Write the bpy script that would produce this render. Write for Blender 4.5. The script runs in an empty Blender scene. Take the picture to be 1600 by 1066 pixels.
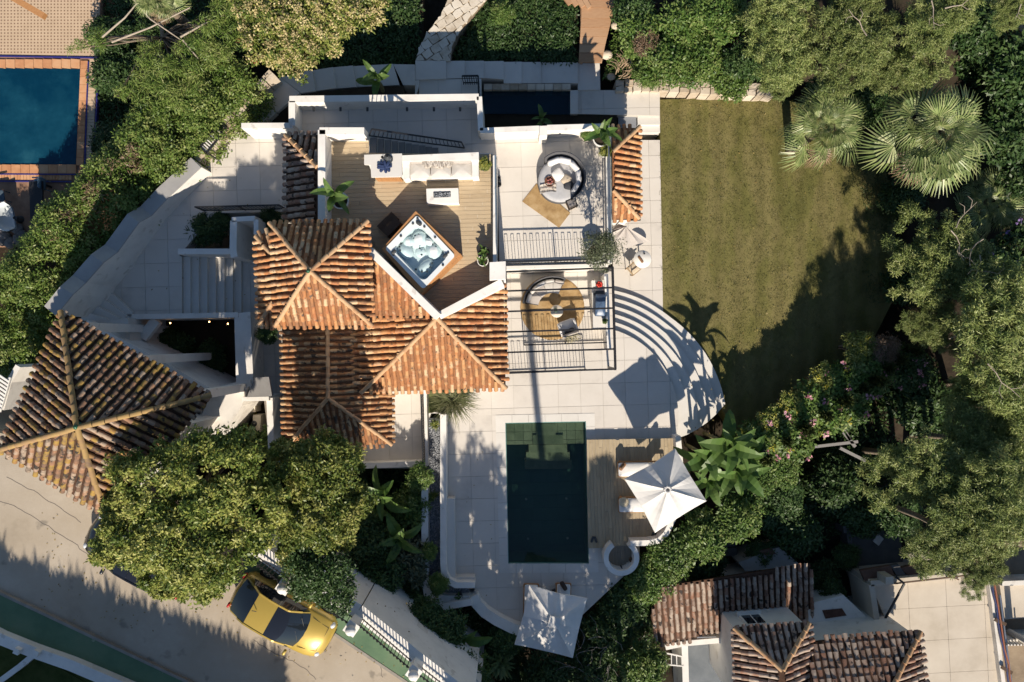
import bpy, math, random
import numpy as np
from mathutils import Vector, Matrix
R = math.radians
sc = bpy.context.scene
COL = sc.collection
# ------------------------------------------------------------------ camera
CAMH, FPX = 30.0, 1140.0
cd = bpy.data.cameras.new('camera'); cam = bpy.data.objects.new('camera', cd); COL.objects.link(cam)
cam.location = (0, 0, CAMH); cam.rotation_euler = (0, 0, 0)
cd.sensor_width = 36.0; cd.lens = 36.0 * FPX / 1600.0; cd.clip_end = 500; cd.clip_start = 0.5
sc.camera = cam
# ------------------------------------------------------------------ light
EL = R(34.5); SH = (-0.085, 1.0)                       # shadows fall up the picture, a little to the left
n_ = math.hypot(*SH)
TOSUN = Vector((-SH[0] / n_ * math.cos(EL), -SH[1] / n_ * math.cos(EL), math.sin(EL)))
w = bpy.data.worlds.new('World'); sc.world = w; w.use_nodes = True
nt = w.node_tree; bg = nt.nodes['Background']
sk = nt.nodes.new('ShaderNodeTexSky'); sk.sky_type = 'NISHITA'; sk.sun_disc = False
sk.sun_elevation = EL; sk.sun_rotation = math.atan2(TOSUN.x, TOSUN.y)
sk.air_density = 1.1; sk.dust_density = 0.2; sk.ozone_density = 3.0
nt.links.new(sk.outputs[0], bg.inputs[0]); bg.inputs[1].default_value = 0.07
sd = bpy.data.lights.new('sun', 'SUN'); sun = bpy.data.objects.new('sun', sd); COL.objects.link(sun)
sd.energy = 5.0; sd.angle = R(0.53); sd.color = (1.0, 0.895, 0.755)
sun.rotation_euler = (-TOSUN).to_track_quat('-Z', 'Y').to_euler(); sun.location = TOSUN * 60
vs = sc.view_settings; vs.view_transform = 'Standard'; vs.look = 'None'; vs.gamma = 1; vs.use_curve_mapping = False
vs.exposure = 0.5
# ------------------------------------------------------------------ helpers
ZOFF = 0.0             # the lower right neighbour stands further down the slope
def P(px, py, z=0.0):
    z = z + ZOFF; k = (CAMH - z) / FPX
    return Vector(((px - 800) * k, (533 - py) * k, z))
def PZ(pts, z): return [P(a[0], a[1], a[2] if len(a) > 2 else z) for a in pts]
def tag(o, label=None, cat=None, group=None, kind=None):
    if label: o['label'] = label
    if cat: o['category'] = cat
    if group: o['group'] = group
    if kind: o['kind'] = kind
    return o
def thing(name, label, cat, loc=(0, 0, 0), rotz=0, group=None):
    o = bpy.data.objects.new(name, None); COL.objects.link(o)
    o.location = loc; o.rotation_euler = (0, 0, rotz); o.empty_display_size = .2
    return tag(o, label, cat, group)
def wloc(o):
    v = Vector((0, 0, 0))
    while o is not None: v = v + o.location; o = o.parent
    return v
class MB:
    """collects faces of one mesh, world coordinates"""
    def __init__(s): s.v = []; s.f = []; s.m = []; s.sm = []
    def add(s, vs, fs, mi=0, smooth=False):
        b = len(s.v); s.v += [tuple(x) for x in vs]
        for f in fs: s.f.append([b + i for i in f]); s.m.append(mi); s.sm.append(smooth)
        return s
    def prism(s, top, zbot, mi=0):
        """vertical prism: top ring of 3-D points, sides straight down to zbot (number) or by that depth (tuple)"""
        n = len(top)
        a = 0
        if not isinstance(zbot, tuple): zbot = zbot + ZOFF
        for i in range(n):
            p, q = top[i], top[(i + 1) % n]; a += p[0] * q[1] - q[0] * p[1]
        if a < 0: top = top[::-1]
        bot = [(p[0], p[1], (zbot if not isinstance(zbot, tuple) else p[2] - zbot[0])) for p in top]
        fs = [list(range(n)), list(range(2 * n - 1, n - 1, -1))]
        for i in range(n):
            j = (i + 1) % n; fs.append([i, n + i, n + j, j])
        return s.add(list(top) + bot, fs, mi)
    def box(s, c, size, rz=0, mi=0, taper=1.0):
        x, y, z = [d / 2 for d in size]; m = Matrix.Rotation(rz, 3, 'Z'); c = Vector(c)
        vs = []
        for sz, t in ((-1, 1), (1, taper)):
            for sx, sy in ((-1, -1), (1, -1), (1, 1), (-1, 1)):
                vs.append(c + m @ Vector((sx * x * t, sy * y * t, sz * z)))
        return s.add(vs, [[3, 2, 1, 0], [4, 5, 6, 7], [0, 1, 5, 4], [1, 2, 6, 5], [2, 3, 7, 6], [3, 0, 4, 7]], mi)
    def rbox(s, c, size, r=.04, rz=0, mi=0, M3=None):
        """soft rounded box (cushions)"""
        x, y, z = [d / 2 for d in size]; m = M3 or Matrix.Rotation(rz, 3, 'Z'); c = Vector(c)
        ring = []
        rr = min(r, x * .9, y * .9)
        for cx, cy, a0 in ((x - rr, y - rr, 0), (-x + rr, y - rr, 90), (-x + rr, -y + rr, 180), (x - rr, -y + rr, 270)):
            for k in (0, 45, 90):
                a = R(a0 + k); ring.append((cx, cy, math.cos(a), math.sin(a)))
        n = len(ring); vs = []; fs = []
        lev = ((-z, rr * .55), (-z * .55, 0), (z * .55, 0), (z, rr * .55))
        for zz, ins in lev:
            for cx, cy, ca, sa in ring: vs.append(c + m @ Vector((cx + ca * (rr - ins), cy + sa * (rr - ins), zz)))
        for l in range(3):
            for i in range(n):
                j = (i + 1) % n; fs.append([l * n + i, l * n + j, (l + 1) * n + j, (l + 1) * n + i])
        fs.append(list(range(n))[::-1])
        top = len(vs); vs.append(c + m @ Vector((0, 0, z * 1.12)))
        for i in range(n): fs.append([3 * n + i, 3 * n + (i + 1) % n, top])
        return s.add(vs, fs, mi, True)
    def cyl(s, p, q, r0, r1=None, n=8, mi=0, smooth=True, cap=True):
        p = Vector(p); q = Vector(q); r1 = r0 if r1 is None else r1
        d = q - p
        if d.length < 1e-6: return s
        d.normalize(); a = d.orthogonal().normalized(); b = d.cross(a)
        vs = []
        for c, r in ((p, r0), (q, r1)):
            for i in range(n):
                t = 2 * math.pi * i / n; vs.append(c + a * (math.cos(t) * r) + b * (math.sin(t) * r))
        s.add(vs, [[i, (i + 1) % n, n + (i + 1) % n, n + i] for i in range(n)], mi, smooth)
        if cap:
            s.add(vs[:n], [list(range(n))[::-1]], mi); s.add(vs[n:], [list(range(n))], mi)
        return s
    def tube(s, pts, r, n=6, mi=0, r1=None):
        m = len(pts)
        for i in range(m - 1):
            ra = r if r1 is None else r + (r1 - r) * i / (m - 1)
            rb = r if r1 is None else r + (r1 - r) * (i + 1) / (m - 1)
            s.cyl(pts[i], pts[i + 1], ra, rb, n, mi, True, True)
        return s
    def bar(s, p, q, w_, h_=None, mi=0):
        """square bar between two points"""
        p = Vector(p); q = Vector(q); h_ = h_ or w_
        d = (q - p).normalized(); up = Vector((0, 0, 1)) if abs(d.z) < .95 else Vector((0, 1, 0))
        a = d.cross(up).normalized() * (w_ / 2); b = a.cross(d).normalized() * (h_ / 2)
        vs = [p - a - b, p + a - b, p + a + b, p - a + b, q - a - b, q + a - b, q + a + b, q - a + b]
        return s.add(vs, [[0, 1, 2, 3], [7, 6, 5, 4], [0, 4, 5, 1], [1, 5, 6, 2], [2, 6, 7, 3], [3, 7, 4, 0]], mi)
    def lathe(s, c, prof, n=20, mi=0, a0=0, a1=360, smooth=True):
        c = Vector(c); full = abs(a1 - a0 - 360) < .1; k = n if full else n + 1; vs = []
        for r, z in prof:
            for i in range(k):
                t = R(a0 + (a1 - a0) * i / n); vs.append(c + Vector((math.cos(t) * r, math.sin(t) * r, z)))
        fs = []
        for l in range(len(prof) - 1):
            for i in range(n):
                j = (i + 1) % k; fs.append([l * k + i, l * k + j, (l + 1) * k + j, (l + 1) * k + i])
        return s.add(vs, fs, mi, smooth)
    def disc(s, c, r, n=20, mi=0, sy=1.0):
        c = Vector(c); return s.add([c + Vector((math.cos(2 * math.pi * i / n) * r, math.sin(2 * math.pi * i / n) * r * sy, 0)) for i in range(n)], [list(range(n))], mi)
    def ball(s, c, r, n=10, m=6, mi=0, sc_=(1, 1, 1)):
        c = Vector(c); vs = []; fs = []
        for j in range(m + 1):
            ph = math.pi * j / m
            for i in range(n):
                t = 2 * math.pi * i / n
                vs.append(c + Vector((math.cos(t) * math.sin(ph) * r * sc_[0], math.sin(t) * math.sin(ph) * r * sc_[1], math.cos(ph) * r * sc_[2])))
        for j in range(m):
            for i in range(n):
                fs.append([j * n + i, (j + 1) * n + i, (j + 1) * n + (i + 1) % n, j * n + (i + 1) % n])
        return s.add(vs, fs, mi, True)
    def mesh(s, name, org, mats):
        me = bpy.data.meshes.new(name)
        me.from_pydata([(x - org[0], y - org[1], z - org[2]) for x, y, z in s.v], [], s.f)
        for m in mats: me.materials.append(m)
        me.polygons.foreach_set('material_index', s.m); me.polygons.foreach_set('use_smooth', s.sm)
        me.update(); return me
    def build(s, name, mats, parent=None, label=None, cat=None, group=None, kind=None):
        if not isinstance(mats, (list, tuple)): mats = [mats]
        if parent is None:
            a = np.array(s.v); org = Vector(((a[:, 0].min() + a[:, 0].max()) / 2, (a[:, 1].min() + a[:, 1].max()) / 2, a[:, 2].min()))
        else: org = wloc(parent)
        o = bpy.data.objects.new(name, s.mesh(name, org, mats)); COL.objects.link(o)
        if parent is None: o.location = org
        else: o.parent = parent
        return tag(o, label, cat, group, kind)
def obj(name, me, parent, loc=(0, 0, 0), rot=None, mtx=None):
    o = bpy.data.objects.new(name, me); COL.objects.link(o); o.parent = parent
    if mtx is not None: o.matrix_basis = mtx
    else:
        o.location = loc
        if rot: o.rotation_euler = rot
    return o
def kids(o): return list(o.children)
def dup(root, loc=None, rotz=None, label=None, scale=None):
    def cp(o, par):
        c = o.copy(); COL.objects.link(c); c.parent = par
        for ch in kids(o): cp(ch, c)
        return c
    r = cp(root, None)
    if loc is not None: r.location = loc
    if rotz is not None: r.rotation_euler = (0, 0, rotz)
    if scale is not None: r.scale = (scale,) * 3 if not isinstance(scale, tuple) else scale
    if label: r['label'] = label
    return r
# ------------------------------------------------------------------ materials
def M(name, cols, rough=.6, scale=4.0, detail=5, rand=0.0, bump=0.0, bscale=30.0, metal=0.0, spec=.4, stretch=(1, 1, 1), emis=None, spots=None, coat=0):
    m = bpy.data.materials.new(name); m.use_nodes = True
    N = m.node_tree.nodes; L = m.node_tree.links; b = N['Principled BSDF']
    b.inputs['Roughness'].default_value = rough; b.inputs['Metallic'].default_value = metal
    b.inputs['Specular IOR Level'].default_value = spec; b.inputs['Coat Weight'].default_value = coat
    if not isinstance(cols[0], (tuple, list)): cols = [cols]
    geo = N.new('ShaderNodeNewGeometry')
    mp = N.new('ShaderNodeVectorMath'); mp.operation = 'MULTIPLY'; mp.inputs[1].default_value = stretch
    L.new(geo.outputs['Position'], mp.inputs[0])
    if len(cols) > 1:
        nz = N.new('ShaderNodeTexNoise'); nz.inputs['Scale'].default_value = scale; nz.inputs['Detail'].default_value = detail; nz.inputs['Roughness'].default_value = .65
        L.new(mp.outputs[0], nz.inputs['Vector'])
        f = N.new('ShaderNodeMapRange'); f.inputs[1].default_value = .28; f.inputs[2].default_value = .72
        L.new(nz.outputs[0], f.inputs[0]); out = f.outputs[0]
        if rand:
            oi = N.new('ShaderNodeObjectInfo'); ad = N.new('ShaderNodeMath'); ad.operation = 'ADD'
            L.new(oi.outputs['Random'], ad.inputs[0]); L.new(geo.outputs['Random Per Island'], ad.inputs[1])
            fr = N.new('ShaderNodeMath'); fr.operation = 'FRACT'; L.new(ad.outputs[0], fr.inputs[0])
            mx = N.new('ShaderNodeMix'); mx.inputs[0].default_value = rand; L.new(out, mx.inputs[2]); L.new(fr.outputs[0], mx.inputs[3]); out = mx.outputs[0]
        rp = N.new('ShaderNodeValToRGB'); el = rp.color_ramp.elements
        while len(el) < len(cols): el.new(.5)
        for i, c in enumerate(cols):
            el[i].position = i / (len(cols) - 1); el[i].color = (*c, 1)
        L.new(out, rp.inputs[0]); cout = rp.outputs[0]
        if spots:
            nz2 = N.new('ShaderNodeTexNoise'); nz2.inputs['Scale'].default_value = spots[1]; nz2.inputs['Detail'].default_value = 6
            L.new(geo.outputs['Position'], nz2.inputs['Vector'])
            f2 = N.new('ShaderNodeMapRange'); f2.inputs[1].default_value = spots[2]; f2.inputs[2].default_value = spots[2] + .06
            L.new(nz2.outputs[0], f2.inputs[0])
            m2 = N.new('ShaderNodeMix'); m2.data_type = 'RGBA'; L.new(f2.outputs[0], m2.inputs[0]); L.new(cout, m2.inputs[6]); m2.inputs[7].default_value = (*spots[0], 1); cout = m2.outputs[2]
        L.new(cout, b.inputs['Base Color'])
    else: b.inputs['Base Color'].default_value = (*cols[0], 1)
    if bump:
        n2 = N.new('ShaderNodeTexNoise'); n2.inputs['Scale'].default_value = bscale; n2.inputs['Detail'].default_value = 4
        L.new(mp.outputs[0], n2.inputs['Vector'])
        bp = N.new('ShaderNodeBump'); bp.inputs['Strength'].default_value = bump; bp.inputs['Distance'].default_value = .02
        L.new(n2.outputs[0], bp.inputs['Height']); L.new(bp.outputs[0], b.inputs['Normal'])
    if emis: b.inputs['Emission Color'].default_value = (*emis[0], 1); b.inputs['Emission Strength'].default_value = emis[1]
    return m
def LEAF(name, cols, transl=.22, rough=.45, spec=.3):
    m = bpy.data.materials.new(name); m.use_nodes = True
    N = m.node_tree.nodes; L = m.node_tree.links; b = N['Principled BSDF']; out = N['Material Output']
    b.inputs['Roughness'].default_value = rough; b.inputs['Specular IOR Level'].default_value = spec
    g = N.new('ShaderNodeNewGeometry'); at = N.new('ShaderNodeAttribute'); at.attribute_name = 'tint'
    oi = N.new('ShaderNodeObjectInfo')
    a = N.new('ShaderNodeMath'); a.operation = 'MULTIPLY_ADD'; L.new(g.outputs['Random Per Island'], a.inputs[0]); a.inputs[1].default_value = .45
    s2 = N.new('ShaderNodeMath'); s2.operation = 'MULTIPLY'; L.new(at.outputs['Fac'], s2.inputs[0]); s2.inputs[1].default_value = .55
    L.new(s2.outputs[0], a.inputs[2])
    rp = N.new('ShaderNodeValToRGB'); el = rp.color_ramp.elements
    while len(el) < len(cols): el.new(.5)
    for i, c in enumerate(cols): el[i].position = i / (len(cols) - 1); el[i].color = (*c, 1)
    L.new(a.outputs[0], rp.inputs[0])
    hv = N.new('ShaderNodeHueSaturation'); L.new(rp.outputs[0], hv.inputs['Color'])
    mr = N.new('ShaderNodeMapRange'); mr.inputs[3].default_value = .85; mr.inputs[4].default_value = 1.15
    L.new(oi.outputs['Random'], mr.inputs[0]); L.new(mr.outputs[0], hv.inputs['Value'])
    L.new(hv.outputs[0], b.inputs['Base Color'])
    t = N.new('ShaderNodeBsdfTranslucent'); L.new(hv.outputs[0], t.inputs[0])
    mx = N.new('ShaderNodeMixShader'); mx.inputs[0].default_value = transl
    L.new(b.outputs[0], mx.inputs[1]); L.new(t.outputs[0], mx.inputs[2]); L.new(mx.outputs[0], out.inputs[0])
    return m
def WATER(name, tint, refl=.06, wave=.12, wscale=3.0):
    m = bpy.data.materials.new(name); m.use_nodes = True
    N = m.node_tree.nodes; L = m.node_tree.links; N.remove(N['Principled BSDF']); out = N['Material Output']
    tr = N.new('ShaderNodeBsdfTransparent'); tr.inputs[0].default_value = (*tint, 1)
    gl = N.new('ShaderNodeBsdfGlossy'); gl.inputs['Roughness'].default_value = .04
    lw = N.new('ShaderNodeLayerWeight'); pw_ = N.new('ShaderNodeMath'); pw_.operation = 'POWER'; pw_.inputs[1].default_value = 4.0
    fr = N.new('ShaderNodeMath'); fr.operation = 'MULTIPLY_ADD'; fr.inputs[1].default_value = .8; fr.inputs[2].default_value = .025
    L.new(lw.outputs['Facing'], pw_.inputs[0]); L.new(pw_.outputs[0], fr.inputs[0])
    nz = N.new('ShaderNodeTexNoise'); nz.inputs['Scale'].default_value = wscale; nz.inputs['Detail'].default_value = 3
    g = N.new('ShaderNodeNewGeometry'); L.new(g.outputs['Position'], nz.inputs['Vector'])
    bp = N.new('ShaderNodeBump'); bp.inputs['Strength'].default_value = wave; bp.inputs['Distance'].default_value = .05
    L.new(nz.outputs[0], bp.inputs['Height']); L.new(bp.outputs[0], gl.inputs['Normal'])
    mx = N.new('ShaderNodeMixShader'); L.new(fr.outputs[0], mx.inputs[0]); L.new(tr.outputs[0], mx.inputs[1]); L.new(gl.outputs[0], mx.inputs[2])
    L.new(mx.outputs[0], out.inputs[0]); return m
WHITE = M('white_render', [(.64, .61, .56), (.75, .72, .67), (.80, .77, .72)], .8, 1.2, 8, bump=.06, bscale=60, spec=.2, spots=((.60, .565, .51), 2.6, .62))
OLDWHITE = M('weathered_render', [(.42, .38, .33), (.66, .62, .56), (.74, .70, .64)], .85, 1.0, 7, bump=.1, spec=.2)
PAVE = M('pale_paving', [(.50, .46, .41), (.60, .555, .495), (.63, .585, .525), (.66, .615, .555)], .75, 1.3, 8, rand=.42, bump=.04, bscale=80, spec=.25)
GROUT = M('joint', (.47, .44, .39), .9)
COPEG = M('shade_grey_coping', [(.30, .29, .28), (.38, .37, .355)], .85, 1.5)  # grey tone carries the shade lying on the boundary wall top
COPING = M('coping_stone', [(.60, .57, .52), (.68, .65, .60)], .7, 2.0, rand=.4, spec=.25)
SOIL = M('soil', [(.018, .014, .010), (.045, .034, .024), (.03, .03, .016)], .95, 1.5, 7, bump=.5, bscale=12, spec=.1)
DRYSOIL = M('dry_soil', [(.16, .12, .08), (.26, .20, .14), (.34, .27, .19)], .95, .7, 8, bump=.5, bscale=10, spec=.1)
ASPHALT = M('worn_concrete_road', [(.29, .24, .18), (.375, .315, .24), (.41, .35, .275), (.47, .41, .33)], .9, .38, 12, bump=.15, bscale=60, spec=.2, spots=((.255, .22, .175), 1.1, .63))
GREENP = M('green_painted_pavement', [(.075, .135, .08), (.11, .18, .105), (.15, .20, .12)], .8, .6, 7, bump=.08, spec=.2, spots=((.42, .40, .30), 1.3, .66))
STONE = M('rubble_stone', [(.30, .22, .14), (.52, .44, .34), (.66, .58, .48)], .9, 3.0, 6, rand=.55, bump=.5, bscale=14, spec=.15)
PEBBLE = M('grey_pebbles', [(.10, .11, .12), (.22, .23, .25), (.42, .43, .45)], .7, 30, 3, rand=.8, spec=.3)
TERRA = M('terracotta_tile', [(.16, .09, .055), (.44, .18, .07), (.55, .31, .145), (.26, .13, .07), (.49, .22, .09), (.63, .45, .27), (.38, .15, .065), (.52, .27, .12), (.20, .12, .08)], .8, 2.5, 6, rand=.72, bump=.2, bscale=30, spec=.15, spots=((.14, .10, .075), 6.5, .62))
TERRADK = M('weathered_shaded_terracotta', [(.12, .07, .045), (.34, .15, .065), (.44, .25, .12), (.20, .11, .065), (.38, .17, .075), (.50, .35, .20), (.28, .12, .06), (.15, .09, .065)], .85, 2.5, 6, rand=.7, bump=.2, bscale=30, spec=.12, spots=((.085, .065, .05), 4.0, .56))  # dark spots are weathering; the browner mix also stands in for tree shade
TERRAOLD = M('lichened_tile', [(.07, .045, .035), (.25, .13, .075), (.34, .22, .06), (.15, .10, .075), (.31, .17, .10), (.36, .28, .21), (.10, .075, .06), (.25, .16, .075)], .85, 2.5, 6, rand=.6, bump=.25, bscale=30, spec=.1, spots=((.055, .045, .038), 4.0, .58))
TERRAGREY = M('greyed_tile', [(.09, .07, .06), (.28, .15, .10), (.44, .36, .29), (.20, .13, .10), (.54, .38, .26)], .85, 2.5, 6, rand=.62, bump=.25, bscale=30, spec=.1, spots=((.06, .05, .045), 4.0, .58))
UNDER = M('tile_channel', [(.18, .08, .04), (.29, .135, .065), (.12, .07, .045)], .9, 6, spec=.1)
UNDERD = M('dark_tile_channel', [(.05, .03, .02), (.11, .06, .04)], .9, 6, spec=.1)
MORTAR = M('ridge_mortar', [(.40, .22, .11), (.54, .36, .21), (.36, .17, .08)], .85, 4, 5, rand=.5, bump=.2, spec=.1)
MORTARD = M('old_ridge_mortar', [(.16, .11, .085), (.36, .24, .10), (.26, .16, .105)], .9, 3, 5, rand=.5, bump=.2, spec=.1)
DECK = M('oak_decking', [(.36, .27, .17), (.46, .36, .235), (.50, .40, .27)], .7, 2.2, 6, rand=.35, stretch=(1, 7, 1), spec=.2)
WOOD = M('cedar_wood', [(.36, .17, .07), (.52, .27, .11)], .6, 5, 5, rand=.3, stretch=(4, 4, 1), spec=.25)
DARKWOOD = M('brown_step', [(.07, .045, .03), (.11, .07, .045)], .6, 8, spec=.2)
PLANKW = M('boardwalk_timber', [(.30, .16, .085), (.42, .25, .14), (.48, .31, .19)], .75, 4, 5, rand=.6, stretch=(1, 6, 1), spec=.2)
BLACK = M('black_iron', (.018, .018, .02), .45, spec=.4)
DGREY = M('dark_grey', (.05, .055, .06), .6)
MGREY = M('grey_slab', [(.20, .19, .18), (.26, .25, .24)], .85, 2)
FABW = M('white_fabric', [(.68, .66, .63), (.76, .74, .71)], .9, 6, spec=.1, bump=.05, bscale=200)
FABG = M('grey_fabric', [(.36, .36, .37), (.44, .44, .45)], .9, 6, spec=.1, bump=.05, bscale=200)
FABD = M('charcoal_fabric', (.05, .052, .058), .9, spec=.1)
FABT = M('taupe_fabric', [(.40, .36, .33), (.46, .42, .38)], .9, 3, spec=.1)
JUTE = M('jute_rug', [(.25, .155, .07), (.39, .26, .125), (.48, .345, .19)], .95, 3, 6, spec=.05, bump=.3, bscale=60)
FABS = M('greige_fabric', [(.47, .445, .41), (.56, .535, .50)], .9, 5, spec=.1, bump=.1, bscale=60)
BLUEF = M('blue_cloth', [(.012, .022, .07), (.03, .055, .14)], .8, 20)
GLASS = M('dark_glass', (.012, .016, .022), .06, spec=.6)
CREAM = M('cream_ceramic', (.62, .56, .46), .5)
RATTAN = M('rattan', [(.30, .20, .11), (.48, .35, .21)], .8, 30, rand=.3)
CHROME = M('steel', (.5, .5, .5), .3, metal=.9)
RED = M('red_pepper', (.55, .03, .015), .35)
def GLOW(): return M('lamp_glow', (.9, .5, .2), .5, emis=((1, .55, .2), 6))
LAMP = GLOW()
# ------------------------------------------------------------------ polygon tools
def clip(poly, axis, val, keep_less):
    out = []
    n = len(poly)
    for i in range(n):
        a, b = poly[i], poly[(i + 1) % n]
        ia = (a[axis] <= val) == keep_less; ib = (b[axis] <= val) == keep_less
        if ia: out.append(a)
        if ia != ib:
            t = (val - a[axis]) / (b[axis] - a[axis]); out.append((a[0] + (b[0] - a[0]) * t, a[1] + (b[1] - a[1]) * t))
    return out
def area(p): return abs(sum(p[i][0] * p[(i + 1) % len(p)][1] - p[(i + 1) % len(p)][0] * p[i][1] for i in range(len(p)))) / 2
def clean(p, e=.004):
    o = []
    for q in p:
        if not o or math.hypot(q[0] - o[-1][0], q[1] - o[-1][1]) > e: o.append(q)
    if len(o) > 1 and math.hypot(o[0][0] - o[-1][0], o[0][1] - o[-1][1]) < e: o.pop()
    return o
def inside(p, q):
    x, y = q; c = False; n = len(p)
    for i in range(n):
        x1, y1 = p[i][0], p[i][1]; x2, y2 = p[(i + 1) % n][0], p[(i + 1) % n][1]
        if (y1 > y) != (y2 > y) and x < (x2 - x1) * (y - y1) / (y2 - y1) + x1: c = not c
    return c
def cells(poly, cx, cy, rot, gap, stagger=0, org=None):
    """cut a polygon (x,y) into grid cells turned by rot; yields clipped polygons"""
    ca, sa = math.cos(rot), math.sin(rot)
    loc = [(p[0] * ca + p[1] * sa, -p[0] * sa + p[1] * ca) for p in poly]
    x0 = min(p[0] for p in loc); x1 = max(p[0] for p in loc); y0 = min(p[1] for p in loc); y1 = max(p[1] for p in loc)
    if org: ox, oy = org[0] * ca + org[1] * sa, -org[0] * sa + org[1] * ca
    else: ox, oy = x0, y1
    j0 = math.floor((y0 - oy) / cy); j1 = math.ceil((y1 - oy) / cy)
    res = []
    for j in range(j0, j1):
        row = clip(clip(loc, 1, oy + (j + 1) * cy - gap / 2, True), 1, oy + j * cy + gap / 2, False)
        if len(row) < 3: continue
        sh = (j * stagger % 1.0) * cx
        a = math.floor((x0 - ox - sh) / cx); b = math.ceil((x1 - ox - sh) / cx)
        for i in range(a, b):
            c = clip(clip(row, 0, ox + sh + (i + 1) * cx - gap / 2, True), 0, ox + sh + i * cx + gap / 2, False)
            c = clean(c)
            if len(c) >= 3 and area(c) > .006: res.append([(p[0] * ca - p[1] * sa, p[0] * sa + p[1] * ca) for p in c])
    return res
def paved(name, pts, z, zbot, cell=.9, rot=R(1.6), mat=None, org=None, gap=.012, piece='paving_slab', label=None, base=None, stagger=0, cy=None):
    top = PZ(pts, z); mat = mat or PAVE
    s = MB().prism([(p[0], p[1], z - .025) for p in top], zbot).build(name, base or GROUT, None, label, None, None, 'structure')
    rg = random.Random(hash(name) % 1000 if False else len(pts) * 7 + int(abs(z) * 100))
    for c in cells([(p.x, p.y) for p in top], cell, cy or cell, rot, gap, stagger, org):
        dz = rg.uniform(-.002, .002)
        MB().prism([(q[0], q[1], z + dz) for q in c], z - .03).build(piece, mat, s)
    return s
def solid(name, pts, z, zbot, mat, parent=None, **k): return MB().prism(PZ(pts, z), zbot).build(name, mat, parent, **k)
def strip(pts, wid, closed=False):
    """offset a polyline (world xy) into a ring of the given width"""
    n = len(pts); L_, R_ = [], []
    for i in range(n):
        a = Vector(pts[max(i - 1, 0)][:2]); b = Vector(pts[i][:2]); c = Vector(pts[min(i + 1, n - 1)][:2])
        d1 = (b - a).normalized() if (b - a).length > 1e-6 else None; d2 = (c - b).normalized() if (c - b).length > 1e-6 else None
        d1 = d1 or d2; d2 = d2 or d1
        n1 = Vector((-d1.y, d1.x)); n2 = Vector((-d2.y, d2.x)); m = (n1 + n2).normalized(); k = 1 / max(.35, m.dot(n1))
        L_.append(b + m * (wid / 2 * k)); R_.append(b - m * (wid / 2 * k))
    return L_, R_
def wallmb(mb, pts, wid, zt, zb, mi=0):
    """wall along a polyline of pixels given at its top; zt number or taken per point"""
    w3 = [P(p[0], p[1], p[2] if len(p) > 2 else zt) for p in pts]
    L_, R_ = strip(w3, wid)
    for i in range(len(w3) - 1):
        z0, z1 = w3[i].z, w3[i + 1].z
        mb.prism([(R_[i].x, R_[i].y, z0), (R_[i + 1].x, R_[i + 1].y, z1), (L_[i + 1].x, L_[i + 1].y, z1), (L_[i].x, L_[i].y, z0)], zb, mi)
    return mb
def wall(name, pts, wid, zt, zb, mat=None, parent=None, **k): return wallmb(MB(), pts, wid, zt, zb).build(name, mat or WHITE, parent, **k)
def arc(cx, cy, r, a0, a1, n):
    return [(cx + r * math.cos(R(a0 + (a1 - a0) * i / n)), cy + r * math.sin(R(a0 + (a1 - a0) * i / n))) for i in range(n + 1)]
# ================================================================== the setting: ground, terraces, water
LZ = -0.9          # lawn and garden path
ZU = 1.7           # upper terrace and north walkway
ZD = 3.4           # roof deck
ZS = 3.6           # street, up the slope
def mound(n=70, half=90.0):
    """soft uneven ground sheet reaching far beyond the frame"""
    rg = np.random.default_rng(3)
    xs = np.concatenate([np.linspace(-half, -26, 8)[:-1], np.linspace(-26, 26, n), np.linspace(26, half, 8)[1:]])
    ys = np.concatenate([np.linspace(-half, -24, 8)[:-1], np.linspace(-24, 24, n), np.linspace(24, half, 8)[1:]])
    X, Y = np.meshgrid(xs, ys)
    Z = -2.3 + .10 * np.sin(X * .9 + 1.3 * np.sin(Y * .7)) + .08 * np.sin(Y * 1.3 + X * .4) + rg.normal(0, .04, X.shape)
    sm = lambda t: np.clip(t, 0, 1) ** 2 * (3 - 2 * np.clip(t, 0, 1))
    Z = Z + 3.0 * sm((Y - 11.2) / 1.6) * sm((X - 4.9) / .8) + 1.7 * sm((X - 15.6) / 2.5) * sm((Y + 5) / 3) * (1 - sm((Y - 11.2) / 1.6))     # banks above the retaining wall and beyond the lawn
    v = np.stack([X, Y, Z], -1).reshape(-1, 3); m = len(xs); f = []
    for j in range(len(ys) - 1):
        for i in range(m - 1): f.append((j * m + i, j * m + i + 1, (j + 1) * m + i + 1, (j + 1) * m + i))
    me = bpy.data.meshes.new('ground'); me.from_pydata(v.tolist(), [], f); me.materials.append(SOIL)
    me.polygons.foreach_set('use_smooth', [True] * len(f))
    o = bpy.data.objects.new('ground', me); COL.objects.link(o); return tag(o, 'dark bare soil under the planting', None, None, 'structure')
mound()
# dry ground patches seen between the trees on the right
solid('dry_ground', [(1555, -30), (1680, -30), (1680, 40), (1600, 55), (1570, 20)], 1.05, -2.6, DRYSOIL, kind='structure', label='dry bare earth at the top right corner')
solid('dry_ground', [(1530, 800), (1680, 780), (1680, 1120), (1560, 1120), (1545, 960), (1520, 900)], -1.7, -2.6, DRYSOIL, kind='structure', label='dry bare earth and old paving right of the flat concrete roof')
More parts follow.
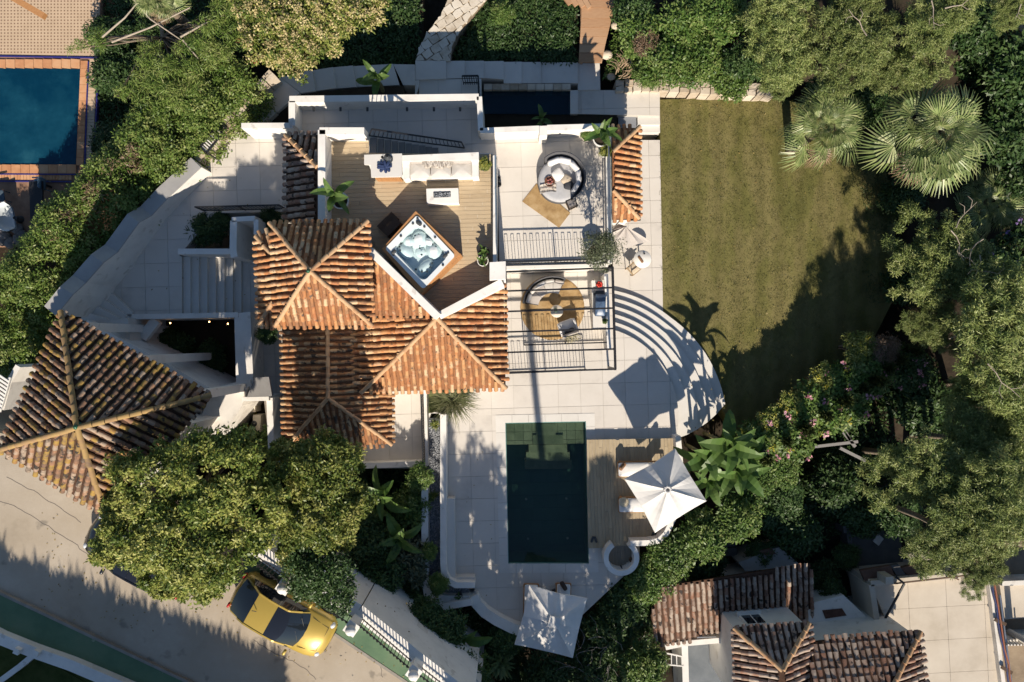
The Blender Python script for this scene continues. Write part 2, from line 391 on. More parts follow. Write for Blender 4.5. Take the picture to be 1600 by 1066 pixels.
# ---- lawn
LAWN = M('lawn_turf', [(.092, .092, .028), (.135, .126, .041), (.178, .152, .062), (.12, .115, .038)], .95, .9, 14, bump=.9, bscale=34, spec=.1, stretch=(1, .45, 1))
_N = LAWN.node_tree.nodes; _L = LAWN.node_tree.links; _b = _N['Principled BSDF']; _src = _b.inputs['Base Color'].links[0].from_socket
_g = _N.new('ShaderNodeNewGeometry'); _w = _N.new('ShaderNodeTexWave'); _w.bands_direction = 'X'; _w.inputs['Scale'].default_value = .36; _w.inputs['Distortion'].default_value = .7; _w.inputs['Detail'].default_value = 2
_L.new(_g.outputs['Position'], _w.inputs['Vector']); _m = _N.new('ShaderNodeMapRange'); _m.inputs[3].default_value = .90; _m.inputs[4].default_value = 1.10; _L.new(_w.outputs['Fac'], _m.inputs[0])
_h = _N.new('ShaderNodeHueSaturation'); _L.new(_src, _h.inputs['Color']); _L.new(_m.outputs[0], _h.inputs['Value']); _L.new(_h.outputs[0], _b.inputs['Base Color'])   # faint mowing bands
lawn_px = [(1031, 156), (1120, 153), (1205, 149), (1290, 175), (1375, 230), (1400, 330), (1395, 470), (1350, 560), (1240, 650), (1160, 690), (1128, 640), (1112, 585), (1075, 522), (1036, 490), (1033.5, 345)]
solid('lawn', lawn_px, LZ, -2.4, LAWN, kind='structure', label='mown lawn of dry olive grass beside the garden path')
# ---- pool terrace, cut round the pool
C0 = (920, 650)
def ring(k, a): return 140 + k * (12 + 2.8 * max(0, (a + 50) / 45.0))
def ang0(k): return -math.degrees(math.acos(38.0 / (140 + 12 * k)))
def ang1(k): return 15 - 20 * k / 5.0
def ringpts(k, n=22, a0=None, a1=None):
    a0 = ang0(k) if a0 is None else a0; a1 = ang1(k) if a1 is None else a1
    out = []
    for i in range(n + 1):
        a = a0 + (a1 - a0) * i / n; r = ring(k, a); out.append((C0[0] + r * math.cos(R(a)), C0[1] + r * math.sin(R(a))))
    return out
pt = paved('pool_terrace', [(690, 560), (785, 560), (785, 428), (958, 424)] + ringpts(0) + [(1056, 686), (930, 687.5), (929, 646), (774, 649), (690, 650)], 0, -2.3, .92, org=(0, 0), label='pale stone terrace round the swimming pool')
TW = paved('terrace_west', [(690, 650), (774, 649), (781, 895.5), (781, 985), (757, 964), (741, 940), (742, 905), (711, 905), (711, 778), (697, 778), (690, 760)], 0, -2.3, .92, org=(0, 0), label='pale stone paving left of the swimming pool')
paved('terrace_south', [(781, 895.5), (935, 894.6), (934.5, 856), (999, 850), (1000, 880), (976, 899), (908, 963), (880, 1002), (815, 1002), (781, 985)], 0, -2.3, .92, org=(0, 0), label='shaded pale stone paving at the foot of the swimming pool')
cop = MB().prism(PZ([(782, 880), (782, 881), (783, 881), (783, 880)], -.05), -.3).build('pool_coping', GROUT, None, 'pale mitred stone rim of the swimming pool', None, None, 'structure')
rgc = random.Random(4)
def along(a, b, c, d, n, piece, mat, par, z, th=.06, gap=.05):
    """quad a-b (outer edge) / d-c (inner edge) cut into n pieces along a-b"""
    for i in range(n):
        t0 = (i + gap / 2) / n; t1 = (i + 1 - gap / 2) / n
        if i == 0: t0 = 0
        if i == n - 1: t1 = 1
        f = lambda p, q, t: (p[0] + (q[0] - p[0]) * t, p[1] + (q[1] - p[1]) * t)
        zz = z + rgc.uniform(-.002, .002)
        def inn(t):          # joints run square across the rim, only the corners are mitred
            if t in (0, 1): return f(d, c, t)
            q = f(a, b, t); ex, ey = c[0] - d[0], c[1] - d[1]; k = ((q[0] - d[0]) * ex + (q[1] - d[1]) * ey) / (ex * ex + ey * ey); return f(d, c, min(1, max(0, k)))
        MB().prism(PZ([f(a, b, t0), f(a, b, t1), inn(t1), inn(t0)], zz), z - th).build(piece, mat, par)
o4 = [(774, 649), (929, 646), (935, 894.6), (781, 895.5)]; i4 = [(789.5, 661), (915.5, 658.5), (920.5, 881), (794, 881)]
along(o4[0], o4[1], i4[1], i4[0], 6, 'coping_slab', COPING, cop, .012, .3, .010)
along(o4[3], o4[0], i4[0], i4[3], 9, 'coping_slab', COPING, cop, .012, .3, .010)
along(o4[2], o4[3], i4[3], i4[2], 6, 'coping_slab', COPING, cop, .012, .3, .010)
along((929, 646), (930, 687), (916.2, 687), (915.5, 658.5), 2, 'coping_slab', COPING, cop, .012, .3, .010)
along((934.5, 856), (935, 894.6), (920.5, 881), (920, 856), 2, 'coping_slab', COPING, cop, .012, .3, .010)
# ---- swimming pool basin, steps, water
POOLT = M('green_slate_tile', [(.14, .165, .115), (.24, .25, .18), (.36, .36, .27), (.17, .20, .15)], .5, 2.6, 5, rand=.5, spec=.3)
POOLD = M('deep_pool_tile', [(.06, .165, .155), (.105, .225, .205), (.08, .19, .18)], .5, 1.2, 5, rand=.55, spec=.3)
basin = solid('swimming_pool', [(a, b) for a, b in i4], -1.75, -2.3, POOLD, kind='structure', label='rectangular swimming pool lined with dark green slate')
bw = MB(); w4 = [P(a, b, 0) for a, b in i4]
for i in range(4):
    a, b = w4[i], w4[(i + 1) % 4]; inw = (sum(w4, Vector()) / 4 - (a + b) / 2).normalized() * .03
    bw.prism([(a.x, a.y, -.02), (b.x, b.y, -.02), (b.x + inw.x, b.y + inw.y, -.02), (a.x + inw.x, a.y + inw.y, -.02)], -1.8)
bw.build('basin_wall', POOLD, basin)
for c in cells([(p.x, p.y) for p in PZ([(790.5, 662), (914.6, 659.5), (915.4, 693), (791.2, 695)], -.42)], .36, .36, R(1.3), .012):
    MB().prism([(q[0], q[1], -.42 + rgc.uniform(-.004, .004)) for q in c], -1.7).build('ledge_tile', POOLT, basin)
for c in cells([(p.x, p.y) for p in PZ([(792, 696), (915, 693), (919, 879), (795.5, 879)], -1.74)], .55, .55, R(1.3), .014):
    MB().prism([(q[0], q[1], -1.735 + rgc.uniform(-.003, .003)) for q in c], -1.78).build('floor_tile', POOLD, basin)
for k, (x0, x1, y0, y1, z) in enumerate([(838, 868, 662, 680, -.25), (832, 880, 680, 694, -.36), (826, 886, 695, 707, -.72), (822, 890, 707, 720, -1.0), (820, 893, 720, 733, -1.25)]):
    solid('pool_step', [(x0, y0), (x1, y0 - .5), (x1 + .3, y1), (x0 + .3, y1)], z, -1.72, POOLT, basin)
for x, y in ((821, 717), (884, 717), (822, 780), (885, 779), (825, 842), (887, 841), (856, 868)):
    pl = P(x, y, -1.72 if y > 735 else -1.70)
    MB().lathe(pl, [(.001, .03), (.05, .03), (.055, .0)], 10).build('pool_light', FABW, basin)
solid('pool_water', [(a, b) for a, b in i4], -.10, -.13, WATER('pool_water', (.66, .72, .68), wave=.10, wscale=2.2), kind='structure', label='still dark green water of the swimming pool')
# ---- raised timber-look deck by the pool
deck_px = [(917, 687.5), (1056, 685), (1061, 720), (1060, 795), (1038, 834), (1027, 845), (998, 850), (957, 852), (946, 856), (920, 857)]
dk = solid('pool_deck', deck_px, .26, -2.3, GROUT, kind='structure', label='raised oak plank deck right of the swimming pool')
def planks(name, pts, z, wid, length, rot, mat, parent, th=.03, stag=.37):
    mb = MB(); rg = random.Random(int(wid * 1000))
    for c in cells([(p.x, p.y) for p in PZ(pts, z)], length, wid, rot, .009, stag):
        mb.prism([(q[0], q[1], z + rg.uniform(-.0015, .0015)) for q in c], z - th)
    return mb.build(name, mat, parent, kind='stuff')
planks('deck_plank', deck_px, .285, .14, 1.9, R(92), M('deck_board', [(.30, .235, .15), (.40, .32, .21), (.45, .37, .25)], .75, 2.2, 6, rand=.35, stretch=(7, 1, 1), spec=.2), dk)
# ---- curved steps down to the lawn
cs = solid('curved_steps', ringpts(0.0, 22) + [(1040, 690)], -.2, -2.3, WHITE, kind='structure', label='fan of curved white steps from the pool terrace down to the lawn')
for k in range(5):
    a = ringpts(k, 26); b = ringpts(k + 1, 26); z = -.15 * (k + 1)
    mb = MB()
    for i in range(26): mb.prism(PZ([a[i], a[i + 1], b[i + 1], b[i]], z), -2.3)
    mb.build('step', COPING, cs)
# ---- garden path, landing and steps
paved('garden_path', [(957, 345), (1001, 345), (1001, 219), (1031, 219), (1033.5, 345), (1036, 488)] + list(reversed(ringpts(5, 12, ang0(5), -56))), LZ, -2.4, .95, org=(4, 4), label='long pale paved path along the lawn')
ld = paved('garden_landing', [(903, 141), (965, 141), (966, 143), (1031, 144), (1031, 181), (903, 178)], -.45, -2.3, .95, org=(4, 4), label='pale paved landing at the head of the garden path')
for y0, y1, z in ((181, 195, -.6), (195, 207, -.75)):
    solid('step', [(996, y0), (1031, y0), (1031.5, y1), (996.5, y1)], z, -2.3, COPING, ld)
solid('gravel_bed', [(966, 181), (994, 181), (995, 219), (966, 219)], -.7, -2.3, PEBBLE, kind='structure', label='small bed of grey pebbles beside the garden steps')
# ---- stepped stone walk along the north side
nw = solid('north_walk', [(640, 105), (655, 105), (655, 132), (640, 132)], .2, -2.3, GROUT, kind='structure', label='stepped stone walk curving along the north garden')
SL = [[(377, 176), (389, 167), (408.5, 192.5), (390, 192.5)], [(389.5, 169), (396.6, 160), (418.5, 184), (409, 193)], [(398, 159.5), (406.5, 153), (432, 176), (420, 187)],
      [(408, 152), (437.4, 121), (468.4, 145), (433, 175.5)], [(438, 121), (488, 109), (493, 142), (470, 145.6)], [(489, 110), (520, 105), (525, 138), (494, 142)],
      [(520.5, 105.5), (551, 102.5), (557, 136), (526, 138.5)], [(552, 103.5), (614, 100), (624, 133), (558, 136)], [(614.5, 100.5), (648, 101), (648.5, 133), (630, 133)],
      [(649, 95), (697, 95), (697, 123), (649, 125)], [(697, 95.5), (726, 95), (726, 122), (697, 123)], [(726, 95.5), (756, 95), (756, 122), (726, 122)], [(756, 96), (787, 95.5), (787, 124), (756, 122)],
      [(787, 97), (815, 96.5), (815, 130), (787, 130)], [(815, 97), (845, 97), (845, 130), (815, 130)], [(845, 97.5), (903, 97.5), (903, 130), (845, 130)], [(903, 99), (937, 99), (938, 140), (903, 141)]]
for i, s in enumerate(SL):
    z = 1.25 - .1 * i
    solid('step', s, z, -2.3, PAVE, nw)
solid('step', [(648.5, 126), (655, 125), (655, 133), (648.5, 151)], .38, -2.3, PAVE, nw)
paved('walk_landing', [(655, 125), (752, 123), (752, 152), (655, 153)], .25, -2.3, .95, org=(-3, 10), label='shaded paved landing between the white parapet and the stone walk')
# reflecting pool in the shade
pb = solid('plunge_pool', [(755, 140), (892, 140), (892, 179), (756, 181)], -.9, -2.3, POOLD, kind='structure', label='narrow dark plunge pool in the shade of the north walk')
MB().prism(PZ([(756, 140.5), (891, 140.5), (891, 178), (757, 178)], -.35), -.38).build('plunge_water', WATER('plunge_water', (.35, .55, .65), wave=.1), pb)
solid('ledge', [(891, 141), (903, 141), (903, 178), (891, 178)], -.3, -2.3, PAVE, pb)
for i in range(10):
    x0 = 756 + i * 13.6
    MB().prism(PZ([(x0, 131), (x0 + 13, 131), (x0 + 13, 140), (x0, 140)], -.15 + rgc.uniform(-.03, .03)), -1.0).build('stone', STONE, pb)
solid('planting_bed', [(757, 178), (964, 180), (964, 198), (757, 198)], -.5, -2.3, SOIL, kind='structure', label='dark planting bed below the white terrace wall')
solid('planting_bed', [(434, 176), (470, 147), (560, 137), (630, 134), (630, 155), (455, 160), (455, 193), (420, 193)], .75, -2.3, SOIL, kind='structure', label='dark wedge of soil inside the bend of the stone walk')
# crazy-paved path at the top edge
def stonepath(name, px, z, size, label, parent=None, mat=None, h=.04):
    s = solid(name, px, z - .05, -2.4, DRYSOIL, kind='structure', label=label) if parent is None else parent
    rg = random.Random(len(px) * 13 + 5)
    for c in cells([(p.x, p.y) for p in PZ(px, z)], size, size * .85, R(34), .02, .43):
        cx = sum(q[0] for q in c) / len(c); cy = sum(q[1] for q in c) / len(c)
        pts = []
        for i, q in enumerate(c):
            n = c[(i + 1) % len(c)]
            pts.append((q[0] + rg.uniform(-.3, .3) * size * .35, q[1] + rg.uniform(-.3, .3) * size * .35)); pts.append(((q[0] + n[0]) / 2 + rg.uniform(-.1, .1) * size * .4, (q[1] + n[1]) / 2 + rg.uniform(-.1, .1) * size * .4))
        pts = [(cx + (a - cx) * .97, cy + (b - cy) * .97, z + rg.uniform(-.02, h)) for a, b in pts]
        zt = sum(p[2] for p in pts) / len(pts)
        MB().prism([(a, b, zt) for a, b, _ in pts], z - .12).build('stone', mat or STONE, s)
    return s
PALESTONE = M('pale_crazy_paving', [(.34, .27, .19), (.60, .53, .43), (.70, .64, .55)], .9, 3.5, 7, rand=.45, bump=.4, bscale=18, spec=.15)
stonepath('stone_path', [(650, 95), (655, 75), (668, 50), (688, 24), (706, -12), (768, -12), (738, 22), (716, 52), (706, 74), (703, 95)], .35, .40, 'pale crazy-paved path coming down from the top edge', mat=PALESTONE)
# ---- upper terrace and walkway beside the roof deck
paved('upper_terrace', [(776, 211), (949, 207), (951, 413), (790, 416), (780, 416)], ZU, .3, .95, org=(.5, 2), label='sunny pale paved upper terrace with the round daybed')
paved('north_walkway', [(462, 168), (748, 165), (753, 206), (776, 211), (778, 242), (700, 260), (505, 225), (462, 225)], ZU, .3, .95, org=(.5, 2), label='shaded paved walkway behind the roof deck')
# ---- entrance plaza, steps, sunken court
ZP = 1.2
plaza = paved('entrance_plaza', [(338, 207), (452, 205), (452, 331), (335, 333), (291, 386), (280, 400), (284, 401), (284, 491), (205, 493), (166, 450), (300, 292), (312, 262)], ZP, -2.2, .93, org=(-9, 6), label='pale paved entrance plaza left of the villa')
for i in range(8):
    x0 = 284 + 13.3 * i; z = ZP - .15 * (i + 1)
    solid('step', [(x0, 401), (x0 + 13.3, 401), (x0 + 13.3, 490), (x0, 491)], z, -2.2, COPING, plaza)
for i in range(4):
    d = (-10.5 * i, 12.5 * i); z = ZP + .15 * (i + 1)
    solid('step', [(166 + d[0], 450 + d[1]), (207 + d[0], 488 + d[1] * .35), (205 + d[0] * .9, 497 + d[1] * .35), (155.5 + d[0], 462.5 + d[1])], z, -2.2, COPING, plaza)
solid('low_landing', [(118, 504), (200, 497), (205, 545), (120, 540)], ZP + .75, -2.2, PAVE, plaza)
# side yard between the gatehouse wing and the villa
paved('side_yard', [(389, 402), (402, 402), (405, 505), (440, 505), (446, 700), (424, 722), (410, 605), (372, 600), (380, 500)], 0, -2.2, .93, org=(-9, 6), label='narrow paved side yard along the west roofs')
solid('sunken_court', [(196, 503), (372, 498), (372, 612), (330, 608)], -1.1, -2.2, SOIL, kind='structure', label='dark sunken planted court beside the gatehouse')
# ---- street with kerbs and green painted pavements
street = solid('street', [(-120, 650), (60, 690), (200, 800), (380, 905), (515, 985), (640, 1068), (820, 1190), (520, 1240), (300, 1068), (0, 926), (-140, 858)], ZS, -2.3, ASPHALT, kind='structure', label='worn pale concrete street at the bottom left')
solid('street_pavement', [(-140, 861), (0, 929), (300, 1071), (520, 1243), (380, 1260), (180, 1076), (0, 1000), (-150, 945)], ZS + .12, -2.3, GREENP, kind='structure', label='shaded green painted pavement along the garden wall')
solid('street_pavement', [(380, 868), (405, 872), (545, 950), (724, 1072), (640, 1072), (515, 987), (455, 950), (380, 907)], ZS + .13, -2.3, GREENP, kind='structure', label='green painted pavement under the iron fence')
kb = MB()
wallmb(kb, [(-140, 859.5), (0, 927.5), (300, 1069.5), (520, 1241)], .10, ZS + .135, ZS - .1); wallmb(kb, [(455, 951.5), (515, 986), (640, 1070), (720, 1125)], .10, ZS + .145, ZS - .1)
kb.build('kerb', M('kerb', [(.22, .20, .17), (.32, .29, .25)], .9, 3), None, 'thin grey kerb lines along the street', None, None, 'structure')
crk = MB()   # tar-sealed cracks in the concrete
rg = random.Random(8)
for path in ([(0, 782), (40, 800), (95, 835), (120, 852), (150, 880), (190, 900)], [(10, 745), (60, 772), (110, 805), (130, 818)], [(560, 1000), (590, 1030), (600, 1066)], [(395, 1000), (430, 1022), (470, 1040), (500, 1066)]):
    q = []
    for i in range(len(path) - 1):
        for k in range(6):
            t = k / 6; q.append((path[i][0] + (path[i + 1][0] - path[i][0]) * t + rg.uniform(-1.5, 1.5), path[i][1] + (path[i + 1][1] - path[i][1]) * t + rg.uniform(-1.5, 1.5)))
    wallmb(crk, q, .02, ZS + .004, ZS - .02)
crk.build('tar_seam', M('tar_seam', (.15, .13, .11), .9), street)
# ---- neighbour's pool terrace in the top left corner
NZ = -.4
BRICKP = M('perforated_paving', [(.46, .34, .23), (.56, .42, .29)], .85, 2, rand=.3, spec=.15)
npv = solid('neighbour_terrace', [(-120, -60), (158, -60), (156, 90), (146, 262), (112, 372), (-120, 380)], NZ, -2.3, M('brick_ground', [(.20, .11, .07), (.32, .19, .12)], .9, 3), kind='structure', label='terracotta pool terrace of the neighbour in the top left corner')
solid('paving_field', [(-120, -60), (157, -60), (154, 88), (-120, 84)], NZ + .02, NZ - .1, BRICKP, npv)
dots = MB()
for iy in range(17):
    for ix in range(30):
        c = P(2 + ix * 5.2 - (iy % 2) * .2, 2 + iy * 5.0, NZ + .024); dots.box((c.x, c.y, NZ + .018), (.055, .055, .016))
dots.build('drain_hole', M('moss_joint', (.22, .14, .09), .95), npv, kind='stuff')
BRK = M('terracotta_coping', [(.40, .17, .08), (.55, .28, .14), (.62, .38, .22)], .8, 3, rand=.5, spec=.15)
for i in range(14):
    x0 = 125 - (i + 1) * 14.5
    MB().prism(PZ([(x0, 92 + .1 * i), (x0 + 14, 93 - .0 * i), (x0 + 14, 107), (x0, 105)], NZ + .05), NZ - .3).build('coping_brick', BRK, npv)
    MB().prism(PZ([(x0 - 6, 257), (x0 + 8, 257.5), (x0 + 8, 271), (x0 - 6, 271)], NZ + .05), NZ - .3).build('coping_brick', BRK, npv)
for i in range(13):
    y0 = 95 + i * 12.6
    MB().prism(PZ([(126 - i * .55, y0), (137 - i * .55, y0), (136.5 - i * .55, y0 + 12.1), (125.5 - i * .55, y0 + 12.1)], NZ + .05), NZ - .3).build('coping_brick', BRK, npv)
for i in range(34):
    y0 = 92 + i * 5.0
    MB().prism(PZ([(140 - i * .22, y0), (151 - i * .2, y0), (151 - i * .2, y0 + 4.6), (140 - i * .22, y0 + 4.6)], NZ + .03), NZ - .1).build('edge_brick', BRICKP, npv)
for i in range(46):
    MB().prism(PZ([(-118 + i * 5, 272), (-113.4 + i * 5, 272), (-113.4 + i * 5, 281), (-118 + i * 5, 281)], NZ + .03), NZ - .1).build('edge_brick', BRK, npv)
BL = M('blue_tile_line', (.03, .03, .16), .4)
for a, b in (([(-120, 85.5), (153, 90)]), ([(137.8, 96), (132, 262)]), ([(-120, 271.5), (118, 272.5)]), ([(-120, 282), (112, 284)]), ([(153.5, 92), (146.5, 262)])): wall('tile_line', [a, b], .05, NZ + .06, NZ - .1, BL, npv)
nbp = [(-120, 105), (126, 108), (118, 257), (-120, 256)]
nb = solid('neighbour_pool', nbp, NZ + .004, NZ - .1, M('neighbour_pool_floor', [(.03, .20, .32), (.04, .25, .38), (.22, .46, .56), (.80, .88, .88)], .5, .30, 6), npv)  # palest tones paint in the reflections and bubbles of the water
solid('neighbour_pool_water', nbp, NZ + .03, NZ + .008, WATER('neighbour_water', (.42, .60, .65), wave=.3, wscale=1.2), kind='structure', label='blue water of the neighbouring pool')
# small side lawns and courts at the bottom left beyond the wall
DGRASS = M('dark_turf', [(.03, .045, .012), (.06, .075, .022), (.08, .085, .03)], .95, 2.5, 8, bump=.8, bscale=40, spec=.1)
for q, l in (([(-200, 940), (-60, 966), (0, 990), (60, 1018), (190, 1078), (260, 1120), (-200, 1130)], 'dark turf under the low white walls in the bottom left corner'), ([(-60, 985), (-60, 1040), (0, 1030), (25, 1020), (10, 1006), (-10, 995)], 'dark grass plot left of the low white wall'), ([(8, 1066), (52, 1024), (70, 1030), (135, 1068), (150, 1100), (-10, 1100)], 'dark grass plot at the bottom edge between low white walls')):
    solid('grass_plot', q, ZS + (.02 if 'under' in l else .05), -2.3, DGRASS, kind='structure', label=l)
# ================================================================== roofs of barrel tiles
def tile_mesh(name, w_, l_, mat, n=6, narrow=.78, th=.014):
    mb = MB(); vs = []
    for y, r, lift in ((-l_ / 2, w_ / 2 * narrow, 0.0), (l_ / 2, w_ / 2, .032)):
        for i in range(n + 1):
            a = math.pi * i / n; vs.append((math.cos(a) * r, y, math.sin(a) * r * 1.0 + lift))
    for i in range(n + 1):
        a = math.pi * i / n; vs.append((math.cos(a) * (w_ / 2 - th), l_ / 2, math.sin(a) * (w_ / 2 - th) * .82 + .012))
    k = n + 1
    mb.add(vs, [[i + 1, i, k + i, k + i + 1] for i in range(n)], 0, True)
    mb.add(vs, [[k + i + 1, k + i, 2 * k + i, 2 * k + i + 1] for i in range(n)])
    mb.add([vs[2 * k + i] for i in range(k)], [list(range(k))[::-1]])
    return mb.mesh(name, (0, 0, 0), [mat])
def plane_of(poly):
    n = Vector((0, 0, 0)); m = len(poly)
    for i in range(m):
        a, b = poly[i], poly[(i + 1) % m]
        n += Vector(((a.y - b.y) * (a.z + b.z), (a.z - b.z) * (a.x + b.x), (a.x - b.x) * (a.y + b.y)))
    n.normalize()
    if n.z < 0: n = -n
    return sum(poly, Vector()) / m, n
def roof(parent, faces, hips, pitch, course, tw, mat, capmat, maxparts, seed=1, over=.03, tl=None, name='roof', under=None):
    """faces: polygons of (px,py,z). Builds the sheathing, every barrel tile, and the ridge caps"""
    rg = random.Random(seed); base = MB(); items = []
    for f in faces:
        q = [P(*p) for p in f]; c, n = plane_of(q)
        down = (Vector((n.x, n.y, 0)) - n * n.dot(Vector((n.x, n.y, 0)))).normalized(); u = down.cross(n).normalized()
        base.prism([tuple(p) for p in q], (.13,))
        loc = [((p - c).dot(u), (p - c).dot(down)) for p in q]
        u0 = min(a for a, b in loc); u1 = max(a for a, b in loc); v0 = min(b for a, b in loc); v1 = max(b for a, b in loc)
        nu = max(1, round((u1 - u0) / pitch)); pu = (u1 - u0) / nu
        for i in range(nu):
            uu = u0 + (i + .5) * pu; k = 0
            # this column's own span: start at its eave end
            vv = v1 - course * .42
            while vv > v0 - course:
                if inside(loc, (uu, vv)) or inside(loc, (uu, vv + course * .3)) and inside(loc, (uu, vv - course * .05)):
                    pos = c + u * (uu + rg.gauss(0, .009)) + down * (vv + rg.gauss(0, .018) + over) + n * .012
                    rot = rg.gauss(0, .035)
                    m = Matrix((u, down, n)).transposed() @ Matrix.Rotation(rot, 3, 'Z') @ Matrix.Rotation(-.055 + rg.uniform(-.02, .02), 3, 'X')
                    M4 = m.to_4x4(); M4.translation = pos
                    items.append((pos.z, M4))
                vv -= course
    r = base.build(name, under or (UNDER if mat is TERRA else UNDERD), parent); off = wloc(r)
    me = tile_mesh('roof_tile', tw, (tl or course * 1.22), mat)
    items.sort(key=lambda t: -t[0])
    ninst = min(maxparts, len(items))
    for z, m in items[:ninst]:
        mm = m.copy(); mm.translation = m.translation - off; obj('roof_tile', me, r, mtx=mm)
    rest = items[ninst:]
    if rest:
        tv = np.array([v.co[:] for v in me.vertices]); fl = [list(p.vertices) for p in me.polygons]
        V = []; F = []; S = []
        for k, (z, m) in enumerate(rest):
            A = np.array(m.to_3x3()); V.append(tv @ A.T + np.array(m.translation - off)); b = k * len(tv)
            F += [[b + i for i in f] for f in fl]; S += [p.use_smooth for p in me.polygons]
        m2 = bpy.data.meshes.new('roof_tiles'); m2.from_pydata(np.concatenate(V).tolist(), [], F); m2.materials.append(mat)
        m2.polygons.foreach_set('use_smooth', S); m2.update()
        obj('roof_tiles', m2, r)['kind'] = 'stuff'
    cap = tile_mesh('ridge_tile', tw * 1.08, .40, capmat, 6, .85)
    for a, b in hips:
        a = P(*a); b = P(*b); d = b - a; n = max(1, int(d.length / .34)); d.normalize()
        side = d.cross(Vector((0, 0, 1))).normalized(); up = side.cross(d).normalized()
        for i in range(n):
            pos = a + (b - a) * ((i + .5) / n) + up * (.035 + rg.uniform(-.006, .006)) + side * rg.uniform(-.01, .01)
            m = Matrix((side, d, up)).transposed().to_4x4(); m.translation = pos - off; obj('ridge_tile', cap, r, mtx=m)
    return r, len(items)
# ================================================================== the villa
villa = thing('villa', 'white villa with several hipped orange barrel tile roofs and a roof deck', 'house', (-4, 2, 0))
rA = [(485, 424, 6.35)]
A_ = (485, 424, 6.35)
roof(villa, [[A_, (423, 350, 5.2), (574, 347, 5.2)], [A_, (574, 347, 5.2), (581, 508, 5.2)], [A_, (581, 508, 5.2), (430, 510, 5.2)],
             [A_, (430, 510, 5.2), (427, 472, 5.1), (404, 508, 4.75), (400, 369, 4.75), (425, 398, 5.1), (423, 350, 5.2)],
             [(400, 369, 4.75), (425, 398, 5.1), (423, 360, 4.75)], [(427, 472, 5.1), (430, 510, 4.75), (405, 508, 4.75)]],
     [(A_, (423, 350, 5.2)), (A_, (574, 347, 5.2)), (A_, (581, 508, 5.2)), (A_, (430, 510, 5.2)), ((425, 398, 5.1), (400, 369, 4.75)), ((427, 472, 5.1), (405, 508, 4.75))],
     .222, .30, .150, TERRA, MORTAR, 150, 2)
B_ = (683, 498, 4.0)
roof(villa, [[B_, (790, 606, 2.75), (566, 613, 2.75)], [B_, (787, 441, 2.75), (790, 606, 2.75)], [B_, (566, 613, 2.75), (555, 601, 2.7), (556, 498, 2.7)]],
     [(B_, (566, 613, 2.75)), (B_, (790, 606, 2.75))], .232, .33, .158, TERRA, MORTAR, 110, 3)
roof(villa, [[(578, 392, 4.75), (673, 493, 4.03), (579, 494, 4.03)]], [], .232, .33, .158, TERRA, MORTAR, 40, 4)
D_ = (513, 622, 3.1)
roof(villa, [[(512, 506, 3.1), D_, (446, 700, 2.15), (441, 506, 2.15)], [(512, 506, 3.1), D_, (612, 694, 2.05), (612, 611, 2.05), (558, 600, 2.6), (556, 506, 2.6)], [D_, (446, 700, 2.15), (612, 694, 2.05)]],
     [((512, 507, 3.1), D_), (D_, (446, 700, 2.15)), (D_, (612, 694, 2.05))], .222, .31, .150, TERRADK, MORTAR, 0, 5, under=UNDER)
roof(villa, [[(447, 211, 3.0), (497, 211, 3.0), (497, 262, 3.9)], [(447, 212, 3.0), (497, 262, 3.9), (497, 348, 3.9), (447, 345, 3.0)]], [((447, 212, 3.0), (497, 262, 3.9))], .235, .32, .175, TERRAGREY, MORTAR, 0, 6)
roof(villa, [[(957, 238, 2.3), (998, 200, 1.6), (998, 340, 1.6), (957, 297, 2.3)], [(957, 297, 2.3), (998, 341, 1.6), (957, 343, 1.6)], [(957, 238, 2.3), (998, 200, 1.6), (957, 200, 1.6)]],
     [((957, 238, 2.3), (998, 200, 1.6)), ((957, 297, 2.3), (998, 341, 1.6))], .24, .32, .160, TERRA, MORTAR, 0, 7)
# green glazed finial on the tallest roof
f = P(483, 424, 6.35); MB().lathe((f.x, f.y, f.z), [(.001, .16), (.05, .13), (.075, .08), (.05, .0), (.12, -.02)], 10).build('finial', M('green_glaze', (.02, .10, .05), .3), villa)
# bodies under the roofs
MB().prism(PZ([(434, 364), (566, 357), (571, 498), (438, 500)], 5.08), -.2).build('wall', WHITE, villa); MB().prism(PZ([(408, 376), (440, 376), (440, 500), (410, 500)], 4.6), -.2).build('wall', WHITE, villa)
MB().prism(PZ([(578, 496), (770, 450), (776, 594), (574, 598)], 2.62), -.2).build('wall', WHITE, villa)
MB().prism(PZ([(580, 400), (668, 490), (582, 490)], 4.0), -.2).build('wall', WHITE, villa)
MB().prism(PZ([(452, 508), (600, 508), (600, 682), (456, 688)], 1.95), -.2).build('wall', WHITE, villa)
MB().prism(PZ([(457, 220), (497, 220), (497, 347), (457, 347)], 2.85), -.2).build('wall', WHITE, villa)
MB().prism(PZ([(958, 208), (990, 208), (990, 336), (958, 336)], 1.5), -1.2).build('wall', WHITE, villa)
# roof deck
deck = solid('roof_deck', [(510, 212), (577, 212), (577, 240), (770, 240), (771, 412), (785, 437), (684, 489), (578, 392), (578, 347), (510, 347)], ZD - .03, .2, WHITE, villa)
planks('deck_plank', [(511, 213), (576.5, 213), (576.5, 239), (770, 241), (770, 412), (784, 437), (684, 488), (580, 392), (578, 347), (511, 347)], ZD, .15, 1.7, R(1.5), DECK, deck)
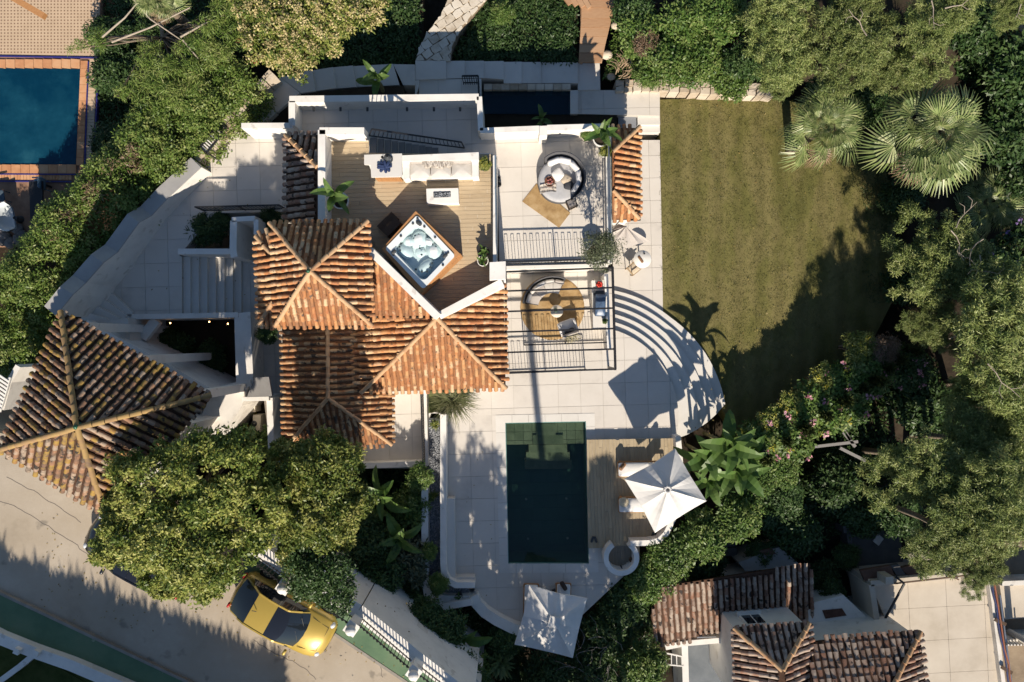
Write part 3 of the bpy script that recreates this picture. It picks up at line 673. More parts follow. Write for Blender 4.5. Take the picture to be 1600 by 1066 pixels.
# parapets: each is a wall with a pale top and lamps let into the inner face
def parapet(pts, wid, zt, zb, name='parapet', mat=None): return wall(name, pts, wid, zt, zb, mat or WHITE, villa)
parapet([(499, 204.5), (569, 204.5)], .24, 4.3, 1.7)
parapet([(502.5, 203), (502.5, 349)], .26, 4.3, 1.7)
parapet([(773, 243), (773, 412)], .12, 4.25, 1.7)
parapet([(785, 441), (686, 493.5)], .26, 4.2, 2.7)
parapet([(683, 494.5), (577, 391)], .26, 4.85, 2.7)
solid('pillar', [(765, 410), (790, 408.5), (790, 436), (765, 437.5)], 4.45, 1.7, WHITE, villa)
parapet([(452, 155), (748, 151.5)], .24, 2.65, .2)
parapet([(456, 158), (456, 196)], .24, 2.65, .2)
parapet([(749, 151), (751, 204)], .20, 2.65, .2)
parapet([(377, 196.5), (457, 196)], .20, 2.6, .2)
parapet([(750, 204), (757, 204), (845, 200.5)], .2, 2.65, .2)
solid('pillar', [(843, 197), (855, 196.5), (855, 212), (843, 212)], 2.75, .2, WHITE, villa)
parapet([(855, 199.5), (952, 197)], .2, 2.65, .2)
parapet([(949, 200), (953, 412)], .16, 2.05, .2)
lt = MB()
for x in (490, 532, 574, 636, 678, 719): lt.cyl(P(x, 168, 2.15), P(x, 168, 2.15) + Vector((0, -.14, 0)), .045, n=8)
for x in (820, 875): lt.cyl(P(x, 208, 2.2) + Vector((0, .1, 0)), P(x, 208, 2.2) + Vector((0, -.06, 0)), .035, n=8)
lt.build('wall_lamp', DGREY, villa)
# glass balustrades on the deck and terrace edges
GL = WATER('balustrade_glass', (.72, .80, .84), wave=0.0)
g1 = MB(); a, b = P(774, 250, 4.25), P(776, 410, 4.25)
g1.prism([(a.x + .02, a.y, 4.75), (b.x + .02, b.y, 4.75), (b.x + .04, b.y, 4.75), (a.x + .04, a.y, 4.75)], 4.2); g1.build('glass_panel', GL, villa)
g2 = MB(); a, b = P(950.5, 214, 2.05), P(953.5, 410, 2.05)
g2.prism([(a.x, a.y, 2.7), (b.x, b.y, 2.7), (b.x + .02, b.y, 2.7), (a.x + .02, a.y, 2.7)], 2.0); g2.build('glass_panel', GL, villa)
rl = MB(); rl.bar(P(950.5, 213, 2.72), P(954, 411, 2.72), .05, .05); rl.build('handrail', CHROME, villa)
# stairs from the deck down to the walkway, with iron railing
for i in range(11):
    x0 = -5.2 + .235 * i; z = ZD - .155 * (i + 1)
    MB().box((x0 + .1175, 7.05, z - .03), (.25, .82, .06)).build('stair_tread', MGREY, villa)
    MB().box((x0 + .232, 7.05, z - .08), (.012, .80, .16)).build('stair_riser', WHITE, villa)
sr = MB()
t0, t1 = Vector((-4.95, 7.48, 4.25)), Vector((-1.9, 7.48, 2.55)); b0, b1 = Vector((-5.2, 7.48, 3.42)), Vector((-1.85, 7.48, 1.72))
sr.bar(t0, t1, .05); sr.bar(b0, b1, .04); sr.bar(b0, t0, .04); sr.bar(b1, t1, .04)
hand = sr.build('stair_railing', BLACK, villa)
for i in range(22):
    t = (i + 1) / 23; MB().bar(b0.lerp(b1, t), t0.lerp(t1, t), .022).build('baluster', BLACK, hand)
# small railing block on the landing
lr = MB()
q = [P(722, 119, 1.2), P(747, 118.5, 1.2), P(748, 148, 1.2)]
lr.bar(q[0], q[1], .06); lr.bar(q[1], q[2], .06)
lr.bar(q[0] + Vector((0, 0, -.75)), q[1] + Vector((0, 0, -.75)), .04)
for i in range(8):
    t = i / 7; p = q[0].lerp(q[1], t); lr.bar(p, p + Vector((0, 0, -.95)), .03)
for i in range(1, 6):
    t = i / 5; p = q[1].lerp(q[2], t); lr.bar(p, p + Vector((0, 0, -.95)), .03)
lr.build('railing', BLACK, None, 'short black iron railing on the landing of the north walk', 'railing')
# hairpin railings
def hairpin(name, a, b, h, label=None, parent=None, step=.235, cat='railing', group=None):
    a = Vector(a); b = Vector(b); L_ = (b - a).length; d = (b - a).normalized()
    mb = MB(); mb.bar(a + Vector((0, 0, h)), b + Vector((0, 0, h)), .05, .03); mb.bar(a + Vector((0, 0, .07)), b + Vector((0, 0, .07)), .03)
    for t in (0, .5, 1): p = a.lerp(b, t); mb.bar(p, p + Vector((0, 0, h)), .045)
    r = mb.build(name, BLACK, parent, label, cat if parent is None else None, group)
    n = int(L_ / step); off = wloc(r)
    pm = MB(); g = step * .46
    pm.bar((-g / 2, 0, .07), (-g / 2, 0, h - .12), .018); pm.bar((g / 2, 0, .07), (g / 2, 0, h - .12), .018); pm.bar((-g / 2, 0, h - .12), (g / 2, 0, h - .12), .018)
    me = pm.mesh('baluster', (0, 0, 0), [BLACK]); ang = math.atan2(d.y, d.x)
    for i in range(n):
        p = a + d * ((i + .5) * L_ / n); obj('baluster', me, r, p - off, (0, 0, ang))
    for i in range(n):
        p = a + d * ((i + .0) * L_ / n)
    return r
hairpin('railing', P(789, 413, ZU), P(947, 409, ZU), .93, 'black hairpin railing along the south edge of the upper terrace')
hairpin('railing', P(819, 539, 0), P(947, 535, 0), 1.0, 'black hairpin railing between the round jute rug and the pool terrace')
hairpin('railing', P(790, 582, 0), P(914, 577, 0), 1.0, 'black hairpin railing beside the pergola foot nearest the pool')
# pergola of black steel tube
pg = thing('pergola', 'black steel pergola frame over the outdoor lounge', 'pergola', P(875, 500, 0))
PH = 2.0
L0, L1, R0, R1 = P(790, 425, PH), P(791, 583, PH), P(957, 418, PH), P(961.5, 577, PH)
for a, b in ((R0, R1), (L0, L1)): MB().bar(a, b, .09).build('beam', BLACK, pg)
ZL = [425, 455, 487, 519, 551, 582]; ZR = [418.5, 449.5, 481.5, 513.5, 545.5, 577]
for l, r in zip(ZL, ZR): MB().bar(P(788, l, PH + .004), P(959, r, PH + .004), .065, .07).build('beam', BLACK, pg)
for p, zb in ((R0, 0), (R1, 0), (L0, 1.6), (L1, 0)): MB().bar(p, (p.x, p.y, zb), .08).build('post', BLACK, pg)
# lounge walls
wall('lounge_wall', [(947, 428), (952, 545)], .16, 1.05, -.9, WHITE, villa)
solid('lounge_back_wall', [(788, 416), (950, 412), (950, 417), (788, 421)], 1.78, -.5, WHITE, villa)
# balcony and south side of the villa
paved('balcony_floor', [(556, 608), (668, 606), (668, 732), (556, 732)], .0, -2.2, .95, org=(-6, -4), label='pale paved side terrace below the lower roof')
wall('parapet', [(556, 728.5), (660, 725)], .22, .55, -1.8, WHITE, villa)
wall('parapet', [(664, 610), (667, 728)], .12, .35, -1.8, WHITE, villa)
br = MB(); a, b = P(657.5, 612, .95), P(661, 726, .95)
br.bar(a, b, .05); br.bar(a + Vector((0, 0, -.8)), b + Vector((0, 0, -.8)), .05)
rail = br.build('balcony_railing', BLACK, villa)
for i in range(30):
    p = a.lerp(b, (i + .5) / 30); MB().bar(p + Vector((0, 0, -.8)), p, .02).build('baluster', BLACK, rail)
# west side: wing wall, shaft, gate
wall('wing_wall', [(365, 345), (364, 392), (366, 402)], .26, 2.3, -.5, WHITE, villa)
wall('wing_wall', [(362, 343), (398, 341)], .18, 2.3, -.5, WHITE, villa); wall('wing_wall', [(400, 343), (400, 366)], .18, 2.3, -.5, WHITE, villa)
wall('planter_wall', [(278, 393), (362, 393)], .22, 1.75, 0, WHITE, villa)
lg = MB(); p = P(371, 365, 1.7); lg.ball((p.x + .0, p.y, p.z), .055, 8, 5); lg.build('wall_lamp', LAMP, villa)
# courtyard walls
wall('court_wall', [(196, 495), (240, 494.5), (372, 492)], .2, 1.35, -1.1, WHITE, villa)
solid('court_wall', [(366, 490), (391, 487), (396, 603), (369, 605)], 1.3, -1.1, WHITE, villa)
wall('court_beam', [(243, 500), (221, 528)], .38, 1.1, .85, WHITE, villa)
for x, y in ((266, 505), (327, 503), (356, 506)):
    p = P(x, y, .6); MB().ball((p.x, p.y, p.z), .035, 6, 4).build('wall_lamp', LAMP, villa)
wall('slope_wall', [(330, 612), (392, 600)], .35, 1.45, -1.1, WHITE, villa)
solid('ramp_wall', [(331, 614), (376, 602), (388, 604), (378, 634), (352, 672), (320, 700), (296, 690)], 1.6, -1.1, OLDWHITE, villa)
# utility corner
solid('canopy_slab', [(398, 590), (420, 589), (425, 619), (386, 620)], 2.2, 2.08, MGREY, villa)
wall('utility_wall', [(378, 624), (420, 623)], .16, 1.9, -.5, WHITE, villa)
wall('utility_wall', [(421, 622), (424, 712)], .24, 1.7, -.5, WHITE, villa)
wall('utility_wall', [(424, 712), (446, 728)], .2, 1.5, -.5, WHITE, villa)
# ================================================================== garden walls, benches, planters
gw = MB()
wt = [(314, 258, 2.15), (262, 306, 2.3), (236, 334, 2.3), (216, 345, 2.75), (182, 392, 2.75), (160, 408, 3.25), (132, 440, 3.25), (112, 458, 3.7), (86, 490, 3.7)]
wallmb(gw, [(a - 6, b - 3, c - .03) for a, b, c in wt], .46, 2.5, -2.2)
gwo = gw.build('boundary_wall', WHITE, None, 'long white garden wall stepping down beside the entrance plaza', 'wall')
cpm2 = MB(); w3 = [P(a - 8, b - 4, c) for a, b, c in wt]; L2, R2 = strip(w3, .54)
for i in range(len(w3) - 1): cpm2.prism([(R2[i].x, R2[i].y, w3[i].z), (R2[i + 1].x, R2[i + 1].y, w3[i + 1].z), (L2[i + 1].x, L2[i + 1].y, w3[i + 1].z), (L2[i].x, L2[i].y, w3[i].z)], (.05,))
cpm2.build('coping', COPEG, gwo)  # coloured darker than the wall to imitate shade along its top
lb = MB()
for x, y in ((260, 319), (236, 349), (211, 374), (186, 404), (166, 434), (142, 465)):
    p = P(x, y, 1.75); lb.box((p.x, p.y, p.z), (.09, .09, .05), R(45))
lb.build('wall_lamp', DGREY, gwo)
def edging(pts, wid, z, zb, label, name='stone_edging', n=None):
    w3 = [P(a, b, z) for a, b in pts]; r = thing(name, label, 'stone wall', (w3[0].x, w3[0].y, zb))
    rg = random.Random(len(pts) + int(w3[0].x * 10))
    L_, R_ = strip(w3, wid)
    for i in range(len(w3) - 1):
        ln = (w3[i + 1] - w3[i]).length; k = max(1, int(ln / .36))
        for j in range(k):
            for s0, s1 in ((0, .5), (.5, 1)):
                t0, t1 = (j + .04) / k, (j + .95) / k
                sh = rg.uniform(-.15, .15) / k
                f = lambda t, s: L_[i].lerp(L_[i + 1], min(1, max(0, t + (sh if 0 < j < k - 1 else 0)))).lerp(R_[i].lerp(R_[i + 1], t), s + rg.uniform(-.06, .06))
                q = [f(t0, s0 + .03), f(t1, s0 + .03), f(t1, s1 - .03), f(t0, s1 - .03)]; zz = z + rg.uniform(-.05, .05)
                MB().prism([(a.x, a.y, zz) for a in q], zb).build('stone', STONE, r)
    return r
edging([(425, 112), (400, 138), (366, 180), (336, 210), (306, 250)], .34, 1.9, -.5, 'rubble stone wall top between the hedge and the stepped walk')
edging([(303, 253), (268, 290), (228, 325), (195, 372), (150, 430)], .26, 1.5, -.5, 'rough stone edging at the foot of the long clipped hedge')
edging([(962, 135), (1030, 133), (1110, 138), (1210, 141)], .52, -.2, -1.5, 'low rubble retaining wall along the top edge of the lawn')
edging([(196, 518), (238, 534), (285, 560), (338, 592)], .26, -.3, -1.3, 'rough stone kerb crossing the sunken court')
# pool bench wall
bwl = thing('garden_bench', 'white built-in bench with a curved corner left of the pool', 'bench', P(700, 850, 0))
bk = MB(); wallmb(bk, [(692.5, 648), (692.5, 780), (692.5, 880), (694, 897), (700, 908), (712, 914.5), (742, 914.5)], .24, .78, -1.5); bk.build('backrest', WHITE, bwl)
st = MB(); st.prism(PZ([(697, 779), (710, 779), (711.5, 902), (742, 902), (742, 911), (712, 911), (702, 906), (697, 895)], .45), -.02); st.build('seat', COPING, bwl)
pw = MB(); wallmb(pw, [(663.5, 738), (663.5, 860), (664, 905), (667, 928), (676, 944), (692, 949), (737, 941)], .26, .7, -1.8); 
pw.build('planter_wall', WHITE, None, 'white outer wall of the pebble planter with a rounded corner', 'wall')
solid('wall_ledge', [(678, 928), (697, 931), (733, 931), (736, 940), (693, 948), (678, 942), (671, 934)], .42, -1.5, WHITE, kind='structure', label='broad white ledge at the corner of the pebble planter')
solid('pebble_bed', [(670, 654), (689, 654), (689, 898), (694, 909), (702, 917), (733, 917), (733, 931), (697, 931), (679, 927), (669, 905)], .05, -1.5, PEBBLE, kind='structure', label='long bed of dark grey pebbles behind the pool bench')
pbm = MB(); rg = random.Random(12)
for i in range(2600):
    if rg.random() < .86: x, y = rg.uniform(671, 688), rg.uniform(656, 925)
    else: x, y = rg.uniform(688, 732), rg.uniform(919, 930)
    p = P(x, y, .06); s = rg.uniform(.022, .05); pbm.ball((p.x, p.y, p.z), s, 5, 3, 0, (1, rg.uniform(.7, 1.2), .7))
pbm.build('pebbles', PEBBLE, None, 'loose grey pebbles in the planter behind the pool bench', None, None, 'stuff')
solid('turf_patch', [(670, 612), (690, 612), (690, 646), (670, 646)], .06, -1.5, M('green_turf', [(.10, .13, .04), (.16, .18, .07)], .95, 3, 8), kind='structure', label='tiny square of green turf below the orange roof')
MB().prism(PZ(arc(679.5, 654, 9.5, 180, 360, 12) + [(689, 650), (689, 646), (670, 646), (670, 650)], .5), -1).build('planter_wall', WHITE, None, 'short rounded white planter end beside the turf patch', 'wall')
# curved low wall at the terrace foot
cw = MB(); wallmb(cw, [(739, 932), (744, 943), (757, 957.5), (776, 970), (800, 982), (832, 993)], .42, .45, -2.0)
cw.build('curved_wall', WHITE, None, 'low curved white wall at the shaded foot of the pool terrace', 'wall')
# deck side wall and the round pod
dw = MB(); wallmb(dw, [(1059.5, 682), (1063, 722), (1061, 792), (1041, 834), (1030, 845), (1014, 848.5), (985, 849.5)], .22, .8, -2.0)
dw.build('deck_wall', WHITE, None, 'low white wall curving round the outer edge of the oak pool deck', 'wall')
pod = thing('round_wall', 'white round seating nook with an open gap towards the pool deck', 'wall', P(971, 872, 0))
a = arc(971, 872, 24, -57, 237, 34); pm = MB(); wallmb(pm, a, .20, .78, -2.0); pm.build('wall', WHITE, pod)
solid('floor', arc(971, 872, 23.5, 0, 350, 30), .10, -2.0, GROUT, pod)
planks('floor_plank', arc(971, 872, 23, 0, 350, 30), .125, .14, 1.6, R(92), M('grey_board', [(.24, .20, .15), (.33, .28, .21)], .8, 2.2, 6, rand=.35, stretch=(7, 1, 1)), pod)
solid('step', [(959, 846), (984, 845), (984, 853), (959, 854)], .2, -1, DECK, pod)
# ================================================================== gatehouse at the left
gh = thing('gatehouse', 'gatehouse with a big four sided lichen spotted tile roof beside the street', 'house', tuple(P(122, 668, ZS)))
G_ = (122, 668, 7.7); GN, GE, GS, GW = (97, 489, 6.1), (329, 618, 6.1), (168, 806, 6.1), (-1, 703, 6.1)
roof(gh, [[G_, GN, GE], [G_, GE, GS], [G_, GS, GW], [G_, GW, GN]], [(G_, GN), (G_, GE), (G_, GS), (G_, GW)], .255, .245, .178, TERRAOLD, MORTARD, 300, 11)
f = P(121, 667, 7.7); MB().lathe((f.x, f.y, f.z), [(.001, .16), (.06, .13), (.09, .08), (.06, .0), (.16, -.03)], 10).build('finial', bpy.data.materials['green_glaze'], gh)
MB().prism(PZ([(62, 606), (122, 660), (262, 672), (168, 782), (22, 696)], 5.9), -1.8).build('wall', OLDWHITE, gh)
wall('beam', [(104, 507), (310, 621)], .2, 5.9, 5.6, WHITE, gh)
for x, y in ((108, 510), (206, 563), (305, 618)): p = P(x, y, 5.7); MB().box((p.x, p.y, 2.2), (.3, .3, 6.9)).build('column', WHITE, gh)
wall('parapet', [(134, 504), (240, 562), (330, 612)], .2, 2.4, -1.2, WHITE, gh)
gs = MB()
for i in range(9): gs.bar(P(1 + i * 1.5, 640 - i * 5.5, 4.2), P(-14 + i * 1.5, 630 - i * 5.5, 4.2), .07, .05)
gs.bar(P(0, 644, 4.16), P(16, 590, 4.16), .06); gs.build('slatted_screen', WHITE, None, 'white slatted screen at the left edge beside the gatehouse roof', 'screen')
wall('side_wall', [(2, 640), (14, 596), (28, 572)], .2, 4.0, -2, OLDWHITE, gh)
# ================================================================== neighbour house at the bottom right
ZOFF = -2.5
nh = thing('neighbour_house', 'neighbouring white house with weathered dark tile roofs and a flat concrete roof', 'house', tuple(P(1230, 1000, -1)))
roof(nh, [[(1030, 917, 3.0), (1266, 881, 3.0), (1273, 972, 2.35), (1133, 986, 2.35), (1027, 1008, 2.35), (1017, 962, 2.6)]], [], .235, .30, .165, TERRAGREY, MORTARD, 190, 21)
F2 = (1222, 1046, 5.55)
roof(nh, [[(1147, 982, 4.75), (1263, 974, 4.75), F2], [(1147, 982, 4.75), F2, (1226, 1110, 5.55), (1152, 1112, 4.75)], [(1263, 974, 4.75), (1270, 1112, 4.95), (1226, 1110, 5.55), F2]],
     [((1147, 982, 4.75), F2), ((1263, 974, 4.75), F2)], .25, .32, .185, TERRAGREY, MORTAR, 40, 22)
roof(nh, [[(1268, 1004, 4.7), (1437, 987, 4.7), (1372, 1112, 5.7), (1268, 1112, 5.7)], [(1437, 987, 4.7), (1452, 1112, 4.7), (1372, 1112, 5.7)]], [((1437, 987, 4.7), (1372, 1112, 5.7))], .25, .30, .185, TERRAGREY, MORTAR, 70, 23)
MB().prism(PZ([(1038, 924), (1256, 890), (1262, 962), (1040, 995)], 2.3), -2.2).build('wall', WHITE, nh)
MB().prism(PZ([(1150, 986), (1260, 978), (1266, 1112), (1156, 1112)], 4.6), -2.2).build('wall', WHITE, nh)
MB().prism(PZ([(1272, 1009), (1430, 993), (1440, 1112), (1272, 1112)], 4.6), -2.2).build('wall', WHITE, nh)
# window high in the north wall of the upper wing
a, b_ = P(1150, 986, 4.6), P(1260, 978, 4.6); d = (b_ - a).normalized(); nrm_ = Vector((-d.y, d.x, 0)); q = a + d * .95 + nrm_ * .01; ang = math.atan2(d.y, d.x)
fr_ = MB().box((q.x, q.y, 3.75 + ZOFF), (.86, .10, 1.0), ang).build('window', WHITE, nh); q2 = q + nrm_ * .035; MB().box((q2.x, q2.y, 3.75 + ZOFF), (.70, .05, .84), ang).build('pane', GLASS, fr_)
q3 = q + nrm_ * .07; MB().box((q3.x, q3.y, 3.75 + ZOFF), (.03, .03, .84), ang).build('glazing_bar', WHITE, fr_); q4 = q + nrm_ * .09; MB().box((q4.x, q4.y, 3.24 + ZOFF), (.96, .20, .05), ang).build('sill', WHITE, fr_)
wall('parapet', [(1040, 1012), (1068, 1006), (1136, 1000)], .22, 2.3, -2, WHITE, nh); wall('parapet', [(1070, 1010), (1073, 1112)], .26, 2.2, -2, WHITE, nh)
solid('patio_floor', [(1066, 1004), (1146, 998), (1150, 1112), (1068, 1112)], .4, -2.2, M('blue_grey_concrete', [(.10, .115, .13), (.16, .175, .19)], .9, 1.5, 7), nh)
# white metal ladder
ld_ = MB()
ld_.bar(P(1037, 1020, 2.2), P(1066, 1026, 2.2), .05); ld_.bar(P(1037, 1038, 2.2), P(1068, 1041, 2.2), .05)
for i in range(4): ld_.bar(P(1041 + i * 8, 1021 + i * 1.6, 2.2), P(1041 + i * 8.2, 1038 + i, 2.2), .035)
ld_.build('ladder', WHITE, None, 'white metal ladder lying beside the dark patio of the neighbouring house', 'ladder')
ac = MB(); p = P(1141, 1060, 1.3); ac.box((p.x, p.y, .85 + ZOFF), (.85, .4, .8), R(-58)); ac.build('air_conditioner', CREAM, None, 'cream air conditioner standing in the dark patio', 'air conditioner')
pp = MB(); pp.bar(P(1089, 996, 2.5), P(1119, 995, 2.5), .05); pp.build('pipe', CHROME, None, 'short grey pipe lying along the lower eave of the shaded tile roof', 'pipe')
# flat white roof link and flat concrete roof
solid('flat_roof', [(1262, 944), (1318, 930), (1352, 962), (1392, 986), (1268, 1004), (1264, 976)], 2.5, -2.2, WHITE, nh)
solid('roof_patch', [(1285, 954), (1316, 951), (1323, 962), (1290, 967)], 2.53, 2.4, M('rust_patch', [(.07, .035, .025), (.14, .07, .05)], .9, 4), nh)
CONC = M('beige_concrete', [(.44, .38, .30), (.52, .455, .37), (.57, .505, .415)], .9, .8, 8, bump=.12, bscale=40, spec=.15)
fr = solid('concrete_roof', [(1358, 908), (1545, 892), (1570, 1112), (1434, 1112), (1434, 996), (1392, 988)], 2.55, -2.2, GROUT, nh)
for c in cells([(p.x, p.y) for p in PZ([(1359, 909), (1544, 893), (1569, 1112), (1435, 1112), (1435, 996), (1392, 987)], 2.6)], 1.55, 1.35, R(3), .01):
    MB().prism([(q[0], q[1], 2.6 + ZOFF) for q in c], 2.5).build('concrete_slab', CONC, fr)
mb = MB(); wallmb(mb, [(1361, 912), (1542, 896)], .22, 2.85, 1); wallmb(mb, [(1362, 914), (1372, 978)], .22, 2.85, 1); mb.build('parapet', CONC, nh)
solid('shade_wall', [(1384, 902), (1396, 901), (1396, 912), (1384, 913)], 3.3, 2.5, CONC, nh)
wall('parapet', [(1546, 892), (1574, 1112)], .16, 2.85, -2, OLDWHITE, nh)
po = MB(); po.bar(P(1377, 978, 2.7), P(1413, 912, 3.2), .07); po.bar(P(1413, 912, 3.2), P(1399, 901, 3.0), .08); po.bar(P(1367, 968, 2.7), P(1379, 980, 2.7), .06)
po.build('awning_arm', BLACK, None, 'dark folding awning arm leaning on the flat concrete roof', 'awning')
rr = MB(); rr.bar(P(1398, 912, 3.0), P(1530, 897, 3.0), .05)
for x in (1400, 1440, 1480, 1520): rr.bar(P(x, 912 - (x - 1400) * .115, 3.0), P(x, 912 - (x - 1400) * .115, 2.8), .05)
rr.bar(P(1482, 899, 3.02), P(1498, 906, 2.9), .05)
rr.build('rail', M('rusty_iron', [(.06, .045, .035), (.16, .09, .05)], .8, 5), None, 'low rusty rail along the far edge of the flat concrete roof', 'railing')
cb = MB()
for k, (c, dx) in enumerate((( (.03, .03, .12), 0), ((.4, .12, .06), 4), ((.5, .5, .48), 8))):
    pass
for dx, mi in ((0, 0), (3.5, 1)):
    q = [P(1549 + dx + i * 3.7 + random.Random(i + mi * 9).uniform(-1.4, 1.4), 905 + i * 22, 2.95) for i in range(9)]; cb.tube(q, .035, 5, mi)
cb.build('cable', [M('blue_cable', (.03, .04, .12), .5), M('rust_cable', (.30, .10, .05), .6)], None, 'blue and rusty cables along the right edge of the flat concrete roof', 'cable')
for k, (x, y, a) in enumerate(((1563, 972, -25), (1573, 1047, -30))):
    p = P(x, y, 2.95); MB().box((p.x, p.y, p.z), (.5, .14, .05), R(a)).build('timber_bracket', DARKWOOD, nh)
pl = MB(); pl.bar(P(1562, 930, 2.0), P(1583, 1090, 2.0), .06); pl.build('pole', CHROME, None, 'long thin grey pole lying beside the concrete roof at the right edge', 'pole')
ZOFF = -2.2
# low shaded sheds behind
DCON = M('dark_shaded_concrete', [(.07, .07, .07), (.13, .125, .12)], .95, 2, 7, bump=.2)
sh = thing('garden_shed', 'low concrete shed with a flat grey roof in deep shade', 'shed', tuple(P(1370, 850, -2)))
solid('roof_slab', [(1331, 834), (1406, 824), (1411, 878), (1336, 886)], .6, -2.2, DCON, sh)
wall('wall', [(1318, 828), (1406, 816)], .3, .9, -2, DCON, sh); wall('wall', [(1369, 770), (1382, 790), (1407, 806)], .25, .7, -2, DCON, sh); wall('wall', [(1326, 830), (1334, 888)], .2, .8, -2, DCON, sh)  # walls take the dark concrete to imitate the shade over the shed
solid('loose_board', [(1364, 846), (1372, 834), (1381, 842), (1373, 853)], .68, .62, OLDWHITE, sh)
ZOFF = -1.5
tp = thing('sheet_pile', 'brown and grey sheets lying between the shed and the concrete roof', 'sheets', tuple(P(1420, 890, 1)))
RUST = M('brown_sheet', [(.09, .05, .035), (.17, .10, .07)], .9, 3)
for q, m in (([(1345, 892), (1392, 884), (1398, 900), (1352, 908)], RUST), ([(1392, 884), (1404, 882), (1416, 899), (1402, 901)], DCON), ([(1408, 888), (1462, 874), (1475, 892), (1420, 900)], RUST), ([(1420, 866), (1462, 860), (1470, 872), (1424, 880)], CONC)): solid('sheet', q, 1.6, 1.4, m, tp)
ZOFF = -1.8
rw = thing('ruined_wall', 'pale weathered block wall and slab in shade above the neighbouring tile roof', 'wall', tuple(P(1200, 870, -2)))
solid('slab', [(1154, 879), (1218, 855), (1252, 884), (1165, 893)], 1.2, -2.2, COPEG, rw)
solid('patch', [(1186, 861), (1206, 857), (1213, 866), (1196, 868)], 1.23, 1.1, RUST, rw)
for i in range(4): solid('block', [(1132, 812 + i * 15), (1151, 814 + i * 14), (1152, 826 + i * 14), (1130, 825 + i * 15)], .3 + .05 * (i % 2), -2, DCON, rw)
ZOFF = 0.0
tb = thing('timber_pile', 'crossed grey timbers lying under the flowering hedge', 'timber', tuple(P(1322, 690, -1.8)))
for a, b in (((1302, 655), (1336, 698)), ((1312, 662), (1328, 688)), ((1312, 700), (1352, 720)), ((1272, 698), (1340, 690))): MB().bar(P(*a, -.2), P(*b, -.2), .12, .1).build('timber', M('grey_timber', (.24, .23, .22), .9) if 'grey_timber' not in bpy.data.materials else bpy.data.materials['grey_timber'], tb)
yw = thing('yard_wall', 'weathered beige yard wall with a little balustrade at the right edge', 'wall', tuple(P(1590, 1000, -1.7)))
solid('slab', [(1562, 915), (1680, 905), (1680, 960), (1570, 968)], -1.2, -2.2, CONC, yw); wall('coping', [(1566, 912), (1680, 908)], .2, -.9, -2, OLDWHITE, yw); wall('wall', [(1575, 1004), (1680, 1000)], .22, -.7, -2, OLDWHITE, yw)
for i in range(8): p = P(1577 + i * 5, 1009, -.3); MB().box((p.x, p.y, -.8), (.06, .06, .9)).build('baluster', OLDWHITE, yw)
p = P(1582, 990, -1.1); MB().cyl((p.x, p.y, -1.3), (p.x, p.y, .5), .14, .12, 10).build('post', OLDWHITE, yw)
# ================================================================== outdoor furniture
def at(px, py, z): return tuple(P(px, py, z))
# ---- built-in counter and sofa on the roof deck
ctr = thing('outdoor_counter', 'white masonry counter with a slatted cedar front on the roof deck', 'counter', at(604, 262, ZD))
solid('worktop', [(569, 242), (628, 240), (628, 276), (580, 277), (579, 258), (569, 257)], 4.3, 4.2, COPING, ctr)
MB().prism(PZ([(572, 245), (628, 243), (628, 272), (582, 273)], 4.2), ZD).build('base', WHITE, ctr)
for i in range(14):
    a = P(586 + i * 2.9, 274.6, 4.15); MB().box((a.x, a.y - .04, 3.78), (.055, .03, .7)).build('slat', WOOD, ctr)
sofa = thing('built_in_sofa', 'long white built-in sofa with grey white seat pads on the roof deck', 'sofa', at(688, 262, ZD))
MB().prism(PZ([(627, 243), (748, 238), (748, 250), (628, 252)], 4.25), ZD).build('backrest', WHITE, sofa)
MB().prism(PZ([(628, 251), (640, 251), (640, 279), (630, 280)], 4.05), ZD).build('armrest', WHITE, sofa)
MB().prism(PZ([(737, 247), (748, 247), (748, 276), (738, 277)], 4.05), ZD).build('armrest', WHITE, sofa)
MB().prism(PZ([(632, 274), (747, 270), (747, 277), (632, 280.5)], 3.75), ZD).build('base', WHITE, sofa)
a, b = P(640, 253, 3.8), P(738, 276, 3.8)
for i in range(3):
    w_ = (b.x - a.x) / 3
    MB().rbox((a.x + w_ * (i + .5), (a.y + b.y) / 2 + .02, 3.80), (w_ - .02, .62, .18), .05).build('seat_pad', FABS, sofa)
MB().rbox((a.x + .38, a.y - .02, 4.02), (.72, .16, .36), .05).build('back_cushion', FABT, sofa)
MB().rbox((b.x - .40, a.y - .02, 4.02), (.76, .16, .36), .05).build('back_cushion', FABT, sofa)
STRIPE = M('striped_fabric', [(.08, .065, .055), (.40, .35, .29), (.56, .51, .45), (.10, .08, .065), (.50, .45, .39)], .9, 9, 2, stretch=(3, .6, 1), spec=.1)
for i, (x, y, r_) in enumerate(((672, 254, 24), (684, 256, -10), (697, 253, -28))):
    p = P(x, y, 4.06); MB().rbox((p.x, p.y, 4.10), (.50, .34, .20), .08, R(r_)).build('cushion', STRIPE, None, ['striped brown and white cushion at the left of the sofa pile', 'middle striped cushion propped in the sofa centre', 'striped cushion leaning right on the built-in sofa'][i], 'cushion', 'striped cushions on the built-in sofa')
lan = thing('lantern', 'dark metal lantern standing on the white counter', 'lantern', at(608, 249, 4.3))
MB().cyl((lan.location.x, lan.location.y, 4.3), (lan.location.x, lan.location.y, 4.34), .14, n=12).build('base', DGREY, lan)
MB().cyl((lan.location.x, lan.location.y, 4.34), (lan.location.x, lan.location.y, 4.62), .11, n=12).build('glass', M('smoke_glass', (.03, .045, .07), .1), lan)
MB().lathe((lan.location.x, lan.location.y, 4.62), [(.13, 0), (.12, .03), (.04, .09), (.03, .11)], 12).build('lid', DGREY, lan)
tw = MB(); rg = random.Random(5); c = P(601, 261, 4.32)
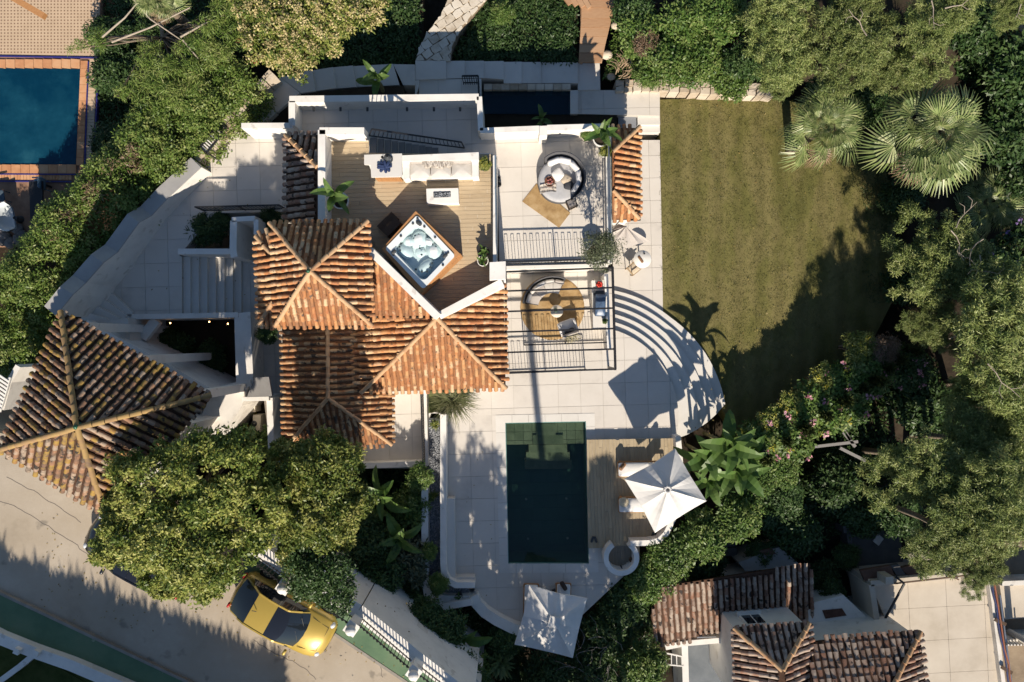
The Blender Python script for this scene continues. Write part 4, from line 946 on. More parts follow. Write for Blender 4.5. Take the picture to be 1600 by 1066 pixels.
for i in range(9):
    a = i * .7; tw.rbox((c.x + math.cos(a) * .14, c.y + math.sin(a) * .10, 4.34 + rg.uniform(0, .03)), (.26, .10, .06), .04, a + rg.uniform(-.5, .5))
tw.build('towel', BLUEF, None, 'crumpled navy blue cloth lying on the white counter', 'cloth')
gl = MB(); gl.lathe(at(599, 248, 4.3), [(.04, 0), (.015, .02), (.012, .10), (.05, .16), (.045, .24)], 10); gl.build('vase', CHROME, None, 'slim glass vase beside the dark lantern on the counter', 'vase')
ft = thing('fire_table', 'low white fire table with a dark pebble tray on the roof deck', 'table', at(691, 306, ZD))
solid('body', [(666, 295), (716, 294), (717, 317), (667, 318)], 3.86, ZD, WHITE, ft)
solid('tray', [(677, 300), (704, 299), (704.5, 308), (677.5, 309)], 3.87, 3.8, DGREY, ft)
pm = MB(); rg = random.Random(2)
for i in range(90): p = P(rg.uniform(678, 703.5), rg.uniform(301, 307.5), 3.88); pm.ball(p, rg.uniform(.018, .03), 5, 3)
pm.build('pebbles', PEBBLE, ft, kind='stuff')
# ---- hot tub
tub = thing('hot_tub', 'square hot tub with a white moulded shell in a cedar surround', 'hot tub', at(656, 394, ZD))
TZ = 4.42
N_, E_, S_, W_ = P(649.5, 330, TZ), P(719, 397, TZ), P(656, 458.5, TZ), P(597, 389, TZ)
cx = (N_ + E_ + S_ + W_) / 4
sm_ = MB(); R4 = (N_, E_, S_, W_); I4 = [cx + (p - cx) * .80 for p in R4]
for i in range(4):
    j = (i + 1) % 4; sm_.prism([tuple(R4[i]), tuple(R4[j]), tuple(I4[j]), tuple(I4[i])], ZD)
sm_.build('surround', WOOD, tub)
def tl(u, v): # u along W->N.. v along S.. unit square inside the tub, -1..1
    ax = (N_ + E_ - W_ - S_) / 4; ay = (N_ + W_ - E_ - S_) / 4
    return cx + ax * u + ay * v
for a, b in ((N_, E_), (E_, S_), (S_, W_), (W_, N_)):
    for i in range(9):
        t = (i + .5) / 9; p = a.lerp(b, t); o = (p - cx); o.z = 0; p = p + o.normalized() * .012
        MB().box((p.x, p.y, (TZ + ZD) / 2 - .04), (.235, .03, TZ - ZD - .12), math.atan2((b - a).y, (b - a).x)).build('panel_board', WOOD, tub)
SHELL = M('acrylic_shell', [(.66, .70, .70), (.78, .80, .79)], .25, 3, spec=.5)
SHELLW = M('wet_acrylic', [(.30, .44, .50), (.52, .64, .67)], .3, 2, spec=.4)
mb = MB(); U0, U1, V0, V1 = -1.0, .86, -.86, .86   # the shell sits towards the west side
q = lambda u, v, z: (tl(u, v).x, tl(u, v).y, z)
lo, hi = -1.0, .86
def rr_(u0, u1, v0, v1, r, n=5):
    o = []
    for cu, cv, a0 in ((u1 - r, v1 - r, 0), (u0 + r, v1 - r, 90), (u0 + r, v0 + r, 180), (u1 - r, v0 + r, 270)):
        for k in range(n + 1): a = R(a0 + 90 * k / n); o.append((cu + r * math.cos(a), cv + r * math.sin(a)))
    return o
outer = rr_(-.86, .88, -.96, .90, .10); inner = rr_(-.68, .70, -.80, .72, .22); bot = rr_(-.62, .64, -.74, .66, .25)
n = len(outer); vs = [q(u, v, TZ + .05) for u, v in outer] + [q(u, v, TZ + .04) for u, v in inner] + [q(u, v, TZ - .36) for u, v in bot] + [q(u, v, TZ - .02) for u, v in outer]
fs = [[i, (i + 1) % n, n + (i + 1) % n, n + i] for i in range(n)] + [[n + i, n + (i + 1) % n, 2 * n + (i + 1) % n, 2 * n + i] for i in range(n)] + [[2 * n + i for i in range(n)]] + [[i, 3 * n + i, 3 * n + (i + 1) % n, (i + 1) % n] for i in range(n)]
mb.add(vs, fs); mb.build('shell', SHELL, tub)
for u, v, su, sv, h in ((.30, .34, .36, .30, .30), (.42, -.30, .30, .34, .30), (-.38, .42, .28, .36, .26), (-.30, -.45, .46, .24, .22), (.02, .02, .20, .20, .10), (-.05, .55, .24, .2, .28), (.52, .02, .16, .22, .34)):
    m = MB(); c = q(u, v, TZ - .36); m.ball((0, 0, 0), 1, 14, 8, 0, (su * .95, sv * .95, h)); ang = math.atan2((N_ - W_).y, (N_ - W_).x)
    m.v = [(c[0] + x * math.cos(ang) - y * math.sin(ang), c[1] + x * math.sin(ang) + y * math.cos(ang), c[2] + z) for x, y, z in m.v]
    m.build('moulded_seat', SHELL, tub)
jm = MB(); rg = random.Random(7)
for u, v in ((.30, .50), (.42, .44), (.20, .46), (.55, -.12), (.58, -.25), (.50, -.4), (-.42, .62), (-.30, .66), (-.5, .52), (-.45, -.5), (-.3, -.62), (-.1, -.6), (.05, -.55), (-.55, -.3), (.1, .1), (-.02, -.1)):
    c = q(u, v, TZ - .13); jm.lathe(c, [(.001, .02), (.035, .02), (.04, 0)], 8)
jm.build('jets', DGREY, tub)
hm = MB()
for u, v, a in ((.80, .80, 45), (-.1, .80, 5), (.80, -.05, 90), (-.78, .55, 90), (.3, -.88, 0), (.76, -.72, -45), (.55, .80, 0), (.78, .45, 90)):
    c = q(u, v, TZ + .06); hm.lathe(c, [(.001, .02), (.04, .02), (.045, 0)], 8)
hm.build('valve', DGREY, tub)
for u, v, w_, l_, a in ((.72, .66, .22, .14, 0), (.60, -.72, .20, .12, 90), (-.70, .60, .2, .12, 90)):
    c = q(u, v, TZ + .07); MB().rbox(c, (w_, l_, .08), .05, math.atan2((E_ - N_).y, (E_ - N_).x) + R(a)).build('headrest', DGREY, tub)
ws = MB(); ws.add([q(u, v, TZ - .10) for u, v in rr_(-.67, .69, -.79, .71, .22)], [list(range(n))]); ws.build('tub_water', WATER('tub_water', (.84, .93, .95), wave=.35, wscale=6), tub)
stp = thing('tub_step', 'brown two tread step leaning against the hot tub', 'step', at(608, 350, ZD))
p = P(606, 348, 3.6); MB().box((p.x, p.y, 3.53), (.75, .36, .26), R(45)).build('tread', DARKWOOD, stp)
p = P(613, 356, 3.7); MB().box((p.x, p.y, 3.66), (.70, .30, .52), R(45)).build('tread', DARKWOOD, stp)
# ---- round daybed on the upper terrace
db = thing('daybed', 'round grey daybed with a curved wicker back on the upper terrace', 'daybed', at(875, 284, ZU))
c = P(874, 285, ZU)
WK = M('charcoal_wicker', [(.05, .05, .055), (.12, .12, .125)], .8, 40)
MB().lathe((c.x, c.y, ZU), [(.80, 0), (.86, .05), (.86, .30), (.82, .32)], 36).build('base', WK, db)
MB().lathe((c.x, c.y, ZU + .32), [(.001, .16), (.70, .155), (.80, .13), (.84, .07), (.84, .0)], 36).build('mattress', FABG, db)
MB().lathe((c.x, c.y, ZU), [(.86, .0), (.90, .2), (.95, 1.0), (.91, 1.02), (.84, .32)], 26, a0=-62, a1=132).build('backrest', WK, db)
for i, a in enumerate((112, 76, 40, 4, -32)):
    p = c + Vector((math.cos(R(a)) * .68, math.sin(R(a)) * .68, 0)); MB().rbox((p.x, p.y, ZU + .70), (.20, .50, .42), .08, R(a)).build('back_cushion', FABW if i not in (4,) else FABG, db)
for i, (x, y, s, a, m, l) in enumerate(((872, 273, .42, 35, FABW, 'large white scatter cushion on the round daybed'), (885, 281, .36, 60, M('sand_cushion', (.52, .43, .32), .9), 'sand coloured scatter cushion on the round daybed'), (888, 289, .34, 80, FABD, 'charcoal scatter cushion beside the sand coloured one'))):
    p = P(x, y, ZU + .6); MB().rbox((p.x, p.y, ZU + .58), (s, s, .16), .10, R(a)).build('cushion', m, None, l, 'cushion')
tr = thing('tray', 'round brown tray of fruit and cups on the daybed', 'tray', at(859, 284, ZU + .49))
p = tr.location; MB().lathe(p, [(.001, .012), (.17, .012), (.18, .05), (.20, .05), (.19, 0)], 20).build('dish', M('brown_tray', [(.12, .05, .03), (.20, .09, .05)], .5, 12), tr)
for k in range(5): MB().ball((p.x + .08 * math.cos(k * 1.3), p.y + .08 * math.sin(k * 1.3), p.z + .06), .05, 8, 5).build('fruit', M('fig', (.25, .08, .07), .5) if 'fig' not in bpy.data.materials else bpy.data.materials['fig'], tr)
bl = MB(); p0 = P(843, 297, ZU + .5)
for i in range(7):
    for j in range(3):
        pass
vs = []; NX, NY = 14, 8
for j in range(NY + 1):
    for i in range(NX + 1):
        u, v = i / NX, j / NY; w0 = Vector((p0.x + .02 + u * .62, p0.y - .16 + v * .34 + .10 * math.sin(u * 2.2), ZU + .50 + .025 * math.sin(v * 14 + u * 3)))
        vs.append(w0)
bl.add(vs, [[j * (NX + 1) + i, j * (NX + 1) + i + 1, (j + 1) * (NX + 1) + i + 1, (j + 1) * (NX + 1) + i] for j in range(NY) for i in range(NX)], 0, True)
bl.build('blanket', STRIPE, None, 'striped throw spread on the left edge of the daybed', 'blanket')
solid('rug', [(838, 287), (891, 333), (873.5, 356), (816, 315)], ZU + .018, ZU + .004, JUTE, None, label='rectangular tan jute rug half under the round daybed', cat='rug')
bs = thing('side_basket', 'square dark wire basket table at the corner of the jute rug', 'basket', at(892, 321, ZU))
p = bs.location; MB().box((p.x, p.y, ZU + .02), (.32, .32, .03), R(25)).build('bottom', RATTAN, bs)
fm = MB()
for i in range(4):
    a = R(25 + 90 * i + 45); b = R(25 + 90 * i + 135); q0 = p + Vector((math.cos(a) * .24, math.sin(a) * .24, 0)); q1 = p + Vector((math.cos(b) * .24, math.sin(b) * .24, 0))
    fm.bar(q0, q0 + Vector((0, 0, .42)), .03); fm.bar(q0 + Vector((0, 0, .42)), q1 + Vector((0, 0, .42)), .03); fm.bar(q0 + Vector((0, 0, .2)), q1 + Vector((0, 0, .2)), .02)
fm.build('frame', BLACK, bs); MB().box((p.x, p.y, ZU + .40), (.28, .28, .02), R(25)).build('top', M('smoked_top', (.22, .20, .19), .4), bs)
for x, y, l in ((778, 280, 'upper black ring candle holder beside the glass balustrade'), (779.5, 289, 'lower black ring candle holder beside the glass balustrade')):
    MB().lathe(at(x, y, ZU), [(.06, 0), (.10, .02), (.10, .22), (.08, .22), (.06, .05)], 12).build('candle_holder', BLACK, None, l, 'candle holder', 'black candle holders by the glass balustrade')
# ---- lounge under the pergola
p = P(863, 481, 0); MB().lathe((p.x, p.y, 0), [(.001, .022), (1.28, .022), (1.32, .012), (1.32, .004)], 48).build('rug', JUTE, None, 'large round jute rug under the pergola', 'rug')
so = thing('curved_sofa', 'curved grey outdoor sofa with a dark frame on the round rug', 'sofa', at(856, 452, 0))
cc = P(863, 481, 0)
MB().lathe((cc.x, cc.y, .0), [(1.16, .05), (1.22, .05), (1.26, .72), (1.20, .73), (1.16, .3)], 22, a0=66, a1=172).build('backrest', WK, so)
MB().lathe((cc.x, cc.y, .0), [(.62, .08), (.60, .12), (.60, .28), (1.16, .28), (1.17, .08)], 22, a0=66, a1=172).build('base', WK, so)
for i, a in enumerate((79, 101, 124, 152)):
    pp_ = MB(); r0, r1 = .60, 1.14; a0, a1 = ((68, 89), (90, 112), (113, 139), (140, 170))[i]
    pp_.lathe((cc.x, cc.y, .28), [(r0, .0), (r0 - .01, .10), (r0 + .04, .14), (r1 - .05, .14), (r1, .10), (r1, 0)], 8, a0=a0, a1=a1); pp_.build('seat_pad', FABT if i > 1 else FABS, so)
for i, a in enumerate((76, 98, 118, 138, 160)):
    q_ = cc + Vector((math.cos(R(a)) * 1.04, math.sin(R(a)) * 1.04, .58)); MB().rbox(q_, (.16, .40, .34), .07, R(a)).build('back_cushion', (FABT, FABS, FABG, FABS, FABG)[i], so)
ct = thing('coffee_table', 'small round pale table in the middle of the round rug', 'table', at(869, 487, 0))
p = ct.location; MB().lathe((p.x, p.y, 0), [(.14, 0), (.12, .05), (.10, .36)], 16).build('leg', CREAM, ct); MB().lathe((p.x, p.y, .36), [(.001, .05), (.24, .05), (.26, .03), (.25, .0)], 28).build('tabletop', CREAM, ct)
pb_ = thing('table_plant', 'little dark leaved plant in a bowl on the round pale table', 'plant', at(868, 485, .41))
p = pb_.location; MB().lathe(p, [(.03, 0), (.07, .04), (.075, .08), (.06, .08)], 12).build('bowl', DGREY, pb_)
lm = MB()
for k in range(11): a = k * 2.4; lm.add([(p.x, p.y, p.z + .08), (p.x + .06 * math.cos(a - .3), p.y + .06 * math.sin(a - .3), p.z + .16), (p.x + .13 * math.cos(a), p.y + .13 * math.sin(a), p.z + .13), (p.x + .06 * math.cos(a + .3), p.y + .06 * math.sin(a + .3), p.z + .16)], [[0, 1, 2, 3]])
lm.build('leaves', M('tiny_leaf', (.03, .07, .04), .5), pb_)
ch = thing('armchair', 'white armchair with a dark cushion at the lower edge of the round rug', 'chair', at(886, 512, 0))
p = ch.location; ra = R(20)
MB().rbox((p.x, p.y, .26), (.66, .62, .30), .10, ra).build('seat', FABW, ch)
def off(dx, dy, z): return (p.x + dx * math.cos(ra) - dy * math.sin(ra), p.y + dx * math.sin(ra) + dy * math.cos(ra), z)
MB().rbox(off(0, -.30, .52), (.70, .14, .56), .06, ra).build('backrest', FABT, ch)
for s in (-1, 1): MB().rbox(off(s * .33, .0, .42), (.10, .56, .34), .05, ra).build('armrest', FABW, ch)
MB().rbox(off(0, -.16, .48), (.42, .16, .30), .07, ra + .2).build('cushion', FABD, ch)
dr = MB(); rg = random.Random(4)
for k in range(60):
    a = rg.uniform(-.5, .5); x0 = rg.uniform(-.22, .22); q0 = off(x0, -.30, .82); q1 = off(x0 + a * .4, -.30 - rg.uniform(.12, .35), .55 + rg.uniform(-.1, .1)); dr.bar(q0, q1, .012)
dr.build('fringed_throw', M('olive_throw', (.28, .25, .15), .9), None, 'olive fringed throw hanging over the back of the white armchair', 'blanket')
# outdoor kitchen
ok = thing('outdoor_kitchen', 'white outdoor kitchen counter with a covered grill beside the lounge', 'counter', at(936, 475, 0))
solid('counter', [(925, 439), (947, 438), (950, 512), (928, 513)], .9, 0, WHITE, ok); solid('worktop', [(924, 438.5), (947.5, 437.5), (950.5, 512.5), (927, 513.5)], .94, .9, COPING, ok)
GRL = M('steel_blue_cover', [(.05, .08, .14), (.10, .16, .26)], .4, 6, spec=.5)
p = P(938, 477, 1.1); MB().rbox((p.x, p.y, 1.06), (.42, .88, .26), .06, R(-2)).build('grill_cover', GRL, ok)
p = P(936, 458, 1.1); MB().box((p.x, p.y, 1.0), (.40, .18, .12)).build('side_burner', DGREY, ok)
p = P(928, 475, 1.05); MB().cyl((p.x, p.y - .4, 1.05), (p.x, p.y + .35, 1.05), .018).build('grill_handle', CHROME, ok)
bw_ = thing('bowl', 'bowl heaped with bright red peppers on the outdoor kitchen', 'bowl', at(936, 445, .94))
p = bw_.location; MB().lathe(p, [(.06, 0), (.13, .05), (.15, .09), (.13, .09), (.05, .02)], 16).build('dish', DGREY, bw_)
for k in range(9): MB().ball((p.x + .085 * math.cos(k * 2.4) * (k > 1), p.y + .085 * math.sin(k * 2.4) * (k > 1), p.z + .12 + .03 * (k < 2)), .052, 8, 5).build('pepper', RED, bw_)
# ---- parasols
def parasol(name, corners, hub, zc, zp, zb, label, mat, grp):
    c = P(*hub, zp); r = thing(name, label, 'parasol', (c.x, c.y, zb), group=grp)
    co = [P(*k, zc) for k in corners]; mb = MB(); vs = [c + Vector((0, 0, 0))]; K = 6
    # eight gores: corner ribs and mid ribs, cloth sagging between
    edge = []
    for i in range(4):
        a, b = co[i], co[(i + 1) % 4]; m = (a + b) / 2; m = m + (c - m) * .045; m.z += .07
        edge += [a, m]
    ne = 8; SUB = 4; cols = ne * SUB; vs = []
    for j in range(K + 1):
        t = j / K
        for i in range(ne):
            a, b = edge[i], edge[(i + 1) % ne]
            for s in range(SUB):
                f_ = s / SUB; p = c.lerp(a.lerp(b, f_), t) if j else c
                sag = math.sin(math.pi * f_) * .07 * math.sin(math.pi * min(1, t * .75 + .1)); p = Vector((p.x, p.y, p.z - sag + .05 * math.sin(math.pi * t)))
                vs.append(p)
    fs = [[j * cols + i, j * cols + (i + 1) % cols, (j + 1) * cols + (i + 1) % cols, (j + 1) * cols + i] for j in range(K) for i in range(cols)]
    mb.add(vs, fs, 0, False)
    last = vs[-cols:]; mb.add(last + [p + Vector((0, 0, -.09)) for p in last], [[i, cols + i, cols + (i + 1) % cols, (i + 1) % cols] for i in range(cols)])
    mb.build('canopy', mat, r)
    for i in range(8):
        e = edge[i]; MB().bar(c + Vector((0, 0, -.10)), c.lerp(e, .97) + Vector((0, 0, -.06)), .03).build('rib', CHROME, r)
    MB().cyl((c.x, c.y, zb), (c.x, c.y, zp - .02), .035, n=10).build('pole', CHROME, r)
    MB().box((c.x, c.y, zb + .05), (.6, .6, .10), R(20)).build('base', DGREY, r)
    return r, c
CANV = M('parasol_canvas', [(.63, .605, .565), (.73, .71, .675), (.77, .75, .72)], .85, 1.6, 8, bump=.08, bscale=60, spec=.1)
# a little light comes through the cloth
N = CANV.node_tree.nodes; L = CANV.node_tree.links; t_ = N.new('ShaderNodeBsdfTranslucent'); t_.inputs[0].default_value = (.7, .66, .6, 1); mx = N.new('ShaderNodeMixShader'); mx.inputs[0].default_value = .12
L.new(N['Principled BSDF'].outputs[0], mx.inputs[1]); L.new(t_.outputs[0], mx.inputs[2]); L.new(mx.outputs[0], N['Material Output'].inputs[0])
u1, c1 = parasol('parasol', [(1055.5, 701.5), (1104, 783), (1023.5, 833), (976, 749)], (1043, 765), 2.45, 3.15, .29, 'square white parasol in full sun over the pool deck loungers', CANV, 'square white parasols by the pool')
vm = MB(); rg = random.Random(3)
for k in range(9):
    a = k * .7; vm.rbox((c1.x + .10 * math.cos(a), c1.y + .10 * math.sin(a), c1.z + .03), (.16, .06, .10), .02, a + 1.2)
vm.build('vent_ruffle', CANV, u1)
u2, c2 = parasol('parasol', [(827, 914.5), (917.5, 935.5), (895, 1028.5), (804, 1007.5)], (866, 972), 2.1, 2.6, .0, 'square white parasol dappled by tree shade at the foot of the pool', CANV, 'square white parasols by the pool')
MB().box((c2.x, c2.y, c2.z + .03), (.42, .42, .05), R(-13)).build('vent_cap', CANV, u2)
# shade sail parasol by the tower and its table
u3, c3 = parasol('parasol', [(966, 350), (1016, 377), (979, 388), (940, 372)], (978, 354), 1.15, 1.5, LZ, 'small taupe parasol tilted against the tower wall on the garden path', FABT, None)
rt = thing('bistro_table', 'round white bistro table beside the taupe parasol', 'table', at(1005, 407, LZ))
p = P(1004, 405, LZ + .74); MB().lathe((p.x, p.y, LZ), [(.22, 0), (.22, .03), (.03, .05), (.03, .70)], 16).build('leg', WHITE, rt); MB().lathe((p.x, p.y, LZ + .70), [(.001, .035), (.36, .035), (.37, .02), (.36, 0)], 30).build('tabletop', WHITE, rt)
bd = MB(); bd.rbox((p.x - .08, p.y - .02, LZ + .76), (.10, .32, .03), .03, R(35)); bd.build('serving_board', M('board_wood', (.22, .12, .06), .6), None, 'small brown serving board on the white bistro table', 'board')
cu = MB(); cu.lathe((p.x + .06, p.y + .22, LZ + .735), [(.03, 0), (.04, .08), (.03, .08), (.02, .01)], 10); cu.build('cup', DGREY, None, 'dark cup at the top edge of the bistro table', 'cup')
bc = thing('bistro_chair', 'rattan bistro chair pulled up to the white round table', 'chair', at(990, 420, LZ))
p = P(989.5, 420, LZ + .45); ra = R(40)
def o2(dx, dy, z): return (p.x + dx * math.cos(ra) - dy * math.sin(ra), p.y + dx * math.sin(ra) + dy * math.cos(ra), z)
MB().rbox(o2(0, 0, LZ + .45), (.44, .38, .06), .06, ra).build('seat', M('cane_seat', (.55, .46, .34), .8), bc)
fb = MB(); q_ = [o2(-.22, .19, LZ + .46), o2(-.27, .0, LZ + .66), o2(-.22, -.19, LZ + .46)]
fb.bar(o2(-.24, .20, LZ + .80), o2(-.24, -.20, LZ + .80), .05)
for s in (-1, 1): fb.bar(o2(-.22, s * .19, LZ + .4), o2(-.25, s * .19, LZ + .82), .035); fb.bar(o2(-.24, s * .2, LZ + .66), o2(.2, s * .21, LZ + .64), .035)
fb.build('backrest', RATTAN, bc)
for sx in (-1, 1):
    for sy in (-1, 1): MB().bar(o2(sx * .19, sy * .17, LZ), o2(sx * .19, sy * .17, LZ + .43), .03).build('leg', RATTAN, bc)
# ---- sun loungers
def lounger():
    r = thing('sun_lounger', '', 'sun lounger', (0, 0, 0))
    f_ = MB()
    for s in (-1, 1): f_.bar((-.95, s * .29, .24), (.95, s * .29, .24), .05, .09)
    f_.bar((-.95, -.29, .24), (-.95, .29, .24), .05, .09); f_.bar((.95, -.29, .24), (.95, .29, .24), .05, .09); f_.build('frame', WOOD, r)
    for sx in (-.85, .85):
        for sy in (-.29, .29): MB().box((sx, sy, .11), (.06, .06, .22)).build('leg', WOOD, r)
    MB().rbox((-.35, 0, .36), (1.22, .54, .13), .06).build('mattress', FABW, r)
    m3 = Matrix.Rotation(R(-38), 3, 'Y'); MB().rbox((.58, 0, .55), (.78, .54, .13), .06, M3=m3).build('back_pad', FABW, r)
    MB().rbox((.78, 0, .76), (.18, .44, .12), .05, M3=m3).build('pillow', FABW, r)
    return r
lo_ = lounger(); spots = [((1001, 731), .29, 0, 'sun lounger with a brown tray nearest the steps under the sunny parasol'), ((1002, 786), .29, 0, 'sun lounger with a straw hat under the sunny parasol'), ((829, 946), 0, -90, 'left sun lounger under the shaded parasol at the pool foot'), ((879, 945), 0, -90, 'right sun lounger with a brown bag under the shaded parasol')]
for i, ((x, y), z, a, l) in enumerate(spots):
    o = lo_ if i == 0 else dup(lo_); o.location = P(x, y, z); o.location.z = z; o.rotation_euler = (0, 0, R(a + (1 if i < 2 else -1.5))); o['label'] = l; o['group'] = 'white sun loungers beside the pool'
t2 = MB(); p = P(972.5, 729, .74); t2.rbox((p.x, p.y, .755), (.16, .36, .05), .05, R(-38)); t2.rbox((p.x, p.y, .80), (.08, .2, .06), .03, R(-38), 1); t2.build('tray', [M('tray_wood', (.22, .11, .05), .6), DARKWOOD], None, 'oval brown tray lying on the sun lounger nearest the steps', 'tray')
ht = MB(); p = P(975, 785, .74); ht.lathe((p.x, p.y, .725), [(.001, .11), (.08, .10), (.10, .02), (.20, .0), (.20, .012), (.10, .03)], 20); ht.build('straw_hat', M('straw', [(.50, .42, .28), (.64, .56, .42)], .9, 20), None, 'pale straw hat lying on the second sun lounger', 'hat')
bg_ = MB(); p = P(880.5, 915, .45); bg_.rbox((p.x, p.y, .50), (.18, .40, .14), .07, R(32)); bg_.build('bag', M('brown_leather', (.05, .03, .02), .5), None, 'rolled brown leather bag on the shaded lounger', 'bag')
# small things on the deck and in the nook
for x, y, l in ((928, 843, 'pair of dark sandals left on the deck near the pool corner'), (1022, 836, 'pair of dark sandals beside the curved deck wall')):
    m = MB(); p = P(x, y, .29)
    for s in (-1, 1): m.rbox((p.x + s * .07, p.y, .32), (.09, .26, .05), .04, R(20 * s))
    m.build('sandals', DGREY, None, l, 'sandals')
nk = thing('nook_stool', 'little white stool with a book in the round seating nook', 'stool', at(983, 883, .12)); p = nk.location
MB().box((p.x, p.y, .42), (.26, .26, .04), R(25)).build('seat', WHITE, nk)
for sx in (-1, 1):
    for sy in (-1, 1): MB().bar((p.x + sx * .1, p.y + sy * .1, .12), (p.x + sx * .1, p.y + sy * .1, .42), .025).build('leg', WHITE, nk)
m = MB(); p = P(988, 877, .3); m.rbox((p.x, p.y, .30), (.2, .3, .3), .08, R(30)); m.build('basket', DARKWOOD, None, 'small dark basket by the white stool in the round nook', 'basket')
m = MB(); p = P(971, 887, .3); m.cyl((p.x, p.y, .12), (p.x, p.y, .55), .05, .03, 8); m.build('bottle', BLACK, None, 'dark bottle on the floor of the round nook', 'bottle')
# ---- neighbour's terrace furniture
bt = MB(); p = P(57, 318, NZ + .9)
nt_ = thing('dark_table', 'long black table beside the neighbouring pool', 'table', tuple(P(58, 318, NZ)))
MB().prism(PZ([(45, 283), (66, 283), (67, 360), (48, 360)], NZ + .78), NZ + .70).build('tabletop', BLACK, nt_)
for x, y in ((48, 287), (63, 287), (50, 356), (64, 356)): p = P(x, y, NZ + .7); MB().box((p.x, p.y, NZ + .36), (.08, .08, .7)).build('leg', BLACK, nt_)
def garden_chair(px, py, rz, label, mat):
    r = thing('garden_chair', label, 'chair', tuple(P(px, py, NZ)), 0); p = r.location
    def o(dx, dy, z): return (p.x + dx * math.cos(rz) - dy * math.sin(rz), p.y + dx * math.sin(rz) + dy * math.cos(rz), z)
    MB().rbox(o(0, 0, NZ + .44), (.5, .48, .06), .08, rz).build('seat', mat, r); MB().rbox(o(-.24, 0, NZ + .68), (.06, .46, .5), .04, rz).build('backrest', mat, r)
    for s in (-1, 1): MB().rbox(o(0, s * .25, NZ + .62), (.42, .05, .05), .02, rz).build('armrest', mat, r)
    for sx in (-1, 1):
        for sy in (-1, 1): MB().bar(o(sx * .2, sy * .2, NZ), o(sx * .2, sy * .2, NZ + .42), .035).build('leg', mat, r)
    return r
garden_chair(73, 292, R(180), 'blue grey chair tucked in at the right of the black table', M('blue_plastic', (.12, .20, .28), .5))
garden_chair(9, 310, R(10), 'dark blue grey chair at the left edge beside the black table', M('slate_plastic', (.07, .10, .13), .5))
bc_ = thing('rounded_bench', 'white rounded shell seat beside the black table', 'chair', tuple(P(32, 343, NZ))); p = bc_.location
MB().lathe((p.x, p.y, NZ), [(.10, .30), (.42, .34), (.55, .5), (.62, .82), (.58, .82), (.48, .52), (.38, .42), (.05, .40)], 16, a0=100, a1=280).build('shell', M('white_plastic', (.42, .46, .48), .4), bc_)
MB().cyl((p.x, p.y, NZ), (p.x, p.y, NZ + .34), .16, .08, 10).build('leg', DGREY, bc_)
rk = thing('stone_pile', 'pile of grey stones under the hedge near the black table', 'stones', tuple(P(20, 368, NZ))); rg = random.Random(6)
for k in range(14): p = P(rg.uniform(0, 46), rg.uniform(355, 382), NZ + .1); MB().ball(p, rg.uniform(.14, .30), 7, 5, 0, (1, rg.uniform(.7, 1.1), .6)).build('stone', M('grey_boulder', [(.10, .09, .085), (.20, .18, .17)], .9, 4, bump=.3) if 'grey_boulder' not in bpy.data.materials else bpy.data.materials['grey_boulder'], rk)
# wooden beam at the top left and the orange pergola edge
bm_ = MB(); bm_.bar(P(12, -8, 2.2), P(70, 26, 2.2), .22, .2); bm_.build('timber_beam', WOOD, None, 'thick orange timber beam end at the top left corner', 'beam')
# utility corner: condensers and hose
for x, y, a, sx, l in ((393, 636, 2, .80, 'white condenser unit under the grey canopy slab'), (410, 659, 88, .70, 'cream condenser unit standing against the utility wall')):
    r = thing('condenser', l, 'air conditioner', tuple(P(x, y, -.9))); p = r.location; MB().box((p.x, p.y, -.55), (sx, .32, .7), R(a)).build('casing', CREAM, r)
    MB().lathe((p.x - .1, p.y, -.2), [(.12, .0), (.12, .02), (.02, .02)], 14).build('fan_grille', DGREY, r)
hs = MB(); c = P(388, 657, -.6); rg = random.Random(9)
for k in range(5):
    pts = []; rr = .25 + .045 * k
    for i in range(25): a = 2 * math.pi * i / 24; pts.append(Vector((c.x + rr * math.cos(a) + .05 * math.sin(a * 2 + k), c.y + rr * math.sin(a) * 1.1, -.75 + .05 * (k % 3) + .03 * math.sin(a * 3 + k))))
    hs.tube(pts, .018, 5)
hs.build('garden_hose', M('yellow_hose', (.32, .26, .03), .5), None, 'coiled yellow garden hose on the dark ground of the utility corner', 'hose')
solid('utility_ground', [(368, 622), (424, 620), (426, 740), (330, 740)], -.95, -2.2, SOIL, kind='structure', label='dark ground of the utility corner')
# railing over the shaft on the entrance plaza
hairpin('railing', P(320, 330, ZP), P(447, 327, ZP), .9, 'black railing between the entrance plaza and the planted shaft', step=.14)
# framed white slat panel against the hedge
gt = thing('garden_gate', 'small black framed gate with white slats beside the hedge', 'gate', tuple(P(330, 219, ZP)))
q = [P(338, 199, 2.2), P(348, 208, 2.2), P(323, 239, 2.2), P(313, 230, 2.2)]
for i in range(4): MB().bar(q[i], q[(i + 1) % 4], .06, .06).build('frame', BLACK, gt)
for i in range(9): t = (i + .6) / 9.2; MB().bar(q[0].lerp(q[3], t) + Vector((0, 0, -.03)), q[1].lerp(q[2], t) + Vector((0, 0, -.03)), .045, .03).build('slat', WHITE, gt)
for i in range(4): MB().bar(q[i], (q[i].x, q[i].y, .9), .05).build('post', BLACK, gt)
